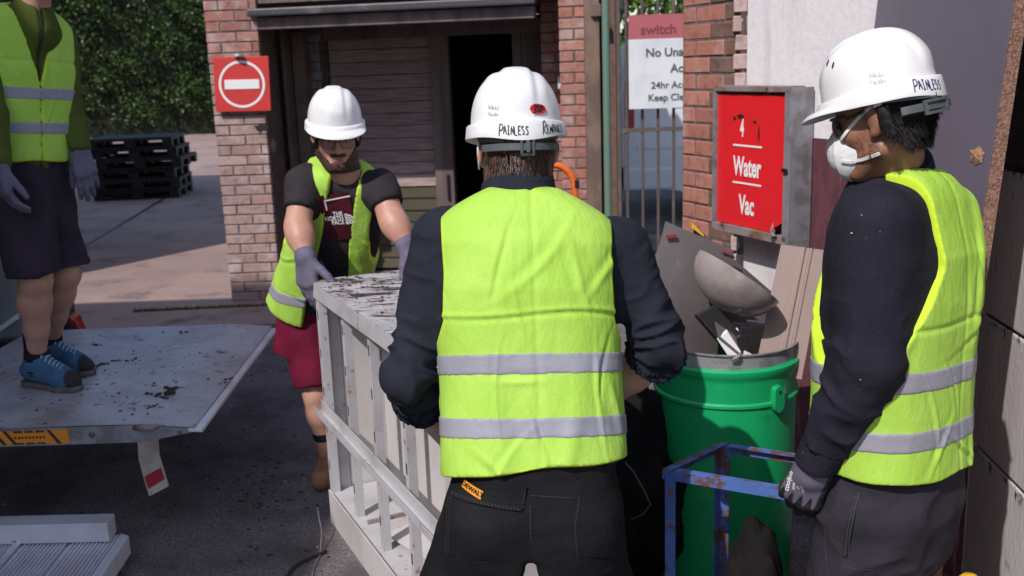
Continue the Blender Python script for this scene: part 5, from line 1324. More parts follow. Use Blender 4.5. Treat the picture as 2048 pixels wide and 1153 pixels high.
# ------------------------------------------------------------------ anatomy
def head_prims(c, f, u, hairless=True):
    f = nrm(f); r = nrm(np.cross(f, u)); u = np.cross(r, f)
    fr = Frame(c, r, f, u); W = fr.w
    return fr, [
        (ell(W(0, -.012, .040), (r, f, u), (.076, .096, .088)), .0),
        (ell(W(0, .032, -.030), (r, f, u), (.062, .062, .086)), .03),
        (cap(W(-.018, .070, -.100), W(.018, .070, -.100), .021, .021), .03),
        (cap(W(-.018, .070, -.100), W(-.053, .002, -.066), .020, .020), .02),
        (cap(W(.018, .070, -.100), W(.053, .002, -.066), .020, .020), .02),
        (cap(W(-.040, .073, .020), W(.040, .073, .020), .014, .014), .015),
        (cap(W(-.043, .058, -.022), W(.043, .058, -.022), .022, .022), .02),
        (cap(W(0, .088, .008), W(0, .113, -.034), .0085, .0125), .012),
        (cap(W(-.012, .100, -.038), W(.012, .100, -.038), .0085, .0085), .008),
        (cap(W(-.017, .090, -.063), W(.017, .090, -.063), .0085, .0085), .008),
        (cap(W(-.014, .089, -.074), W(.014, .089, -.074), .009, .009), .006),
    ]
def ears(fr):
    out = []
    for s in (-1, 1):
        out.append((ell(fr.w(s * .081, -.008, -.004), (nrm(fr.x + fr.y * s * .35), nrm(fr.y + fr.z * -.2), fr.z), (.0085, .020, .032)), .006))
        out.append((cap(fr.w(s * .077, -.002, -.030), fr.w(s * .075, .004, -.034), .008, .007), .008))
    return out
def head_fn(c, f, u, nb, nr=.056):
    fr, pr = head_prims(c, f, u)
    pr = pr + [(cap(fr.w(0, -.020, -.045), nb, .054, nr), .03)]
    base = uni(pr)
    sock = [ell(fr.w(s * .032, .097, .003), (fr.x, fr.y, fr.z), (.017, .014, .010)) for s in (-1, 1)]
    mouth = cap(fr.w(-.022, .100, -.0685), fr.w(.022, .100, -.0685), .0025, .0025)
    er = uni(ears(fr))
    def fn(X, Y, Z):
        d = base(X, Y, Z)
        for s in sock: d = smax(d, -s(X, Y, Z), .012)
        d = smax(d, -mouth(X, Y, Z), .005)
        return smin(d, er(X, Y, Z), .004)
    return fr, fn
def hand_fn(w0, d, n, s, curl=.5, scale=1.0, thick=1.0, thumb=(.62, .62, -.35), spread=1.0, tcurl=.5, curls=None):
    """hand from the wrist w0: d along the hand, n out of its back, s towards the thumb"""
    d = nrm(d); n = nrm(np.asarray(n) - d * np.dot(n, d)); s = np.cross(d, n) * (1 if np.dot(np.cross(d, n), s) > 0 else -1)
    k = scale; W = lambda a, b, c: w0 + (d * a + s * b + n * c) * k
    pr = []
    base = [(.088, .030), (.094, .0105), (.090, -.0095), (.080, -.029)]
    lens = [(.042, .026, .021), (.046, .030, .022), (.042, .028, .021), (.033, .021, .019)]
    rad = [.0098, .0100, .0095, .0085]
    for (a, b) in base: pr.append((cap(W(.0, b * .55, 0), W(a, b, .002), .019 * k * thick, .0135 * k * thick), .012))
    fing = []
    for i, ((a, b), L, r_) in enumerate(zip(base, lens, rad)):
        cu = curls[i] if curls else curl * (1 + .12 * i)
        p = W(a, b, .0); ang = .25 * cu; sp = (b / .03) * .10 * spread; chain = [p]
        for j, l in enumerate(L):
            ang += cu * (.55, .75, .5)[j]
            dirv = d * math.cos(ang) - n * math.sin(ang) + s * sp * (1 if j == 0 else .6)
            p = p + nrm(dirv) * l * k; chain.append(p)
        fing.append(chain)
        for j in range(3): pr.append((cap(chain[j], chain[j + 1], r_ * k * thick * (1.08 - .07 * j), r_ * k * thick * (1.0 - .08 * j)), .0035 if j else .006))
    t0 = W(.024, .022, -.006); td = nrm(d * thumb[0] + s * thumb[1] + n * thumb[2])
    t1 = t0 + td * .044 * k; td2 = nrm(td + d * .35 * tcurl - s * .45 * tcurl - n * .25 * tcurl); t2 = t1 + td2 * .034 * k; td3 = nrm(td2 + d * .2 * tcurl - s * .4 * tcurl); t3 = t2 + td3 * .026 * k
    pr += [(cap(t0, t1, .0165 * k * thick, .0125 * k * thick), .014), (cap(t1, t2, .012 * k * thick, .011 * k * thick), .004), (cap(t2, t3, .011 * k * thick, .009 * k * thick), .003)]
    pts = np.array([w0] + [q for c_ in fing for q in c_] + [t1, t2, t3])
    fr = Frame(w0, s, d, n)
    return uni(pr), pts, fr
def bounds(pts, m): pts = np.array(pts); return pts.min(0) - m, pts.max(0) + m

# ------------------------------------------------------------------ safety helmet
def helmet(par, fr, text=None, badge=False, vents=False, rot=0.0, dots=None):
    """fr: x right, y forward, z up, origin at the centre of the rim plane"""
    a, b, H = .1005, .118, .121
    def dome(th, ph, inset=0.0):
        cx, sy = math.sin(th), math.cos(th)      # th from front, positive to the right
        rr_ = math.cos(ph) ** .76 if ph < math.pi / 2 - 1e-6 else 0
        x, y, z = (a - inset) * cx * rr_, (b - inset) * sy * rr_ - .004, (H - inset) * math.sin(ph) ** .96 if ph > 0 else 0.0
        if inset == 0 and z > .02:
            def band(v, w_, e=.004): return 1 / (1 + math.exp((abs(v) - w_) / e * 1.6))
            ctr = band(x, .028, .0035); o2 = band(abs(x) - .052, .010, .004)
            lift = .0052 * ctr * min(1, (z - .02) / .03)
            lift += .0028 * o2 * min(1, max(0, (z - .035) / .03))
            if y < 0: lift += .0012 * ctr
            n_ = nrm(A(x / a ** 2, y / b ** 2, z / H ** 2)); x, y, z = A(x, y, z) + n_ * lift
        return A(x, y, z)
    nth = 96; rings = []
    phs = [math.pi / 2 * (1 - (i / 26.0) ** 1.0) for i in range(1, 26)] + [.015]
    def skirt(th, k):
        c = math.cos(th); wp = max(0, c) ** 1.6; wp = wp * wp * (3 - 2 * wp); wb = max(0, -c) ** 1.2
        base = dome(th, 0.0); out = nrm(A(base[0] / a ** 2, (base[1]) / b ** 2, 0))
        seq = [(.001, .002), (.0085, .0005), (.0105, -.002), (.0115 + .003 * wp, -.012), (.0125 + .022 * wp, -.020 - .004 * wb + .003 * wp), (.0135 + .037 * wp, -.026 - .016 * wb - .005 * wp), (.0130 + .038 * wp, -.0285 - .016 * wb - .005 * wp), (.0095 + .033 * wp, -.0275 - .016 * wb - .005 * wp), (.0045 + .02 * wp, -.024 - .003 * wb + .004 * wp), (-.003, -.004), (-.004, .02)]
        o_, z_ = seq[k]; dz = .006 * math.sin(2 * th) ** 2
        return base + out * o_ + A(0, 0, z_ + (dz if z_ < -.02 else 0))
    V = [dome(0, math.pi / 2 - 1e-4)]; F = []
    for ph in phs: V += [dome(2 * math.pi * k / nth, ph) for k in range(nth)]
    for q in range(11): V += [skirt(2 * math.pi * k / nth, q) for k in range(nth)]
    nr_ = len(phs) + 11
    F += [(0, 1 + k, 1 + (k + 1) % nth) for k in range(nth)]
    for i in range(nr_ - 1):
        for k in range(nth): F.append((1 + i * nth + k, 1 + (i + 1) * nth + k, 1 + (i + 1) * nth + (k + 1) % nth, 1 + i * nth + (k + 1) % nth))
    m = MB(); m.add([fr.w(*v) for v in V], F); h = m.build('helmet', HELM, par, smooth=.75)
    # lining
    Vi = [dome(0, math.pi / 2 - 1e-4, .006)]; 
    for ph in [1.2, .9, .6, .3, .05]: Vi += [dome(2 * math.pi * k / 48, ph, .006) for k in range(48)]
    Fi = [(0, 1 + k, 1 + (k + 1) % 48) for k in range(48)] + [(1 + i * 48 + k, 1 + (i + 1) * 48 + k, 1 + (i + 1) * 48 + (k + 1) % 48, 1 + i * 48 + (k + 1) % 48) for i in range(4) for k in range(48)]
    m = MB(); m.add([fr.w(*v) for v in Vi], Fi); m.build('lining', HELMIN, h, smooth=True)
    # angle table for arc length round the rear rim
    ths = np.linspace(0, 2 * math.pi, 721); ring = np.array([skirt(t, 4) for t in ths]); arc = np.r_[0, np.cumsum(np.linalg.norm(np.diff(ring, axis=0), axis=1))]
    back = np.interp(math.pi, ths, arc)
    def rimpt(s, v, lift):       # s metres to the viewer's right of the back centre, seen from behind; v metres above rim bottom
        th = np.interp(back - s, arc, ths)
        p4, p3, p5 = skirt(th, 3), skirt(th, 2), skirt(th, 5)
        z = p5[2] + v; t = (z - p5[2]) / (p3[2] - p5[2]); q = p5 + (p3 - p5) * t
        out = nrm(A(q[0], q[1], 0)); return fr.w(*(q + out * (lift + .0012 * math.sin(math.pi * min(max(t, 0), 1)))))
    if text:
        words, mat_, hgt_, wd_ = text
        V2, F2 = ribbons(words, hgt_, wd_); m = MB(); m.add([rimpt(p[0], p[1], .0008) for p in V2], F2); m.build('hand_lettering', mat_, h)
    def dpt(s, z, lift=.0012):    # on the dome: s to the viewer's right of the back centre, z height
        th = np.interp(back - s * 1.1, arc, ths); ph = math.asin(min(.999, max(0.001, z / H)) ** (1 / .96)); p = dome(th, ph); n_ = nrm(A(p[0] / a ** 2, p[1] / b ** 2, p[2] / H ** 2)); return fr.w(*(p + n_ * lift))
    if badge:
        s0, z0 = badge
        ring_ = [dpt(s0 + .021 * math.cos(t), z0 + .0108 * math.sin(t), .0030) for t in np.linspace(0, 2 * math.pi, 33)[:-1]]
        m = MB(); m.add([dpt(s0, z0, .0034)] + ring_, [(0, 1 + k, 1 + (k + 1) % 32) for k in range(32)]); m.build('badge', BADGE, h)
        V2, F2 = text2d('JSP', .0185, .03, 1.1); m = MB(); m.add([dpt(s0 + p[0], z0 + p[1] , .0046) for p in V2], F2); m.build('badge_lettering', MARKER, h)
    if dots:
        s0, z0 = dots; rr = random.Random(5); V = []; F = []
        for row in range(2):
            x = 0
            while x < .028:
                w_ = rr.uniform(.0008, .003); b_ = len(V); zz_ = z0 - row * .014 + rr.uniform(0, .003) - x * .10; hh_ = rr.uniform(.003, .009)
                V += [dpt(s0 + x, zz_, .0022), dpt(s0 + x + w_, zz_, .0022), dpt(s0 + x + w_, zz_ + hh_, .0022), dpt(s0 + x, zz_ + hh_, .0022)]; F.append((b_, b_ + 1, b_ + 2, b_ + 3)); x += w_ + rr.uniform(.0008, .002)
        m = MB(); m.add(V, F); tag(m.build('faint_print', FAINT, h), kind='stuff')
    if vents:
        for (th, ph) in vents:
            p = dome(th, ph); n_ = nrm(A(p[0] / a ** 2, p[1] / b ** 2, p[2] / H ** 2)); t1 = nrm(np.cross(A(0, 0, 1), n_)); t2 = nrm(np.cross(n_, t1)); dg = nrm(t2 + t1 * .1); sd_ = np.cross(n_, dg)
            V = [fr.w(*(p + n_ * .0022 + dg * .0075 * math.cos(q) + sd_ * .0026 * math.sin(q))) for q in np.linspace(0, 2 * math.pi, 13)[:-1]]
            m = MB(); m.add(V, [tuple(range(12))]); m.build('vent', HAZB, h)
    return h, rimpt, skirt
def strand_hair(par, fn, fr, n, region, length, down, mat, seed=1, lift=.004, wd=.0022):
    rr = np.random.default_rng(seed); V = []; F = []; T = []
    OD = [region(rr) for _ in range(n)]; O_ = np.array([o for o, d in OD]); D_ = np.array([nrm(d) for o, d in OD]); t = np.zeros(n)
    for _ in range(26):
        p = O_ + D_ * t[:, None]; t = np.clip(t + fn(p[:, 0], p[:, 1], p[:, 2]) * .8, 0, .3)
    PP = O_ + D_ * t[:, None]; GG = grad(fn, PP)
    for p, g in zip(PP, GG):
        L = length * rr.uniform(.6, 1.15); p0 = p + g * lift; dn = nrm(down + rr.normal(size=3) * .14); sd_ = nrm(np.cross(dn, g)); b_ = len(V); tt = rr.random() ** 1.3
        q1 = p0 + dn * L * .5 + g * .003; q2 = p0 + dn * L + g * rr.uniform(-.001, .004)
        V += [p0 - sd_ * wd, p0 + sd_ * wd, q1 - sd_ * wd * .9, q1 + sd_ * wd * .9, q2]; T += [tt] * 5
        F += [(b_, b_ + 1, b_ + 3), (b_, b_ + 3, b_ + 2), (b_ + 2, b_ + 3, b_ + 4)]
    me = np_mesh('hair_strands', np.array(V) - woff(par), np.array(F), True, {'tint': T})
    return tag(link('hair_strands', me, mat, par), kind='stuff')
# ------------------------------------------------------------------ clothing helpers
def vest_fn(torso, fr, e, hem, tarm, xh, hemw=.0, front=None, xs=(1, 1), tops=(1, 1)):
    ts = [tarm - .07, tarm - .02, tarm + .015, tarm + .06, tarm + .16, tarm + .5]
    xv = [.6, .235, xh + .022, xh + .004, xh, xh + .012]
    def parts(X, Y, Z):
        x, y, t = fr.loc(X, Y, Z)
        hm = hem + hemw * x + .003 * np.sin(x * 31 + 1) + .003 * np.sin(y * 27)
        k_ = np.clip((t - tarm - .06) / .16, 0, 1)
        xl = np.interp(t, ts, xv) * np.where(x < 0, xs[0] * (1 + (tops[0] - 1) * k_), xs[1] * (1 + (tops[1] - 1) * k_))
        c = [(hm - t), np.abs(x) - xl]
        if front is not None: c.append(front(x, y, t))
        return c
    def fn(X, Y, Z):
        d = torso(X, Y, Z) - e
        for c in parts(X, Y, Z): d = smax(d, c, .003)
        return d
    def edge(V):
        d = None
        for c in parts(V[:, 0], V[:, 1], V[:, 2]): d = -c if d is None else np.minimum(d, -c)
        return np.clip(1.35 - np.abs(d) / .0045, 0, 1)
    return fn, edge
def make_vest(par, torso, fr, e, hem, tarm, xh, bands, lo, hi, disp, h=.005, hemw=0., front=None, bslope=0., xs=(1, 1), armcut=None, bandw=.044, tops=(1, 1)):
    fn, edge = vest_fn(torso, fr, e, hem, tarm, xh, hemw, front, xs, tops)
    if armcut is not None:
        f0 = fn; fn = lambda X, Y, Z: smax(f0(X, Y, Z), -armcut(X, Y, Z), .004)
    V, Q = mesh_sdf(fn, lo, hi, h, 2)
    ed = edge(V); N = grad(fn, V); g = grad(off(torso, e), V)
    out = np.clip((N * g).sum(1), 0, 1)
    D = disp(V, fr)
    V2 = V + g * ((D + .0010 * ed) * out)[:, None]
    v = add_part('vest', (V2, Q), VEST, par, {'edge': ed})
    for t0 in bands:
        def bf(X, Y, Z, t0=t0):
            x, y, t = fr.loc(X, Y, Z); tt = t - t0 - bslope * x
            return smax(fn(X, Y, Z) - .0018, np.abs(tt) - bandw / 2, .0015)
        ctr = fr.w(0, 0, t0); l2, h2 = np.array(lo), np.array(hi); zr = .075 + .35 * abs(fr.z[1]) + .25 * abs(fr.z[0]) + abs(bslope) * .25
        l2[2] = max(l2[2], ctr[2] - zr); h2[2] = min(h2[2], ctr[2] + zr)
        Vb, Qb = mesh_sdf(bf, l2, h2, .004, 1)
        gb = grad(off(torso, e), Vb); Vb = Vb + gb * disp(Vb, fr)[:, None]
        add_part('reflective_band', (Vb, Qb), BAND, v)
    return v, fn
def arm_folds(V, a, b, c, r, amp, lam, seed=0, t0=0.0, t1=1.0, elbow=.012):
    """ring folds on a sleeve made of two bones a-b-c, strongest at the elbow and the cuff"""
    D = np.zeros(len(V)); bones = ((a, b, 0), (b, c, 1)); best = np.full(len(V), 9.0); T = np.zeros(len(V))
    for p, q, i in bones:
        p, q = np.asarray(p), np.asarray(q); d = q - p; L = np.linalg.norm(d); s = np.clip(((V - p) @ d) / L ** 2, 0, 1); ds = np.linalg.norm(V - (p + s[:, None] * d), axis=1)
        m_ = ds < best; best = np.where(m_, ds, best); T = np.where(m_, i + s, T)
    n1 = vnoise(V, (9, 9, 9), seed); ax_ = nrm(np.asarray(c) - np.asarray(a)); e1 = nrm(np.cross(ax_, A(.3, 1, .2))); e2 = np.cross(ax_, e1); mid = np.where((T < 1)[:, None], np.asarray(a) + (np.asarray(b) - np.asarray(a)) * T[:, None], np.asarray(b) + (np.asarray(c) - np.asarray(b)) * (T - 1)[:, None])
    q = V - mid; an = np.arctan2(q @ e2, q @ e1)
    env = np.exp(-((T - 1.0) / .28) ** 2) * .9 + np.clip((T - 1.12) / .2, 0, 1) * 1.1 + .22
    cc = np.stack([T * 3.4 / lam * .5 + n1 * 1.6, np.cos(an) * .9 + 5, np.sin(an) * .9 + 5], 1)
    D = amp * env * ((1 - np.abs(2 * vnoise(cc, (1, 1, 1), seed) - 1)) ** 1.6 * 2 - 1.0) * (best < r * 1.9)
    return D

def creases(V, fr, seed, n=16, amp=.0035, tmax=.5):
    rr = random.Random(seed); x, y, t = ((V - fr.o) @ q for q in (fr.x, fr.y, fr.z)); d = np.zeros(len(V)); s_ = np.where(y > 0, 1, 0)
    for i in range(n):
        cx, ct, an, ln_, w_, sd_ = rr.uniform(-.19, .19), rr.uniform(0, tmax), rr.gauss(1.35, .55), rr.uniform(.05, .16), rr.uniform(.004, .009), rr.random() < .35
        u = (x - cx) * math.cos(an) + (t - ct) * math.sin(an); v = -(x - cx) * math.sin(an) + (t - ct) * math.cos(an) + 2.0 * u * u * rr.uniform(-1, 1)
        e = np.exp(-(u / ln_) ** 2 * 2) * (s_ == (1 if sd_ else 0)); d += amp * rr.choice((-1, 1)) * e * (np.exp(-(v / w_) ** 2) - .6 * np.exp(-((v - 2 * w_) / w_ / 1.4) ** 2))
    return d
# ================================================================== PERSON 1: worker in the middle, seen from behind
p1 = empty('person', (.04, 2.1, 0), 'worker seen from behind in hi-vis vest, black trousers and lettered white helmet, lifting the cabinet', 'person')
T0, T1 = P(1069, 955, 2.03), P(1069, 388, 2.21)
fr1 = Frame(T0, (1, 0, 0), np.cross(nrm(T1 - T0), (1, 0, 0)), T1 - T0); L1 = np.linalg.norm(T1 - T0)
rows = [(-.10, .172, .125, .01), (.0, .178, .128, .01), (.12, .176, .122, .012), (.26, .174, .122, .012), (.40, .182, .125, .0), (.50, .186, .118, .0), (L1 - .04, .178, .098, .01), (L1 + .03, .165, .08, .02)]
tor1 = stack(fr1, rows, 2.5, L1 - .010, .42, .075, .05)
sL, eL, wL = P(884, 478, 2.20), P(818, 755, 2.14), P(905, 885, 2.46)
sR, eR, wR = P(1240, 498, 2.20), P(1322, 694, 2.16), P(1195, 806, 2.38)
nb1 = P(1036, 392, 2.21)
cl = sL * .0 + eL + (wL - eL) * .30; cr = eR + (wR - eR) * .15
def sleeves(list_):
    return [x for x in list_]
jt1 = uni([(off(tor1, .004), 0), (cap(sL, eL, .069, .051), .05), (cap(eL, cl, .052, .053), .02), (cap(eL + (cl - eL) * .6, cl, .055, .056), .01),
           (cap(sR, eR, .067, .051), .05), (cap(eR, cr, .052, .053), .02), (cap(eR + (cr - eR) * .6, cr, .055, .056), .01),
           (cap(nb1 - A(0, 0, .06), nb1, .085, .078), .04)], .03)
kL, kR = plane(cl, wL - eL), plane(cr, wR - eR)
nearL, nearR = cap(eL, wL, .12, .12), cap(eR, wR, .12, .12)
def jumper1(X, Y, Z):
    d = jt1(X, Y, Z)
    d = np.where(nearL(X, Y, Z) < 0, smax(d, kL(X, Y, Z) - .006, .010), d); d = np.where(nearR(X, Y, Z) < 0, smax(d, kR(X, Y, Z) - .0, .010), d)
    x, y, t = fr1.loc(X, Y, Z); return smax(d, .03 - t, .004)
lo, hi = bounds([sL, eL, cl, sR, eR, cr, T0, T1 + A(0, 0, .02)], .15)
V, Q = mesh_sdf(jumper1, lo, hi, .005, 1)
N = grad(jumper1, V)
D = arm_folds(V, sL, eL, cl, .07, .0125, .17, 1) + arm_folds(V, sR, eR, cr, .07, .0125, .17, 5) + .004 * (ridge(V, (9, 9, 5), 2) - .5)
add_part('jumper', (V + N * D[:, None], Q), JUMPK, p1)
def disp1(V, fr):
    x, y, t = ((V - fr.o) @ q for q in (fr.x, fr.y, fr.z))
    d = creases(V, fr, 3, 22, .0038) + .009 * (ridge(V, (3.0, 3.0, 1.3), 4) - .5) + .004 * (ridge(np.stack([x * .8 + t * .6, y, t * .5 - x * .3], 1), (9, 6, 7), 9) - .5)
    d += .007 * np.exp(-((x - .055 - .04 * np.sin(t * 7)) / .020) ** 2) * np.clip(.30 - t, 0, .2) / .2      # soft vertical fold low on the right
    d += -.008 * np.exp(-((x + .02 + .03 * np.sin(t * 5)) / .03) ** 2) * np.clip(.33 - t, 0, .2) / .2
    d += -.0045 * np.exp(-((t - .345 - .008 * np.sin(x * 14)) / .0055) ** 2) * (.6 + .4 * np.sin(x * 9 + 1))      # packing crease
    d += .0035 * np.exp(-((t - .352 - .008 * np.sin(x * 14)) / .006) ** 2)
    d += -.0025 * np.exp(-((x - .012) / .006) ** 2)
    return d
lo, hi = bounds([fr1.w(-.22, -.17, -.02), fr1.w(.22, .17, L1 + .06), fr1.w(.22, -.17, -.02), fr1.w(-.22, .17, L1 + .06)], .03)
vest1, vfn1 = make_vest(p1, tor1, fr1, .018, .026, .275, .180, (.246, .114), lo, hi, disp1, .0045, .11, bslope=.02, xs=(.985, 1.01))
# size label hem stitches and loose thread at the right hem corner
q, n_ = onpix(vfn1, 1225, 930)
m = MB(); m.tube([q, q + A(.008, -.002, -.012), q + A(.002, -.003, -.02)], .0012, 5); m.tube([q, q + A(-.01, -.002, -.014)], .0012, 5); m.build('loose_thread', VEST, vest1)
# body: head, neck, forearms, hands, hidden trunk and legs
rimc = P(1031, 252, 2.27); f1 = nrm(A(-.13, .98, -.16)); x1 = nrm(np.cross(f1, A(0.02, 0, 1))); u1_ = np.cross(x1, f1)
hf1 = Frame(rimc, x1, f1, u1_)
hc1 = hf1.w(0, -.005, -.052)
hfr1, head1 = head_fn(hc1, f1, u1_, nb1 - A(0, 0, .03))
lo, hi = bounds([hfr1.w(-.1, -.12, -.16), hfr1.w(.1, .13, .14), nb1 - A(0, 0, .05), hfr1.w(.1, -.12, -.16), hfr1.w(-.1, .13, .14)], .02)
bodyV = [mesh_sdf(head1, lo, hi, .0035, 1)]
hL1, ptsL, _ = hand_fn(wL, nrm(A(.25, .8, -.25)), A(-.7, -.2, .5), A(.2, .3, .8), .9)
hR1, ptsR, _ = hand_fn(wR, nrm(A(-.3, .8, -.2)), A(.7, -.2, .5), A(-.2, .3, .8), .9)
for (e_, c_, w_, hf_, pts) in ((eL, cl, wL, hL1, ptsL), (eR, cr, wR, hR1, ptsR)):
    fn = uni([(hf_, .0), (cap(e_ + (c_ - e_) * .3, e_ + (w_ - e_) * .45, .040, .043), .02), (cap(e_ + (w_ - e_) * .4, w_, .046, .030), .02)], .02); lo, hi = bounds(list(pts) + [c_, e_], .05)
    bodyV.append(mesh_sdf(fn, lo, hi, .0045, 1))
hipL, hipR = P(985, 1035, 2.02), P(1155, 1030, 2.03); kneeL, kneeR = A(-.20, 2.16, .43), A(.19, 2.13, .43); ankL, ankR = A(-.20, 2.05, .09), A(.17, 2.08, .09)
core = uni([(off(tor1, -.02), 0), (cap(hipL, kneeL, .075, .05), .03), (cap(hipR, kneeR, .075, .05), .03), (cap(kneeL, ankL, .05, .035), .02), (cap(kneeR, ankR, .05, .035), .02), (cap(T1 - A(0, 0, .1), nb1, .06, .05), .04), (cap(sL, eL, .05, .04), .04), (cap(sR, eR, .05, .04), .04), (cap(eL, cl, .042, .038), .02), (cap(eR, cr, .042, .038), .02)], .03)
lo, hi = bounds([T1, ankL, ankR, sL, sR, eL, eR, fr1.w(0, .15, .3)], .12); bodyV.append(mesh_sdf(core, lo, hi, .012, 1))
def join(parts):
    Vs, Qs, o = [], [], 0
    for V, Q in parts: Vs.append(V); Qs.append(Q + o); o += len(V)
    return np.concatenate(Vs), np.concatenate(Qs)
V, Q = join(bodyV)
er = np.exp(-(np.minimum(np.linalg.norm(V - hfr1.w(-.08, 0, 0), axis=1), np.linalg.norm(V - hfr1.w(.08, 0, 0), axis=1)) / .03) ** 2)
add_part('body', (V, Q), SKIN, p1, {'tint': .75 * er})
# hair at the back of the head
def hair1(X, Y, Z):
    x, y, z = hfr1.loc(X, Y, Z); d = head1(X, Y, Z) - .012
    d = smax(d, y + .006 - .25 * np.maximum(z, 0), .006); d = smax(d, z - .030, .004); d = smax(d, (-.088 + .0 * x) - z - .012 * np.sin(x * 55) * .4, .004)
    d = smax(d, -(np.sqrt((np.abs(x) - .080) ** 2 + (y + .002) ** 2 + (z * .75) ** 2) - .030), .006); return smax(d, np.abs(x) - .0775, .004)
lo, hi = bounds([hfr1.w(-.1, -.13, -.10), hfr1.w(.1, .04, .08), hfr1.w(.1, -.13, -.1), hfr1.w(-.1, .04, .08)], .012)
V, Q = mesh_sdf(hair1, lo, hi, .0035, 1); N = grad(hair1, V); x, y, z = hfr1.loc(V[:, 0], V[:, 1], V[:, 2]); ang = np.arctan2(x, -y)
st = np.sin(ang * 95 + 3 * vnoise(V, (30, 30, 8), 1)) * .5 + np.sin(ang * 47 + 4 * vnoise(V, (20, 20, 6), 2)) * .5
hair = add_part('hair', (V + N * (.0022 * st)[:, None], Q), HAIRB, p1, {'tint': np.clip(.35 + .35 * st, 0, 1)})
def reg1(rr):
    a_ = rr.uniform(-1.12, 1.12); z = rr.uniform(-.085, -.012); o = hfr1.w(.2 * math.sin(a_), -.2 * math.cos(a_), z); return o, hfr1.w(0, -.02, z) - o
strand_hair(p1, hair1, hfr1, 1500, reg1, .024, -hfr1.z + hfr1.y * -.12, HAIRB, 3, .001, .0011)
# helmet with hand lettering
words = [('P', -.056, .004, 1.15), ('AINLESS', -.045, .008, .82), ('R', .040, .006, 1.25), ('EMOVALS', .053, .005, .8)]
h1, rim1, _ = helmet(p1, hf1, (words, MARKER, .0225, .0021), badge=(.036, .022), dots=(-.082, .026))
# harness strap and buckle round the back of the head
def strap_band(par, frm, z0, a0, a1, rx, ry, hgt, th, mat, name, yc=-.012, slope=0.0):
    n = 40; V = []; F = []
    for i in range(n + 1):
        a_ = a0 + (a1 - a0) * i / n; o_ = A(math.sin(a_), -math.cos(a_), 0)
        for (dr, dz) in ((0, -hgt / 2), (th, -hgt / 2 + .001), (th, hgt / 2 - .001), (0, hgt / 2)):
            V.append(frm.w((rx + dr) * o_[0], yc + (ry + dr) * o_[1], z0 + dz + slope * abs(a_)))
    for i in range(n):
        for k in range(4): F.append((i * 4 + k, (i + 1) * 4 + k, (i + 1) * 4 + (k + 1) % 4, i * 4 + (k + 1) % 4))
    m = MB(); m.add(V, F); return m.build(name, mat, par, smooth=.5)
s1_ = strap_band(h1, hfr1, -.006, -1.15, 1.35, .089, .110, .0165, .004, STRAPG, 'nape_strap', slope=.003)
strap_band(h1, hfr1, .006, -1.5, -.5, .088, .108, .012, .003, STRAPG, 'cradle_strap', slope=.010)
strap_band(h1, hfr1, .010, .3, 1.5, .088, .108, .012, .003, STRAPG, 'cradle_strap', slope=.010)
m = MB()
bx0 = .06
def bk(s, z, r): a_ = s; return hfr1.w((.089 + r) * math.sin(a_), -.012 - (.110 + r) * math.cos(a_), z)
for (s0, s1b, z0, z1) in ((-.10, .24, .008, .014), (-.10, .24, -.026, -.020), (-.10, -.04, -.020, .008), (.18, .24, -.020, .008)):
    m.hexa([bk(s0, z0, .004), bk(s1b, z0, .004), bk(s1b, z0, .0), bk(s0, z0, .0), bk(s0, z1, .004 + .004), bk(s1b, z1, .008), bk(s1b, z1, 0), bk(s0, z1, 0)])
m.build('buckle', STRAPG, h1, bevel=.0012)
m = MB(); m.hexa([bk(.03, -.019, .011), bk(.11, -.019, .011), bk(.11, -.019, .003), bk(.03, -.019, .003), bk(.03, .007, .011), bk(.11, .007, .011), bk(.11, .007, .003), bk(.03, .007, .003)]); m.build('buckle_tongue', STRAPG, h1, bevel=.0015)
m = MB(); m.lathe(bk(.93, -.004, .004), [(0, .005), (.009, .004), (.0115, 0)], 16, hfr1.z, np.cross(hfr1.z, nrm(bk(.93, 0, .1) - bk(.93, 0, 0))) * -1, nrm(bk(.93, 0, .1) - bk(.93, 0, 0))); m.build('ratchet_knob', STRAPG, h1, smooth=.6)
m = MB(); m.tube([hfr1.w(-.088, -.03, .035), hfr1.w(-.090, -.028, .0), hfr1.w(-.088, -.018, -.045)], .0026, 6); m.build('white_cord', MASKW, h1, smooth=True)
# ribbed collar
cz_ = nrm(hfr1.w(0, -.02, -.05) - (nb1 - A(0, 0, .03)) + A(0, 0, .06)); cx_ = nrm(np.cross(A(0, 1, 0), cz_)); cy_ = np.cross(cz_, cx_)
m = MB(); n = 240; V = []; prof = [(.078, -.05), (.077, -.02), (.0745, .005), (.071, .030), (.069, .036), (.063, .036), (.060, .02), (.06, -.03)]
for (r_, z_) in prof:
    for k in range(n):
        t = 2 * math.pi * k / n; q_ = r_ * (1 + (.012 if k % 4 < 2 else -.006)); V.append(nb1 + cx_ * (q_ * 1.12 * math.cos(t)) + cy_ * (q_ * 1.0 * math.sin(t) - .002) + cz_ * (z_ + .006 * math.cos(t)))
F = [(i * n + k, i * n + (k + 1) % n, (i + 1) * n + (k + 1) % n, (i + 1) * n + k) for i in range(len(prof) - 1) for k in range(n)]
m.add(V, F); m.build('ribbed_collar', JUMPK, p1, smooth=True)
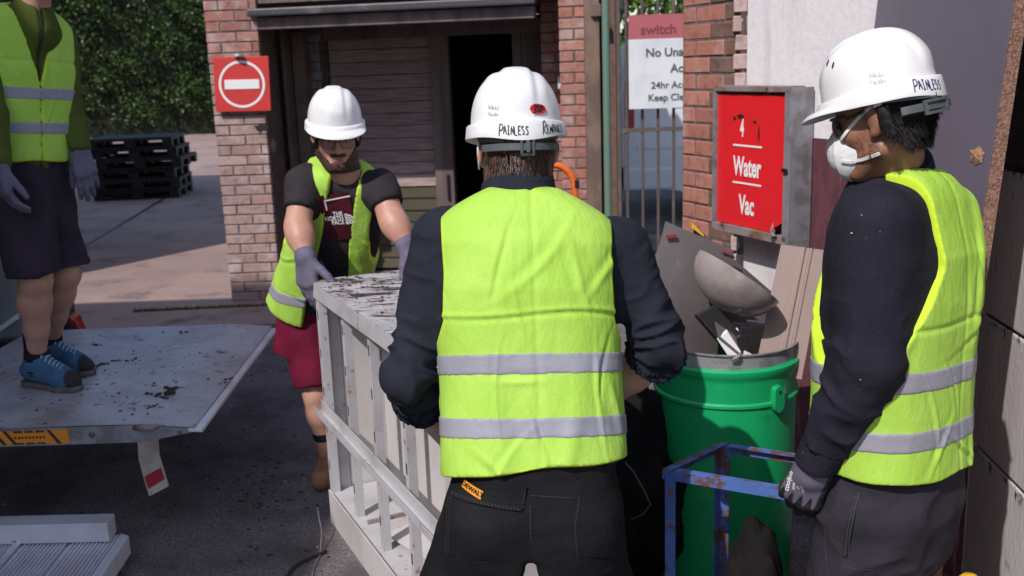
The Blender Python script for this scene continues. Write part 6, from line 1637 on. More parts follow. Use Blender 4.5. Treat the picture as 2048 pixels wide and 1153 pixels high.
# trousers
hipst = stack(Frame(T0, fr1.x, A(0, 1, 0), A(0, 0, 1)), [(-.20, .165, .12, .02), (-.06, .178, .128, .01), (.08, .172, .118, .012)], 2.5)
tr1 = uni([(hipst, 0), (cap(hipL, kneeL, .108, .082), .03), (cap(hipR, kneeR, .098, .078), .03), (cap(kneeL, ankL, .080, .066), .03), (cap(kneeR, ankR, .078, .066), .03)], .02)
crotch = cap(P(1060, 1098, 2.02), A(.010, 2.05, .15), .014, .10, (0, 1, 0), 14)
def trou1(X, Y, Z): return smax(smax(tr1(X, Y, Z), -crotch(X, Y, Z), .02), .035 - Z, .004)
lo, hi = bounds([T0 + A(.2, .15, .08), T0 + A(-.2, -.15, 0), ankL, ankR, kneeL, kneeR], .10)
V, Q = mesh_sdf(trou1, lo, hi, .0065, 1); N = grad(trou1, V)
D = (.010 * (ridge(V, (6, 6, 9), 21) - .5) + .006 * (ridge(V, (14, 14, 20), 23) - .5)) * np.where(V[:, 2] > .60, .45, 1)
tr = add_part('trousers', (V + N * D[:, None], Q), TROUK, p1, {'edge': np.zeros(len(V))})
def slab(fn, px0, poly, lift, name, mat, par, Y=1.6, nx=14, ny=10, stitch=None):
    """cloth patch whose four corners are given as picture points on the garment"""
    c4 = [onpix(fn, *p, Y)[0] for p in poly]; nn = grad(fn, np.mean(c4, 0)[None])[0]; V = []
    for k in range(ny + 1):
        for i in range(nx + 1):
            u, v_ = i / nx, k / ny; V.append((c4[0] * (1 - u) + c4[1] * u) * (1 - v_) + (c4[3] * (1 - u) + c4[2] * u) * v_)
    V = np.array(V); Pj = project(fn, V + nn * .05, -nn, .14); n0 = len(Pj)
    border = [i for i in range(nx + 1)] + [k * (nx + 1) + nx for k in range(1, ny + 1)] + [ny * (nx + 1) + i for i in range(nx - 1, -1, -1)] + [k * (nx + 1) for k in range(ny - 1, 0, -1)]
    W_ = list(Pj + nn * lift) + list(Pj[border] - nn * .006)
    F = [(k * (nx + 1) + i, k * (nx + 1) + i + 1, (k + 1) * (nx + 1) + i + 1, (k + 1) * (nx + 1) + i) for k in range(ny) for i in range(nx)]
    nb_ = len(border); F += [(border[i], n0 + i, n0 + (i + 1) % nb_, border[(i + 1) % nb_]) for i in range(nb_)]
    m = MB(); m.add(W_, F); return m.build(name, mat, par, smooth=.6)
def stitches(fn, polys, mat, par, lift=.002, ln=.0045, gap=.003, wd=.0011, Y=1.6, name='stitching'):
    V = []; F = []
    for pl in polys:
        pts = np.array([onpix(fn, *p, Y)[0] for p in pl]); d = np.r_[0, np.cumsum(np.linalg.norm(np.diff(pts, axis=0), axis=1))]
        if d[-1] > .5: print('STITCH MISS', pl[0]); continue
        s = 0
        while s < d[-1] - ln:
            a_, b_ = (np.array([np.interp(q, d, pts[:, k]) for k in range(3)]) for q in (s, s + ln)); g = grad(fn, ((a_ + b_) / 2)[None])[0]
            a_, b_ = project(fn, np.array([a_ + g * .03, b_ + g * .03]), -g, .08) + g * lift
            w_ = nrm(np.cross(b_ - a_, g)) * wd / 2; n0 = len(V); V += [a_ - w_, a_ + w_, b_ + w_, b_ - w_]; F.append((n0, n0 + 1, n0 + 2, n0 + 3)); s += ln + gap
    m = MB(); m.add(V, F); return tag(m.build(name, mat, par), kind='stuff')
THREAD = simple('grey_thread', (0.065, 0.062, 0.066), 0.8, 0, None, bst=0)
slab(trou1, None, [(906, 975), (1056, 975), (1046, 1022), (904, 990)], .0085, 'pocket_flap', TROUK, tr)
slab(trou1, None, [(905, 1000), (1010, 1030), (1005, 1118), (897, 1108)], .0035, 'back_pocket', TROUK, tr)
slab(trou1, None, [(1160, 985), (1232, 975), (1236, 1110), (1150, 1112)], .0035, 'back_pocket', TROUK, tr)
stitches(trou1, [[(910, 984), (950, 998), (1000, 1010), (1044, 1014)], [(910, 988), (950, 1002), (1000, 1014), (1046, 1018)], [(1046, 1012), (1051, 980)], [(904, 996), (902, 1050), (898, 1108)], [(909, 996), (907, 1050), (903, 1108)], [(1062, 988), (1150, 992)], [(1155, 990), (1148, 1050), (1152, 1108)], [(1060, 1010), (1061, 1075)]], THREAD, tr, .0102)
q, n_ = onpix(trou1, 945, 975); V2, F2 = gridpatch(.043, .019, 8, 4)
xx = nrm(P(968, 981, q[1]) - P(926, 968, q[1])); n2 = nrm(n_ - xx * np.dot(n_, xx)); yy = np.cross(n2, xx)
yy = yy if yy[2] > 0 else -yy
tagp = decal(trou1, V2, F2, q, xx, yy, .0115, 'orange_label', LABELO, tr, n=n2)
V2, F2 = text2d('DEWALT', .0142, .035, .82, 'CENTER'); decal(trou1, V2, F2, q, xx, yy, .0128, 'label_lettering', MARKER, tagp, n=n2)
for (ank, nm) in ((ankL, 0), (ankR, 1)):
    bf_ = uni([(cap(ank + A(0, -.03, -.045), ank + A(0, .15, -.05), .042, .045), .02), (cap(ank + A(0, -.01, -.03), ank + A(0, 0, .08), .046, .046), .03)], .02)
    fn = lambda X, Y, Z, b_=bf_: smax(b_(X, Y, Z), .002 - Z, .003)
    lo, hi = bounds([ank + A(0, -.1, -.09), ank + A(0, .22, .1)], .07); add_part('boot', mesh_sdf(fn, lo, hi, .009), RUBBER, p1)
# ================================================================== PERSON 2: worker at the right, masked, seen from his left and behind
p2 = empty('person', (.93, 2.2, 0), 'masked worker at the right in hi-vis vest, navy sweatshirt and white helmet, gloved hand hanging', 'person')
T0, T1 = P(1783, 930, 2.16), P(1800, 358, 2.20)
rx2 = nrm(A(.76, .65, 0)); fr2 = Frame(T0, rx2, np.cross(nrm(T1 - T0), rx2), T1 - T0); L2 = np.linalg.norm(T1 - T0)
rows = [(-.10, .172, .128, .0), (.0, .176, .132, .0), (.14, .176, .130, .0), (.28, .178, .128, -.004), (.40, .186, .130, -.012), (.50, .190, .122, -.018), (L2 - .04, .18, .098, -.012), (L2 + .03, .165, .08, .0)]
tor2 = stack(fr2, rows, 2.5, L2 + .006, .62, .06, .05)
sL, eL, wL = P(1752, 446, 2.03), P(1732, 722, 2.00), P(1628, 935, 2.07)
sR = fr2.w(.195, -.01, L2 - .115); eR = sR + fr2.y * .04 - fr2.z * .28 - fr2.x * .0; wR = eR + fr2.y * .10 - fr2.z * .20 + fr2.x * .02
nb2 = P(1790, 335, 2.19)
jt2 = uni([(off(tor2, .004), 0), (cap(sL, eL, .079, .062), .05), (cap(eL, wL, .066, .046), .03), (cap(wL + (eL - wL) * .16, wL, .051, .050), .008), (cap(sR, eR, .078, .062), .05), (cap(eR, wR, .062, .044), .03), (cap(nb2 - A(0, 0, .07), nb2, .085, .072), .04)], .03)
kL, kR = plane(wL, wL - eL), plane(wR, wR - eR); nearL, nearR = cap(eL, wL, .12, .12), cap(eR, wR, .12, .12)
def jumper2(X, Y, Z):
    d = jt2(X, Y, Z)
    d = np.where(nearL(X, Y, Z) < 0, smax(d, kL(X, Y, Z) - .0, .004), d); d = np.where(nearR(X, Y, Z) < 0, smax(d, kR(X, Y, Z), .004), d)
    x, y, t = fr2.loc(X, Y, Z); return smax(d, .02 - t, .004)
lo, hi = bounds([sL, eL, wL, sR, eR, wR, T0 + A(0, 0, -.03), T1 + A(0, 0, .03), fr2.w(0, -.1, .3)], .14)
V, Q = mesh_sdf(jumper2, lo, hi, .005, 1); N = grad(jumper2, V)
D = arm_folds(V, sL, eL, wL, .075, .008, .30, 11) * .8 + .006 * (ridge(V, (7, 7, 4), 12) - .5)
# ribbed cuff
ax = nrm(wL - eL); s_ = (V - wL) @ ax; dist = np.linalg.norm((V - wL) - s_[:, None] * ax, axis=1); cuff = (s_ > -.062) & (dist < .07)
e1 = nrm(np.cross(ax, A(0, 0, 1))); e2 = np.cross(ax, e1); ang = np.arctan2((V - wL) @ e2, (V - wL) @ e1)
D = np.where(cuff, -.004 + .0012 * np.sign(np.sin(ang * 34)), D)
add_part('sweatshirt', (V + N * D[:, None], Q), JUMPN, p2)
# specks of dust and lint on the sleeve
V2_ = []; F2_ = []; rr = random.Random(41)
for k in range(9):
    q, n_ = onpix(jumper2, rr.gauss(1735, 55), rr.uniform(380, 900), 1.6, 40)
    if q[1] > 2.5: continue
    s = rr.choice([.0005, .0006, .0008, .0011]); t1_ = nrm(np.cross(n_, A(.3, .2, 1))); t2_ = np.cross(n_, t1_); b_ = len(V2_); st_ = rr.choice([1, 1, 2.2])
    V2_ += [q + n_ * .0045 + (t1_ * math.cos(a_) * st_ + t2_ * math.sin(a_)) * s for a_ in (0, 1.05, 2.1, 3.14, 4.2, 5.2)]; F2_.append(tuple(b_ + i for i in range(6)))
m = MB(); m.add(V2_, F2_); tag(m.build('lint_speck', PRINTW, p2), kind='stuff')
def disp2(V, fr):
    x, y, t = ((V - fr.o) @ q for q in (fr.x, fr.y, fr.z))
    d = creases(V, fr, 8, 22, .0038) + .009 * (ridge(V, (3.0, 3.0, 1.2), 14) - .5) + .004 * (ridge(V, (8, 8, 6), 19) - .5)
    d += -.004 * np.exp(-((t - .36 - .006 * np.sin(x * 14)) / .006) ** 2)
    d += .009 * np.exp(-((x - .10 + .04 * np.sin(t * 6)) / .022) ** 2) * (y < 0) * np.clip(t * 3, 0, 1)
    d += -.0025 * np.exp(-((x - .02) / .006) ** 2) * (y < 0)
    return d
P8 = [fr2.w(a, b, c) for a in (-.21, .21) for b in (-.16, .16) for c in (-.02, L2 + .06)]
lo, hi = bounds(P8, .03)
armc = cap(sL + fr2.z * .02 - fr2.x * .03, sL - fr2.z * .16 - fr2.x * .03, .10, .095, fr2.x, 1.25)
front2 = lambda x, y, t: np.where(y > 0, np.maximum(.012 + np.clip(t - L2 + .24, 0, 1) * .26 - np.abs(x), np.where(x < 0, t - L2 + .13, -1.0)), np.where(x < -.0, np.minimum(t - L2 + .13, (y + .02) * .8), -1.0))
vest2, vfn2 = make_vest(p2, tor2, fr2, .018, .012, .262, .172, (.243, .112), lo, hi, disp2, .0045, -.03, front=front2, bslope=0.0, xs=(.93, 1.02), bandw=.047, tops=(.45, .85))
# trousers
hipL, hipR = fr2.w(-.096, .0, -.09), fr2.w(.088, .0, -.09)
kneeL, kneeR = P(1700, 1330, 2.04), P(1850, 1330, 2.22); ankL, ankR = A(.80, 2.05, .09), A(1.0, 2.28, .09)
kneeL = A(hipL[0] - .05, hipL[1] + .02, .42); kneeR = A(hipR[0] - .02, hipR[1] + .06, .42)
ankL = A(hipL[0] - .03, hipL[1], .09); ankR = A(hipR[0], hipR[1] + .03, .09)
hs2 = stack(Frame(T0, fr2.x, np.cross(A(0, 0, 1), fr2.x), A(0, 0, 1)), [(-.22, .165, .12, .0), (-.06, .178, .132, .0), (.07, .170, .122, .0)], 2.5)
tr2 = uni([(hs2, 0), (cap(hipL, kneeL, .108, .082), .03), (cap(hipR, kneeR, .104, .080), .03), (cap(kneeL, ankL, .080, .068), .03), (cap(kneeR, ankR, .08, .068), .03)], .02)
trou2 = lambda X, Y, Z: smax(tr2(X, Y, Z), .035 - Z, .004)
lo, hi = bounds([T0 + A(.16, .13, .07), T0 + A(-.16, -.13, 0), ankL, ankR, kneeL, kneeR], .10)
V, Q = mesh_sdf(trou2, lo, hi, .006, 1); N = grad(trou2, V)
D = .020 * (ridge(np.stack([V[:, 0] + .5 * V[:, 2], V[:, 1], V[:, 2] - .4 * V[:, 0]], 1), (5, 5, 11), 31) - .5) + .010 * (ridge(V, (13, 13, 20), 33) - .5)
tr = add_part('trousers', (V + N * D[:, None], Q), TROUG, p2, {'edge': np.zeros(len(V))})
slab(trou2, None, [(1572, 1062), (1652, 1058), (1645, 1108), (1576, 1112)], .008, 'pocket_flap', TROUG, tr)
slab(trou2, None, [(1580, 1112), (1650, 1110), (1655, 1150), (1580, 1152)], .004, 'thigh_pocket', TROUG, tr)
slab(trou2, None, [(1700, 1140), (1760, 1136), (1770, 1152), (1705, 1152)], .005, 'knee_patch', TROUG, tr)
stitches(trou2, [[(1728, 930), (1716, 980), (1702, 1040), (1692, 1110)], [(1732, 934), (1720, 984), (1707, 1044), (1698, 1110)], [(1580, 1050), (1650, 1046)], [(1655, 1050), (1660, 1140)], [(1690, 1130), (1745, 1136)]], simple('pale_thread', (.11, .10, .115), .8, bst=0), tr, .008)
def ribbon_on(fn, pxs, wd, lift, name, mat, par, Y=1.6, th=.0015):
    pts = [];
    for (a_, b_) in zip(pxs[:-1], pxs[1:]):
        for k in range(5): pts.append((a_[0] + (b_[0] - a_[0]) * k / 5, a_[1] + (b_[1] - a_[1]) * k / 5))
    pts.append(pxs[-1]); Q_ = [onpix(fn, *p, Y) for p in pts]; V = []; F = []
    for i, (q, g) in enumerate(Q_):
        d = Q_[min(i + 1, len(Q_) - 1)][0] - Q_[max(i - 1, 0)][0]; w_ = nrm(np.cross(d, g)) * wd / 2
        V += [q - w_ + g * (lift - .001), q + w_ + g * (lift - .001), q + w_ * .9 + g * (lift + th), q - w_ * .9 + g * (lift + th)]
    for i in range(len(Q_) - 1):
        for k in range(4): F.append((i * 4 + k, (i + 1) * 4 + k, (i + 1) * 4 + (k + 1) % 4, i * 4 + (k + 1) % 4))
    m = MB(); m.add(V, F); return m.build(name, mat, par, smooth=.7)
zp = ribbon_on(trou2, [(1733, 925), (1722, 970), (1708, 1025), (1694, 1085), (1690, 1112)], .012, .005, 'zip_tape', BLACKP, tr)
q, g = onpix(trou2, 1731, 953); m = MB(); m.tube([q + g * .010 + A(0, 0, .008), q + g * .012 + A(0, 0, -.004)], .0032, 8); m.build('zip_puller', STEELB, zp, smooth=True)
# head
rimc = P(1752, 183, 2.16); f2 = nrm(A(-.75, .62, -.25)); x2 = nrm(np.cross(f2, A(0, 0, 1))); u2 = np.cross(x2, f2)
hf2 = Frame(rimc, x2, f2, u2)
hc2 = hf2.w(0, -.006, -.056)
hfr2, head2 = head_fn(hc2, f2, u2, nb2 - A(0, 0, .03), .06)
lo, hi = bounds([hfr2.w(a, b, c) for a in (-.1, .1) for b in (-.12, .13) for c in (-.16, .14)] + [nb2 - A(0, 0, .05)], .012)
bodyV = [mesh_sdf(head2, lo, hi, .003, 1)]
core = uni([(off(tor2, -.02), 0), (cap(hipL, kneeL, .075, .05), .03), (cap(hipR, kneeR, .075, .05), .03), (cap(kneeL, ankL, .05, .035), .02), (cap(kneeR, ankR, .05, .035), .02), (cap(T1 - A(0, 0, .1), nb2, .06, .05), .04), (cap(sL, eL, .05, .04), .04), (cap(sR, eR, .05, .04), .04), (cap(eL, wL, .04, .028), .02), (cap(eR, wR, .04, .028), .02)], .03)
lo, hi = bounds([T1, ankL, ankR, sL, sR, eL, eR, wL, wR, fr2.w(0, .15, .3)], .12); bodyV.append(mesh_sdf(core, lo, hi, .012, 1))
V, Q = join(bodyV); x, y, z = hfr2.loc(V[:, 0], V[:, 1], V[:, 2])
stub = np.clip((-z - .018) / .03, 0, 1) * np.clip((y + .015) / .02, 0, 1) * (np.abs(z) < .16) * (np.linalg.norm(V - hc2, axis=1) < .16) * np.clip((.105 + z) / .02 , 0, 1)
stub *= .30 + .55 * (vnoise(V, (240, 240, 240), 3) > .5)
ear_in = np.exp(-(np.linalg.norm(V - hfr2.w(-.083, .004, 0), axis=1) / .012) ** 2)
add_part('body', (V, Q), SKINB, p2, {'tint': np.clip(stub + ear_in * .45, 0, 1)})
def hair2(X, Y, Z):
    x, y, z = hfr2.loc(X, Y, Z); d = head2(X, Y, Z) - .007 - .006 * np.clip(-y / .1, 0, 1)
    lim = -.016 + .30 * np.maximum(z - .01, 0) - np.clip((-z - .01) * .5, 0, .06)
    d = smax(d, y - lim, .006); d = smax(d, z - .036, .004); d = smax(d, -.080 - z - .15 * np.minimum(y, 0) * 0, .01)
    d = smax(d, -(np.sqrt((np.abs(x) - .082) ** 2 + (y + .004) ** 2 + (z * .72) ** 2) - .023), .006); return d
lo, hi = bounds([hfr2.w(a, b, c) for a in (-.1, .1) for b in (-.14, .05) for c in (-.09, .09)], .012)
V, Q = mesh_sdf(hair2, lo, hi, .003, 1); N = grad(hair2, V); D = .003 * (ridge(V, (30, 30, 45), 41) - .5) + .002 * (ridge(V, (90, 90, 60), 43) - .5)
add_part('hair', (V + N * D[:, None], Q), HAIRK, p2, {'tint': np.clip(D / .008 + .15, 0, 1)})
def reg2(rr):
    a_ = rr.uniform(-1.5, 1.2); z = rr.uniform(-.075, -.005); o = hfr2.w(.2 * math.sin(a_), -.2 * math.cos(a_), z); return o, hfr2.w(0, -.02, z) - o
strand_hair(p2, hair2, hfr2, 1500, reg2, .020, -hfr2.z + hfr2.y * -.2, HAIRK, 5, -.002, .0011)
words = [('P', -.086, .007, 1.1), ('AINLESS', -.075, .010, .85)]
h2, rim2, _ = helmet(p2, hf2, (words, MARKERB, .0235, .0022), vents=[(-1.02, .62), (-.80, .70), (-.62, .83)], dots=(-.150, .024))
strap_band(h2, hfr2, -.004, -1.10, 1.3, .097, .117, .017, .004, STRAPG, 'nape_strap', slope=.002)
strap_band(h2, hfr2, .012, -1.75, -.35, .095, .116, .012, .003, STRAPG, 'cradle_strap', slope=.012)
m = MB()
def bk2(a_, z, r): return hfr2.w((.097 + r) * math.sin(a_), -.012 - (.117 + r) * math.cos(a_), z)
for (s0, s1b, z0, z1) in ((-.72, -.12, .004, .010), (-.72, -.12, -.020, -.014), (-.72, -.66, -.014, .004), (-.18, -.12, -.014, .004)):
    nseg = 5
    for k in range(nseg):
        a0, a1 = s0 + (s1b - s0) * k / nseg, s0 + (s1b - s0) * (k + 1) / nseg
        m.hexa([bk2(a0, z0, .009), bk2(a1, z0, .009), bk2(a1, z0, .003), bk2(a0, z0, .003), bk2(a0, z1, .009), bk2(a1, z1, .009), bk2(a1, z1, .003), bk2(a0, z1, .003)])
m.build('buckle', STRAPG, h2)
# collar of the polo shirt
cz_ = nrm(hfr2.w(0, -.02, -.05) - (nb2 - A(0, 0, .05)) + A(0, 0, .02)); cx_ = nrm(np.cross(A(0, 1, 0), cz_)); cy_ = np.cross(cz_, cx_)
m = MB(); m.lathe(nb2 - A(0, 0, .01), [(.098, -.045), (.088, -.01), (.077, .030), (.073, .038), (.067, .036), (.066, -.02)], 48, cx_, cy_, cz_); m.build('polo_collar', POLON, p2, smooth=.9)
# mask
def mask(X, Y, Z):
    x, y, z = hfr2.loc(X, Y, Z)
    cup = ell(hfr2.w(0, .070, -.062), (hfr2.x, hfr2.y, hfr2.z), (.058, .066, .060)); d = smin(head2(X, Y, Z) - .004, cup(X, Y, Z), .02)
    d = smax(d, ((x / .056) ** 2 + ((z + .060) / .064) ** 2 - 1) * .03, .006); return smax(d, .050 - y + .25 * np.abs(z + .06), .004)
lo, hi = bounds([hfr2.w(a, b, c) for a in (-.07, .07) for b in (.02, .15) for c in (-.135, .01)], .012)
V, Q = mesh_sdf(mask, lo, hi, .003, 1); N = grad(mask, V); x, y, z = hfr2.loc(V[:, 0], V[:, 1], V[:, 2])
rim_ = ((x / .056) ** 2 + ((z + .06) / .064) ** 2); mk = add_part('mask', (V + N * (.0016 * np.exp(-((rim_ - .80) / .06) ** 2) - .001 * np.exp(-((x) / .003) ** 2))[:, None], Q), MASKW, p2)
hd2 = lambda X, Y, Z: np.minimum(np.minimum(head2(X, Y, Z), hair2(X, Y, Z)), mask(X, Y, Z))
ribbon_on(hd2, [(1682, 282), (1700, 258), (1722, 232), (1742, 216), (1762, 208)], .0075, .003, 'mask_strap', MASKW, mk)
ribbon_on(hd2, [(1684, 322), (1702, 324), (1724, 320), (1746, 312), (1760, 306)], .0070, .003, 'mask_strap', MASKW, mk)
# safety glasses: wrapped dark lens and temple with an orange tip
gl = MB(); n = 26; V = []; F = []
for i in range(n + 1):
    a_ = -1.12 + 2.24 * i / n; rx_, ry_ = .071, .060
    for k in range(7):
        v_ = k / 6; zz_ = .018 - .042 * v_; V.append(hfr2.w((rx_ + .003 * math.sin(v_ * 3.14)) * math.sin(a_), .046 + (ry_ + .004 * math.sin(v_ * 3.14)) * math.cos(a_), zz_ * (1 - .35 * (abs(a_) / 1.12) ** 3)))
for i in range(n):
    for k in range(6): F.append((i * 7 + k, i * 7 + k + 1, (i + 1) * 7 + k + 1, (i + 1) * 7 + k))
gl.add(V, F); go = gl.build('glasses', LENSR, p2, smooth=True)
for s in (-1, 1):
    m = MB(); m.tube([hfr2.w(s * .074, .052, .012), hfr2.w(s * .081, .025, .016), hfr2.w(s * .083, .004, .019)], .0036, 8); m.build('temple', BLACKP, go, smooth=True)
    m = MB(); m.tube([hfr2.w(s * .083, .004, .019), hfr2.w(s * .084, -.022, .021), hfr2.w(s * .084, -.040, .014)], .0040, 8); m.build('temple_tip', ORANGE, go, smooth=True)
m = MB(); m.tube([hfr2.w(.073 * math.sin(a_), .046 + .062 * math.cos(a_), .019) for a_ in np.linspace(-1.4, 1.4, 17)], .0032, 8); m.build('brow_bar', BLACKP, go, smooth=True)
# left glove, hanging, the back of the hand towards the camera
hd_ = nrm(P(1590, 1035, 2.10) - P(1628, 940, 2.07) + A(0, .01, 0)); hn_ = nrm(A(-.25, -1, .12))
hs_ = A(1, 0, 0)
gf, gp_, gfr = hand_fn(wL + hd_ * -.005, hd_, hn_, A(.9, .3, -.2), .62, 1.10, 1.16, (.75, .35, -.55), .7, .4)
cuffc = cap(wL - hd_ * .05, wL + hd_ * .02, .036, .036)
gfn = uni([(gf, 0), (cuffc, .012)], .012)
lo, hi = bounds(list(gp_) + [wL - hd_ * .03], .035); V, Q = mesh_sdf(gfn, lo, hi, .0026, 1); N = grad(gfn, V); x, y, z = gfr.loc(V[:, 0], V[:, 1], V[:, 2])
side = (V - wL) @ gfr.z
# dark dipped coating: palm, thumb side and finger fronts, wavy border over the knuckles
bord = .086 + .016 * np.cos((x + .032) / .0205 * 6.283 + .3)
coat = np.maximum(np.clip((y - bord) / .002, 0, 1), np.clip((-.006 - z) / .003, 0, 1)); coat = np.maximum(coat, np.clip((x - .030) / .004, 0, 1))
add_part('glove', (V + N * (.0016 * (ridge(V, (60, 60, 60), 51) - .5) * coat)[:, None], Q), GLOVE, p2, {'tint': coat})
gpar = [o for o in p2.children if o.name.startswith('glove')][0]
q, g = onpix(gfn, 1578, 962, 1.7); yy = nrm(P(1592, 938, q[1]) - P(1568, 985, q[1])); yy = nrm(yy - g * np.dot(yy, g)); 
xx = yy; vv = np.cross(g, xx)
V2, F2 = text2d('coofjob', .0165, .02, 1.0); decal(gfn, V2, F2, q, xx, vv, .0012, 'glove_lettering', PRINTW, gpar, n=g)
for row, (tx, sz) in enumerate((('EN388', .0068), ('CE', .0075), ('4121X', .0068))):
    q2 = q - vv * (.0135 + .0085 * row) - xx * .006; V2, F2 = text2d(tx, sz, .02, 1.0); decal(gfn, V2, F2, q2, xx, vv, .0012, 'glove_lettering', PRINTW, gpar, n=g)
gf, gp_, gfr = hand_fn(wR, nrm(fr2.y * .8 - fr2.z * .5), nrm(fr2.x + fr2.z * .3), fr2.z * 1.0, .7, 1.08, 1.15)
lo, hi = bounds(list(gp_) + [wR], .03); V, Q = mesh_sdf(gf, lo, hi, .004, 1); add_part('glove', (V, Q), GLOVE, p2, {'tint': np.zeros(len(V))})
for ank in (ankL, ankR):
    bf_ = uni([(cap(ank - fr2.y * .03 - A(0, 0, .045), ank + fr2.y * .15 - A(0, 0, .05), .042, .045), .02), (cap(ank - A(0, 0, .03), ank + A(0, 0, .08), .046, .046), .03)], .02)
    fn = lambda X, Y, Z, b_=bf_: smax(b_(X, Y, Z), .002 - Z, .003)
    lo, hi = bounds([ank - A(.1, .1, .09), ank + fr2.y * .2 + A(0, 0, .1)], .07); add_part('boot', mesh_sdf(fn, lo, hi, .009), RUBBER, p2)
# ================================================================== PERSON 3: bearded worker leaning on the far end of the cabinet
p3 = empty('person', (-.70, 4.1, 0), 'bearded worker in glasses, black t-shirt and burgundy shorts leaning over the cabinet with both hands', 'person')
T0, T1 = P(648, 598, 4.18), P(688, 338, 3.86)
z3 = nrm(T1 - T0); x3 = nrm(A(-.99, .10, .02)); y3 = np.cross(z3, x3); x3 = np.cross(y3, z3)    # x: his right is negative... x3 points to image left
fr3 = Frame(T0, x3, y3, z3); L3 = np.linalg.norm(T1 - T0)
rows = [(-.06, .158, .118, .01), (.08, .160, .118, .012), (.22, .165, .118, .012), (.38, .178, .122, .008), (.50, .184, .112, .0), (L3 - .04, .175, .09, 0), (L3 + .03, .16, .075, 0)]
tor3 = stack(fr3, rows, 2.4, L3 + .0, .40, .07, .05)
sR, eR, wR = P(607, 372, 3.84), P(596, 452, 3.74), P(611, 515, 3.66)        # his right arm, image left
sL, eL, wL = P(760, 370, 3.84), P(783, 436, 3.76), P(813, 490, 3.70)
mR, mL = sR + (eR - sR) * .62, sL + (eL - sL) * .62
nb3 = P(690, 335, 3.83)
def tee3(X, Y, Z):
    d = uni([(off(tor3, .004), 0), (cap(sR, mR + (mR - sR) * .3, .063, .064), .06), (cap(sL, mL + (mL - sL) * .3, .063, .064), .06)], .03)(X, Y, Z)
    nr_, nl_ = cap(mR, eR, .10, .10)(X, Y, Z), cap(mL, eL, .10, .10)(X, Y, Z)
    d = np.where(nr_ < 0, smax(d, plane(mR, eR - sR)(X, Y, Z), .003), d); d = np.where(nl_ < 0, smax(d, plane(mL, eL - sL)(X, Y, Z), .003), d)
    x, y, t = fr3.loc(X, Y, Z); return smax(d, -.10 - t, .003)
lo, hi = bounds([fr3.w(a, b, c) for a in (-.2, .2) for b in (-.14, .14) for c in (-.1, L3 + .03)] + [sR, sL, mR, mL], .09)
V, Q = mesh_sdf(tee3, lo, hi, .007, 1); N = grad(tee3, V); D = .010 * (ridge(V, (7, 7, 6), 61) - .5) + .005 * (ridge(V, (16, 16, 14), 62) - .5)
te = add_part('t_shirt', (V + N * D[:, None], Q), TEEK, p3)
# chest print: maroon block, white frame line, wordmark and quarter dome emblem
q, g = onpix(tee3, 678, 438, 3.2); xx = A(.99, -.10, .03); xx = nrm(xx - g * np.dot(xx, g)); yy = np.cross(g, xx); yy = yy if yy[2] > 0 else -yy
V2, F2 = gridpatch(.118, .20, 8, 16); pr3 = decal(tee3, V2 + A(.0, .012), F2, q, xx, yy, .009, 'maroon_print', TEEM, te, n=g)
def printpart(V2, F2, nm, mat=PRINTW): return decal(tee3, V2, F2, q, xx, yy, .0105, nm, mat, pr3, n=g)
V2 = np.array([(-.035, .085), (.062, .095), (.062, .101), (-.035, .091), (-.040, .045), (-.034, .045), (-.034, .091), (-.040, .091)]); printpart(V2, [(0, 1, 2, 3), (4, 5, 6, 7)], 'print_line')
for i, (tx, xo) in enumerate((('THE', -.002), ('NORTH', -.002), ('FACE', -.002))):
    V2, F2 = text2d(tx, .025, .03, .82, 'RIGHT'); printpart(V2 + A(xo + .022, .026 - i * .0185), F2, 'print_lettering')
V2 = []; F2 = []
for (r0, r1) in ((.0, .013), (.0155, .022), (.0245, .031), (.034, .041)):
    b_ = len(V2)
    for k in range(9):
        a_ = math.pi / 2 * k / 8; V2 += [(.026 + r0 * math.sin(a_), -.022 + r0 * math.cos(a_) * 1.15), (.026 + r1 * math.sin(a_), -.022 + r1 * math.cos(a_) * 1.15)]
    F2 += [(b_ + 2 * k, b_ + 2 * k + 1, b_ + 2 * k + 3, b_ + 2 * k + 2) for k in range(8)]
printpart(np.array(V2), F2, 'print_emblem')
def disp3(V, fr):
    x, y, t = ((V - fr.o) @ q for q in (fr.x, fr.y, fr.z))
    return creases(V, fr, 12, 14, .004) + .012 * (ridge(V, (6, 6, 2.5), 64) - .5) + .007 * (ridge(V, (11, 11, 7), 65) - .5)
# open vest: the two fronts hang apart. x3 points to image left
def front3(x, y, t):
    w0 = np.interp(t, [-.1, .1, .3, .45, L3], [.085, .085, .066, .052, .05]); c0 = np.interp(t, [-.1, .2, L3], [-.035, -.03, -.018])
    return np.where(y > 0, w0 - np.abs(x - c0), -1.0)
P8 = [fr3.w(a, b, c) for a in (-.24, .24) for b in (-.17, .19) for c in (-.06, L3 + .05)]
lo, hi = bounds(P8, .03)
def tor3v(X, Y, Z):   # the cloth swings away from the belly on both sides
    x, y, t = fr3.loc(X, Y, Z); k = np.clip((.34 - t) / .34, 0, 1); fl = k * (.045 * (x > 0) + .028 * (x < 0)) * np.clip((y + .02) / .1, 0, 1)
    return tor3(X, Y, Z) - fl
vest3, vfn3 = make_vest(p3, tor3v, fr3, .014, -.02, .30, .160, (.125,), lo, hi, disp3, .006, .03, front=front3, bslope=-.25, bandw=.05, tops=(.86, .86))
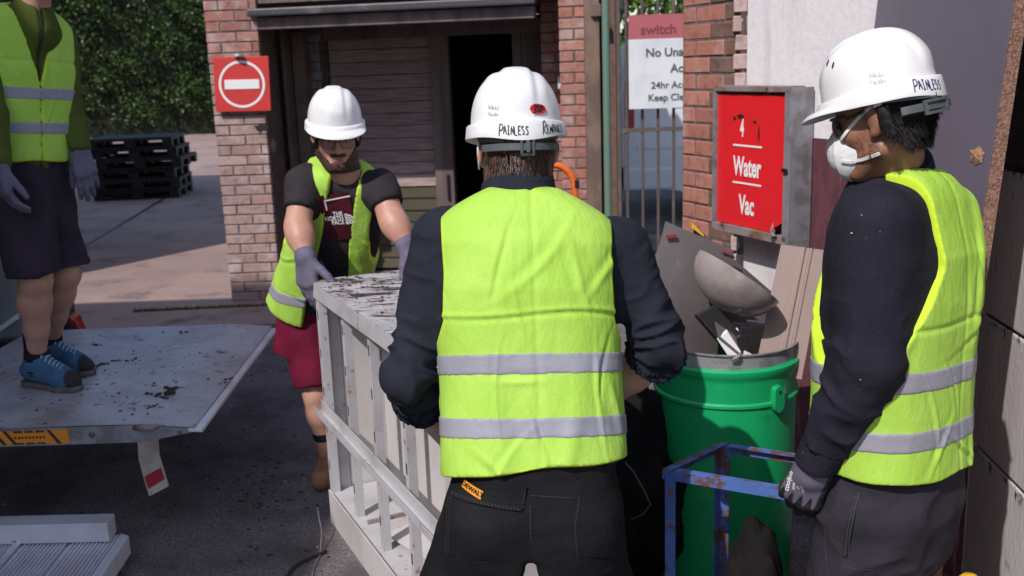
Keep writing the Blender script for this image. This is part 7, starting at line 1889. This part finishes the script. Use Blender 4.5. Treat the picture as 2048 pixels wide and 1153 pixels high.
# body
rimc = P(670, 242, 3.80); f3 = nrm(A(.22, -.95, -.17)); xx3 = nrm(np.cross(f3, A(.02, 0, 1))); u3 = np.cross(xx3, f3)
hf3 = Frame(rimc, xx3, f3, u3); hc3 = hf3.w(0, -.002, -.056)
hfr3, head3 = head_fn(hc3, f3, u3, nb3 + A(0, 0, -.02), .058)
lo, hi = bounds([hfr3.w(a, b, c) for a in (-.1, .1) for b in (-.12, .13) for c in (-.15, .14)] + [nb3], .02)
bodyV = [mesh_sdf(head3, lo, hi, .0035, 1)]
for (s_, m_, e_, w_) in ((sR, mR, eR, wR), (sL, mL, eL, wL)):
    fn = uni([(cap(m_ + (s_ - m_) * .3, e_, .054, .046), .03), (cap(e_, e_ + (w_ - e_) * .35, .046, .049), .03), (cap(e_ + (w_ - e_) * .3, w_, .048, .031), .03)], .03); lo, hi = bounds([m_, e_, w_, s_], .06); bodyV.append(mesh_sdf(fn, lo, hi, .005, 1))
hipR, hipL = P(612, 640, 4.16), P(690, 640, 4.18); kneeR, kneeL = P(634, 790, 4.08), P(720, 800, 4.10); ankR, ankL = P(658, 950, 4.10), P(745, 960, 4.12); ankR[2] = .10; ankL[2] = .10
core = uni([(off(tor3, -.015), 0), (cap(hipR, kneeR, .088, .058), .03), (cap(hipL, kneeL, .088, .058), .03), (cap(kneeR, kneeR + (ankR - kneeR) * .35, .056, .058), .02), (cap(kneeR + (ankR - kneeR) * .3, ankR, .058, .036), .02), (cap(kneeL, kneeL + (ankL - kneeL) * .35, .056, .058), .02), (cap(kneeL + (ankL - kneeL) * .3, ankL, .058, .036), .02), (cap(T1 - z3 * .1, nb3, .06, .05), .04), (cap(sL, mL, .05, .048), .04), (cap(sR, mR, .05, .048), .04)], .03)
lo, hi = bounds([T1, ankL, ankR, sL, sR, fr3.w(0, .15, .2), fr3.w(0, -.15, .2)], .12); bodyV.append(mesh_sdf(core, lo, hi, .010, 1))
V, Q = join(bodyV); x, y, z = hfr3.loc(V[:, 0], V[:, 1], V[:, 2])
lips = np.exp(-(((z + .069) / .010) ** 2 + (x / .020) ** 4)) * (y > .08); earr = np.exp(-((np.abs(x) - .085) / .012) ** 2 - ((z) / .03) ** 2) * (np.abs(y) < .04)
add_part('body', (V, Q), SKINW, p3, {'tint': np.clip(lips * .9 + earr * .6, 0, 1)})
def beard3(X, Y, Z):
    x, y, z = hfr3.loc(X, Y, Z); d = head3(X, Y, Z) - .005
    low = (z + .048 + .30 * np.clip(y - .06, -.2, .0) * -1 * .9)
    jaw = smax(z + .052 - .5 * np.clip(.06 - y, 0, .1), .006 - y, .006)
    must = (np.sqrt((x / 1.0) ** 2) - .030)
    mreg = np.maximum(np.maximum(np.abs(z + .0545) - .005, np.abs(x) - .030), .07 - y)
    mouth = np.maximum(np.maximum(np.abs(z + .069) - .009, np.abs(x) - .021), .06 - y)
    chinr = np.maximum(z + .050, .004 - y)
    r = np.minimum(np.maximum(z + .084 - .95 * np.clip(np.abs(x) - .026, 0, .06), .0 - y), mreg)
    r = np.maximum(r, -mouth); r = np.maximum(r, -.125 - z)
    return smax(d, r, .004)
lo, hi = bounds([hfr3.w(a, b, c) for a in (-.085, .085) for b in (-.01, .13) for c in (-.135, .03)], .01)
V, Q = mesh_sdf(beard3, lo, hi, .003, 1); N = grad(beard3, V); add_part('beard', (V + N * (.003 * (ridge(V, (120, 120, 60), 71) - .5))[:, None], Q), BEARD, p3)
for s in (-1, 1):
    e_ = MB(); bm = bmesh.new(); bmesh.ops.create_uvsphere(bm, u_segments=16, v_segments=10, radius=.0118); c_ = hfr3.w(s * .032, .074, .003)
    e_.add([c_ + np.array(v.co[:]) for v in bm.verts], [tuple(v.index for v in f.verts) for f in bm.faces]); bm.free(); eo = e_.build('eye', EYEW, p3, smooth=True)
    m = MB(); fy = nrm(hfr3.y - hfr3.z * .3); m.lathe(c_ + fy * .0095, [(0, .0032), (.004, .0026), (.0058, .0008)], 14, hfr3.x, np.cross(fy, hfr3.x), fy); m.build('iris', DARKM, eo, smooth=True)
    m = MB(); m.tube([hfr3.w(s * .014, .0935, .021), hfr3.w(s * .030, .0905, .026), hfr3.w(s * .048, .078, .019)], [.0035, .0045, .002], 8); m.build('eyebrow', BEARD, p3, smooth=True)
# hair round ears, under the helmet
def hair3(X, Y, Z):
    x, y, z = hfr3.loc(X, Y, Z); d = head3(X, Y, Z) - .006; d = smax(d, y - .018, .005); d = smax(d, z - .036, .004); d = smax(d, -.05 - z, .004)
    return smax(d, -(np.sqrt((np.abs(x) - .080) ** 2 + (y + .004) ** 2 + (z * .75) ** 2) - .020), .004)
lo, hi = bounds([hfr3.w(a, b, c) for a in (-.09, .09) for b in (-.12, .03) for c in (-.06, .06)], .01); V, Q = mesh_sdf(hair3, lo, hi, .004, 1); add_part('hair', (V, Q), HAIRK, p3, {'tint': RNG.random(len(V)) * .4})
h3, _, _ = helmet(p3, hf3)
# glasses
gl = MB()
for s in (-1, 1):
    ring = [hfr3.w(s * (.034 + .0245 * math.copysign(abs(math.cos(t)) ** .7, math.cos(t))), .1035 - .10 * (.034 + .0245 * math.cos(t) - .02) ** 1 * .35, -.006 + .0185 * math.copysign(abs(math.sin(t)) ** .7, math.sin(t))) for t in np.linspace(0, 2 * math.pi, 29)]
    gl.tube(ring, .0013, 6, cap=False)
gl.tube([hfr3.w(-.010, .103, -.002), hfr3.w(0, .106, .001), hfr3.w(.010, .103, -.002)], .0013, 6)
for s in (-1, 1): gl.tube([hfr3.w(s * .058, .098, .004), hfr3.w(s * .070, .080, .006), hfr3.w(s * .080, .02, .010), hfr3.w(s * .082, -.005, .008)], .0014, 6)
go = gl.build('glasses', DARKM, p3, smooth=True)
for s in (-1, 1):
    c_ = hfr3.w(s * .034, .1015, -.006); ring = [c_ + hfr3.x * .0235 * math.copysign(abs(math.cos(t)) ** .7, math.cos(t)) + hfr3.z * .0175 * math.copysign(abs(math.sin(t)) ** .7, math.sin(t)) for t in np.linspace(0, 2 * math.pi, 25)[:-1]]
    MB().add(ring, [tuple(range(24))]).build('lens', LENSM, go)
# shorts
hs3 = stack(Frame(T0, x3, np.cross(A(0, 0, 1), x3), A(0, 0, 1)), [(-.22, .165, .12, 0), (-.05, .172, .130, 0), (.06, .162, .120, 0)], 2.4)
mkR, mkL = hipR + (kneeR - hipR) * .88, hipL + (kneeL - hipL) * .88
def short3(X, Y, Z):
    d = uni([(hs3, 0), (cap(hipR, mkR + (mkR - hipR) * .2, .112, .090), .03), (cap(hipL, mkL + (mkL - hipL) * .2, .112, .090), .03)], .02)(X, Y, Z)
    return smax(smax(d, plane(mkR, kneeR - hipR)(X, Y, Z), .003), -9 + 0 * X, .001)
lo, hi = bounds([T0 + A(.1, .1, .06), T0 + A(-.1, -.1, 0), hipR, hipL, mkR, mkL], .13)
V, Q = mesh_sdf(short3, lo, hi, .007, 1); N = grad(short3, V); D = .014 * (ridge(V, (8, 8, 5), 81) - .5); add_part('shorts', (V + N * D[:, None], Q), SHORTM, p3)
# gloves: fingers hooked over the cabinet edge
def glove3(w_, e_, d, n, s, mat, curls, th=(.6, .65, -.3), tc=.4):
    gf, gp_, gfr = hand_fn(w_, d, n, s, .6, 1.12, 1.2, th, .9, tc, curls); cf = cap(w_ + nrm(e_ - w_) * .05, w_, .036, .036); gfn = uni([(gf, 0), (cf, .014)], .014)
    lo, hi = bounds(list(gp_) + [w_ + nrm(e_ - w_) * .06], .035); V, Q = mesh_sdf(gfn, lo, hi, .003, 1); return add_part('glove', (V, Q), GLOVEP, p3)
wRg = P(614, 512, 3.68)
glove3(wR, eR, nrm(A(.05, -.22, -.95)), nrm(A(-.55, -.80, .25)), A(.9, -.3, .1), GLOVEP, (.30, .34, .38, .45), (.55, .80, -.05), .35)
glove3(wL, eL, nrm(A(.55, -.25, -.65)), nrm(A(.3, -.6, .75)), A(-.8, -.3, -.2), GLOVEP, (.5, .5, .5, .55))
for ank in (ankR, ankL):
    fn0 = uni([(cap(ank + A(0, .02, .0), ank + A(0, 0, .11), .046, .050), .02), (cap(ank + A(0, .04, -.05), ank + A(.0, -.16, -.055), .043, .045), .03)], .03); fn = lambda X, Y, Z, f_=fn0: smax(f_(X, Y, Z), .002 - Z, .004)
    lo, hi = bounds([ank + A(0, .08, -.1), ank + A(0, -.2, .12)], .08); V, Q = mesh_sdf(fn, lo, hi, .007, 1); add_part('boot', (V, Q), BOOTT, p3)
    fn1 = cap(ank + A(0, 0, .10), ank + (kneeR - ankR) * .34, .044, .050); lo, hi = bounds([ank, ank + A(0, 0, .2)], .08); V, Q = mesh_sdf(fn1, lo, hi, .007, 1); add_part('sock', (V, Q), KNITK, p3)

# ================================================================== PERSON 4: worker on the tail lift, cut by the left edge
p4 = empty('person', (-1.92, 4.02, LZ), 'worker standing on the tail lift in green fleece, hi-vis vest, dark shorts and blue shoes', 'person')
T0, T1 = P(48, 345, 4.04), P(40, 18, 4.06)
fw4 = nrm(A(.80, -.60, 0)); rx4 = nrm(np.cross(fw4, A(0, 0, 1))); fr4 = Frame(T0, rx4, np.cross(nrm(T1 - T0), rx4), T1 - T0); fr4.x = nrm(np.cross(fr4.y, fr4.z)); L4 = np.linalg.norm(T1 - T0)
rows = [(-.06, .165, .122, 0), (.06, .165, .125, 0), (.22, .168, .125, 0), (.40, .18, .125, 0), (.52, .186, .112, 0), (L4 - .04, .175, .09, 0), (L4 + .03, .16, .075, 0)]
tor4 = stack(fr4, rows, 2.4, L4, .42, .07, .05)
sL, eL, wL = P(112, 92, 4.16), P(133, 212, 4.16), P(160, 305, 4.08)
sR = fr4.w(.205, 0, L4 - .13); eR = P(-20, 230, 3.80); wR = P(-2, 335, 3.72)
nb4 = P(66, 20, 4.03)
jt4 = uni([(off(tor4, .004), 0), (cap(sL, eL, .070, .056), .05), (cap(eL, wL, .056, .044), .03), (cap(sR, eR, .07, .056), .05), (cap(eR, wR, .056, .044), .03), (cap(nb4 - A(0, 0, .08), nb4, .085, .068), .04)], .03)
def fleece4(X, Y, Z):
    d = jt4(X, Y, Z); d = np.where(cap(eL, wL, .1, .1)(X, Y, Z) < 0, smax(d, plane(wL, wL - eL)(X, Y, Z), .004), d); d = np.where(cap(eR, wR, .1, .1)(X, Y, Z) < 0, smax(d, plane(wR, wR - eR)(X, Y, Z), .004), d)
    x, y, t = fr4.loc(X, Y, Z); return smax(d, -.02 - t + .1 * x, .004)
lo, hi = bounds([sL, eL, wL, sR, eR, wR, T0, T1 + A(0, 0, .05), fr4.w(0, .15, .2), fr4.w(0, -.15, .2)], .12)
V, Q = mesh_sdf(fleece4, lo, hi, .007, 1); N = grad(fleece4, V); D = arm_folds(V, sL, eL, wL, .07, .006, .34, 91) + .008 * (ridge(V, (8, 8, 6), 92) - .5)
x, y, t = fr4.loc(V[:, 0], V[:, 1], V[:, 2]); D += -.006 * np.exp(-(x / .006) ** 2) * (y > 0)
fl4 = add_part('fleece', (V + N * D[:, None], Q), GREENJ, p4)
zp4 = [project(fleece4, fr4.w(0, .35, t_), -fr4.y, .4)[0] + fr4.y * .003 for t_ in np.linspace(.3, L4 + .03, 10)]
m = MB(); m.tube(zp4, .004, 6); m.build('zip', DARKM, fl4, smooth=True)
def disp4(V, fr):
    x, y, t = ((V - fr.o) @ q for q in (fr.x, fr.y, fr.z)); return creases(V, fr, 15, 18, .004) + .010 * (ridge(V, (4, 4, 2), 94) - .5) + .006 * (ridge(V, (10, 10, 7), 95) - .5) - .004 * np.exp(-((t - .44) / .008) ** 2)
front4 = lambda x, y, t: np.where(y > 0, .003 + np.clip(t - .36, 0, 1) * .27 - np.abs(x), -1.0)
lo, hi = bounds([fr4.w(a, b, c) for a in (-.21, .21) for b in (-.16, .16) for c in (-.02, L4 + .05)], .03)
vest4, _ = make_vest(p4, tor4, fr4, .016, .055, .33, .165, (.318, .185), lo, hi, disp4, .006, .0, front=front4, bandw=.046)
# body with head above the frame
hc4 = P(78, -75, 3.99); f4 = nrm(A(.85, -.5, -.12)); hfr4, head4 = head_fn(hc4, f4, A(0, 0, 1), nb4 - A(0, 0, .02), .06)
lo, hi = bounds([hfr4.w(a, b, c) for a in (-.1, .1) for b in (-.12, .13) for c in (-.15, .14)] + [nb4], .02); bodyV = [mesh_sdf(head4, lo, hi, .005, 1)]
hipR, hipL = P(40, 385, 3.94), P(78, 385, 4.12); kneeR, kneeL = P(72, 560, 3.84), P(130, 548, 4.02); ankR, ankL = P(74, 715, 3.93), P(100, 680, 4.14)
def legs(hip, knee, ank): 
    d = ank - knee; bk_ = -fw4 * .012
    return [(cap(hip, knee, .088, .058), .03), (cap(knee, knee + d * .3 + bk_, .056, .060), .03), (cap(knee + d * .28 + bk_, knee + d * .62, .060, .046), .03), (cap(knee + d * .6, ank, .046, .036), .02)]
core = uni([(off(tor4, -.015), 0)] + legs(hipR, kneeR, ankR) + legs(hipL, kneeL, ankL) + [(cap(T1 - A(0, 0, .1), nb4, .06, .05), .04), (cap(sL, eL, .05, .04), .04), (cap(sR, eR, .05, .04), .04), (cap(eL, wL, .04, .028), .02), (cap(eR, wR, .04, .028), .02)], .03)
lo, hi = bounds([T1, ankL, ankR, sL, sR, eL, eR, wL, wR, fr4.w(0, .15, .2), fr4.w(0, -.15, .2)], .10); bodyV.append(mesh_sdf(core, lo, hi, .007, 1))
V, Q = join(bodyV); add_part('body', (V, Q), SKINW, p4, {'tint': np.zeros(len(V))})
h4, _, _ = helmet(p4, Frame(hc4 + A(0, 0, .052), hfr4.x, hfr4.y, hfr4.z))
hs4 = stack(Frame(T0, rx4, fw4, A(0, 0, 1)), [(-.20, .17, .125, 0), (-.03, .168, .128, 0), (.06, .160, .120, 0)], 2.4)
mkR, mkL = hipR + (kneeR - hipR) * .93, hipL + (kneeL - hipL) * .90
tb4 = cap(hipR, mkR + (mkR - hipR) * .2, .112, .098); tc4 = cap(hipL, mkL + (mkL - hipL) * .2, .112, .098)
gapc = cap((mkR + mkL) / 2 - A(0, 0, .12), (hipR + hipL) / 2 - A(0, 0, .16), .012, .004)
def short4(X, Y, Z):
    d = smin(smax(tb4(X, Y, Z), plane(mkR, A(.08, 0, -1))(X, Y, Z), .004), smax(tc4(X, Y, Z), plane(mkL, A(.05, 0, -1))(X, Y, Z), .004), .012); d = smin(d, hs4(X, Y, Z), .03); return d
lo, hi = bounds([T0 + A(.1, .1, .06), T0 - A(.1, .1, 0), hipR, hipL, mkR, mkL], .14); V, Q = mesh_sdf(short4, lo, hi, .006, 1); N = grad(short4, V)
D = .016 * (ridge(np.stack([V[:, 0], V[:, 1], V[:, 2] + .6 * V[:, 0]], 1), (7, 7, 6), 101) - .5) + .006 * (ridge(V, (16, 16, 14), 102) - .5)
hem = np.maximum(np.exp(-((V - mkR) @ nrm(A(.08, 0, -1)) + .022) ** 2 / .004 ** 2), 0) * .004
add_part('shorts', (V + N * (D - hem)[:, None], Q), SHORTP, p4)
for (ank, tip) in ((ankR, P(163, 792, 3.84)), (ankL, P(186, 748, 4.06))):
    tp = A(tip[0], tip[1], LZ + .03); hl = A(ank[0], ank[1], LZ + .03); d = nrm(A(tp[0] - hl[0], tp[1] - hl[1], 0)); sd_ = A(-d[1], d[0], 0); Ls = .27; hl = hl - d * .055
    m = [(cap(ank + A(0, 0, .11), ank - A(0, 0, .0), .042, .046), .02), (cap(ank, ank - A(0, 0, .04), .045, .046), .02), (cap(ank - A(0, 0, .05), hl + d * .12 + A(0, 0, .03), .044, .038), .02)]
    fn = uni(m, .02); lo, hi = bounds([ank + A(0, 0, .12), hl], .07); kcut = plane(ank + A(0, 0, .10), A(.1, 0, 1)); fs_ = lambda X, Y, Z, f_=fn, k_=kcut: smax(f_(X, Y, Z), k_(X, Y, Z), .004)
    V, Q = mesh_sdf(fs_, lo, hi, .005, 1); N = grad(fs_, V); zt = V[:, 2]; add_part('sock', (V + N * (.0012 * np.sin(zt * 420))[:, None], Q), KNITK, p4)
    up = uni([(cap(hl + A(0, 0, .035), hl + d * .05 + A(0, 0, .072), .038, .051), .02), (cap(hl + d * .05 + A(0, 0, .03), hl + d * .19 + A(0, 0, .018), .042, .042), .03), (cap(hl + d * .19 + A(0, 0, .012), hl + d * .235 + A(0, 0, .006), .042, .036), .03), (cap(hl + d * .06 + A(0, 0, .085), hl + d * .16 + A(0, 0, .042), .036, .031), .03)], .03)
    op = cap(hl + d * .02 + A(0, 0, .16), hl + d * .045 + A(0, 0, .115), .05, .030)
    shoe = lambda X, Y, Z, u_=up, o_=op: smax(smax(u_(X, Y, Z), -o_(X, Y, Z), .006), LZ + .004 - Z, .004)
    lo, hi = bounds([hl - d * .06 - A(0, 0, .03), hl + d * .3 + A(0, 0, .13)], .06); V, Q = mesh_sdf(shoe, lo, hi, .004, 1); a_ = (V - hl) @ d; zz_ = V[:, 2] - LZ
    dark = np.maximum(np.clip((a_ - .232 + .25 * np.clip(zz_ - .03, 0, 1)) / .006, 0, 1), np.clip((.026 + .05 * (a_ - .1) ** 2 - zz_) / .004, 0, 1))
    sh = add_part('shoe', (V, Q), SHOEB, p4, {'tint': dark})
    sl_ = uni([(cap(hl + A(0, 0, -.016), hl + d * .07 + A(0, 0, -.016), .040, .040), .02), (cap(hl + d * .07 + A(0, 0, -.016), hl + d * .19 + A(0, 0, -.016), .040, .048), .02), (cap(hl + d * .19 + A(0, 0, -.016), hl + d * .238 + A(0, 0, -.016), .047, .038), .02)], .02)
    sol = lambda X, Y, Z, u_=sl_: smax(smax(u_(X, Y, Z), Z - LZ - .024, .003), LZ + .001 - Z, .002)
    add_part('sole', mesh_sdf(sol, lo, hi, .004, 1), SOLE, sh)
    fnsh = shoe; m = MB()
    for k in range(6):
        c_ = hl + d * (.085 + .019 * k); w_ = .024 - .001 * k
        for sg in (-1, 1):
            ps = project(fnsh, np.array([c_ + sd_ * w_ * u * sg + d * .009 * (1 - u) * sg + A(0, 0, .12) for u in np.linspace(-1, 1, 7)]), A(0, 0, -1), .14) + A(0, 0, .0015); m.tube(list(ps), .0026, 5)
    m.build('lace', LACE, sh, smooth=True)
def glove4(w_, e_, d, n, s, c):
    gf, gp_, gfr = hand_fn(w_, d, n, s, c, 1.06, 1.12, (.80, .40, -.35), .8, .3); cf = cap(w_ + nrm(e_ - w_) * .035, w_, .036, .034); gfn = uni([(gf, 0), (cf, .014)], .014); lo, hi = bounds(list(gp_) + [w_ + nrm(e_ - w_) * .06], .03); V, Q = mesh_sdf(gfn, lo, hi, .003, 1); add_part('glove', (V, Q), GLOVEP, p4)
glove4(wL, eL, nrm(P(182, 385, 4.04) - P(160, 310, 4.08)), nrm(A(.35, -.7, .5)), A(-.3, -.8, -.1), .42)
glove4(wR, eR, nrm(A(.10, -.05, -1)), nrm(A(-.6, -.8, 0)), A(.8, -.6, 0), .5)
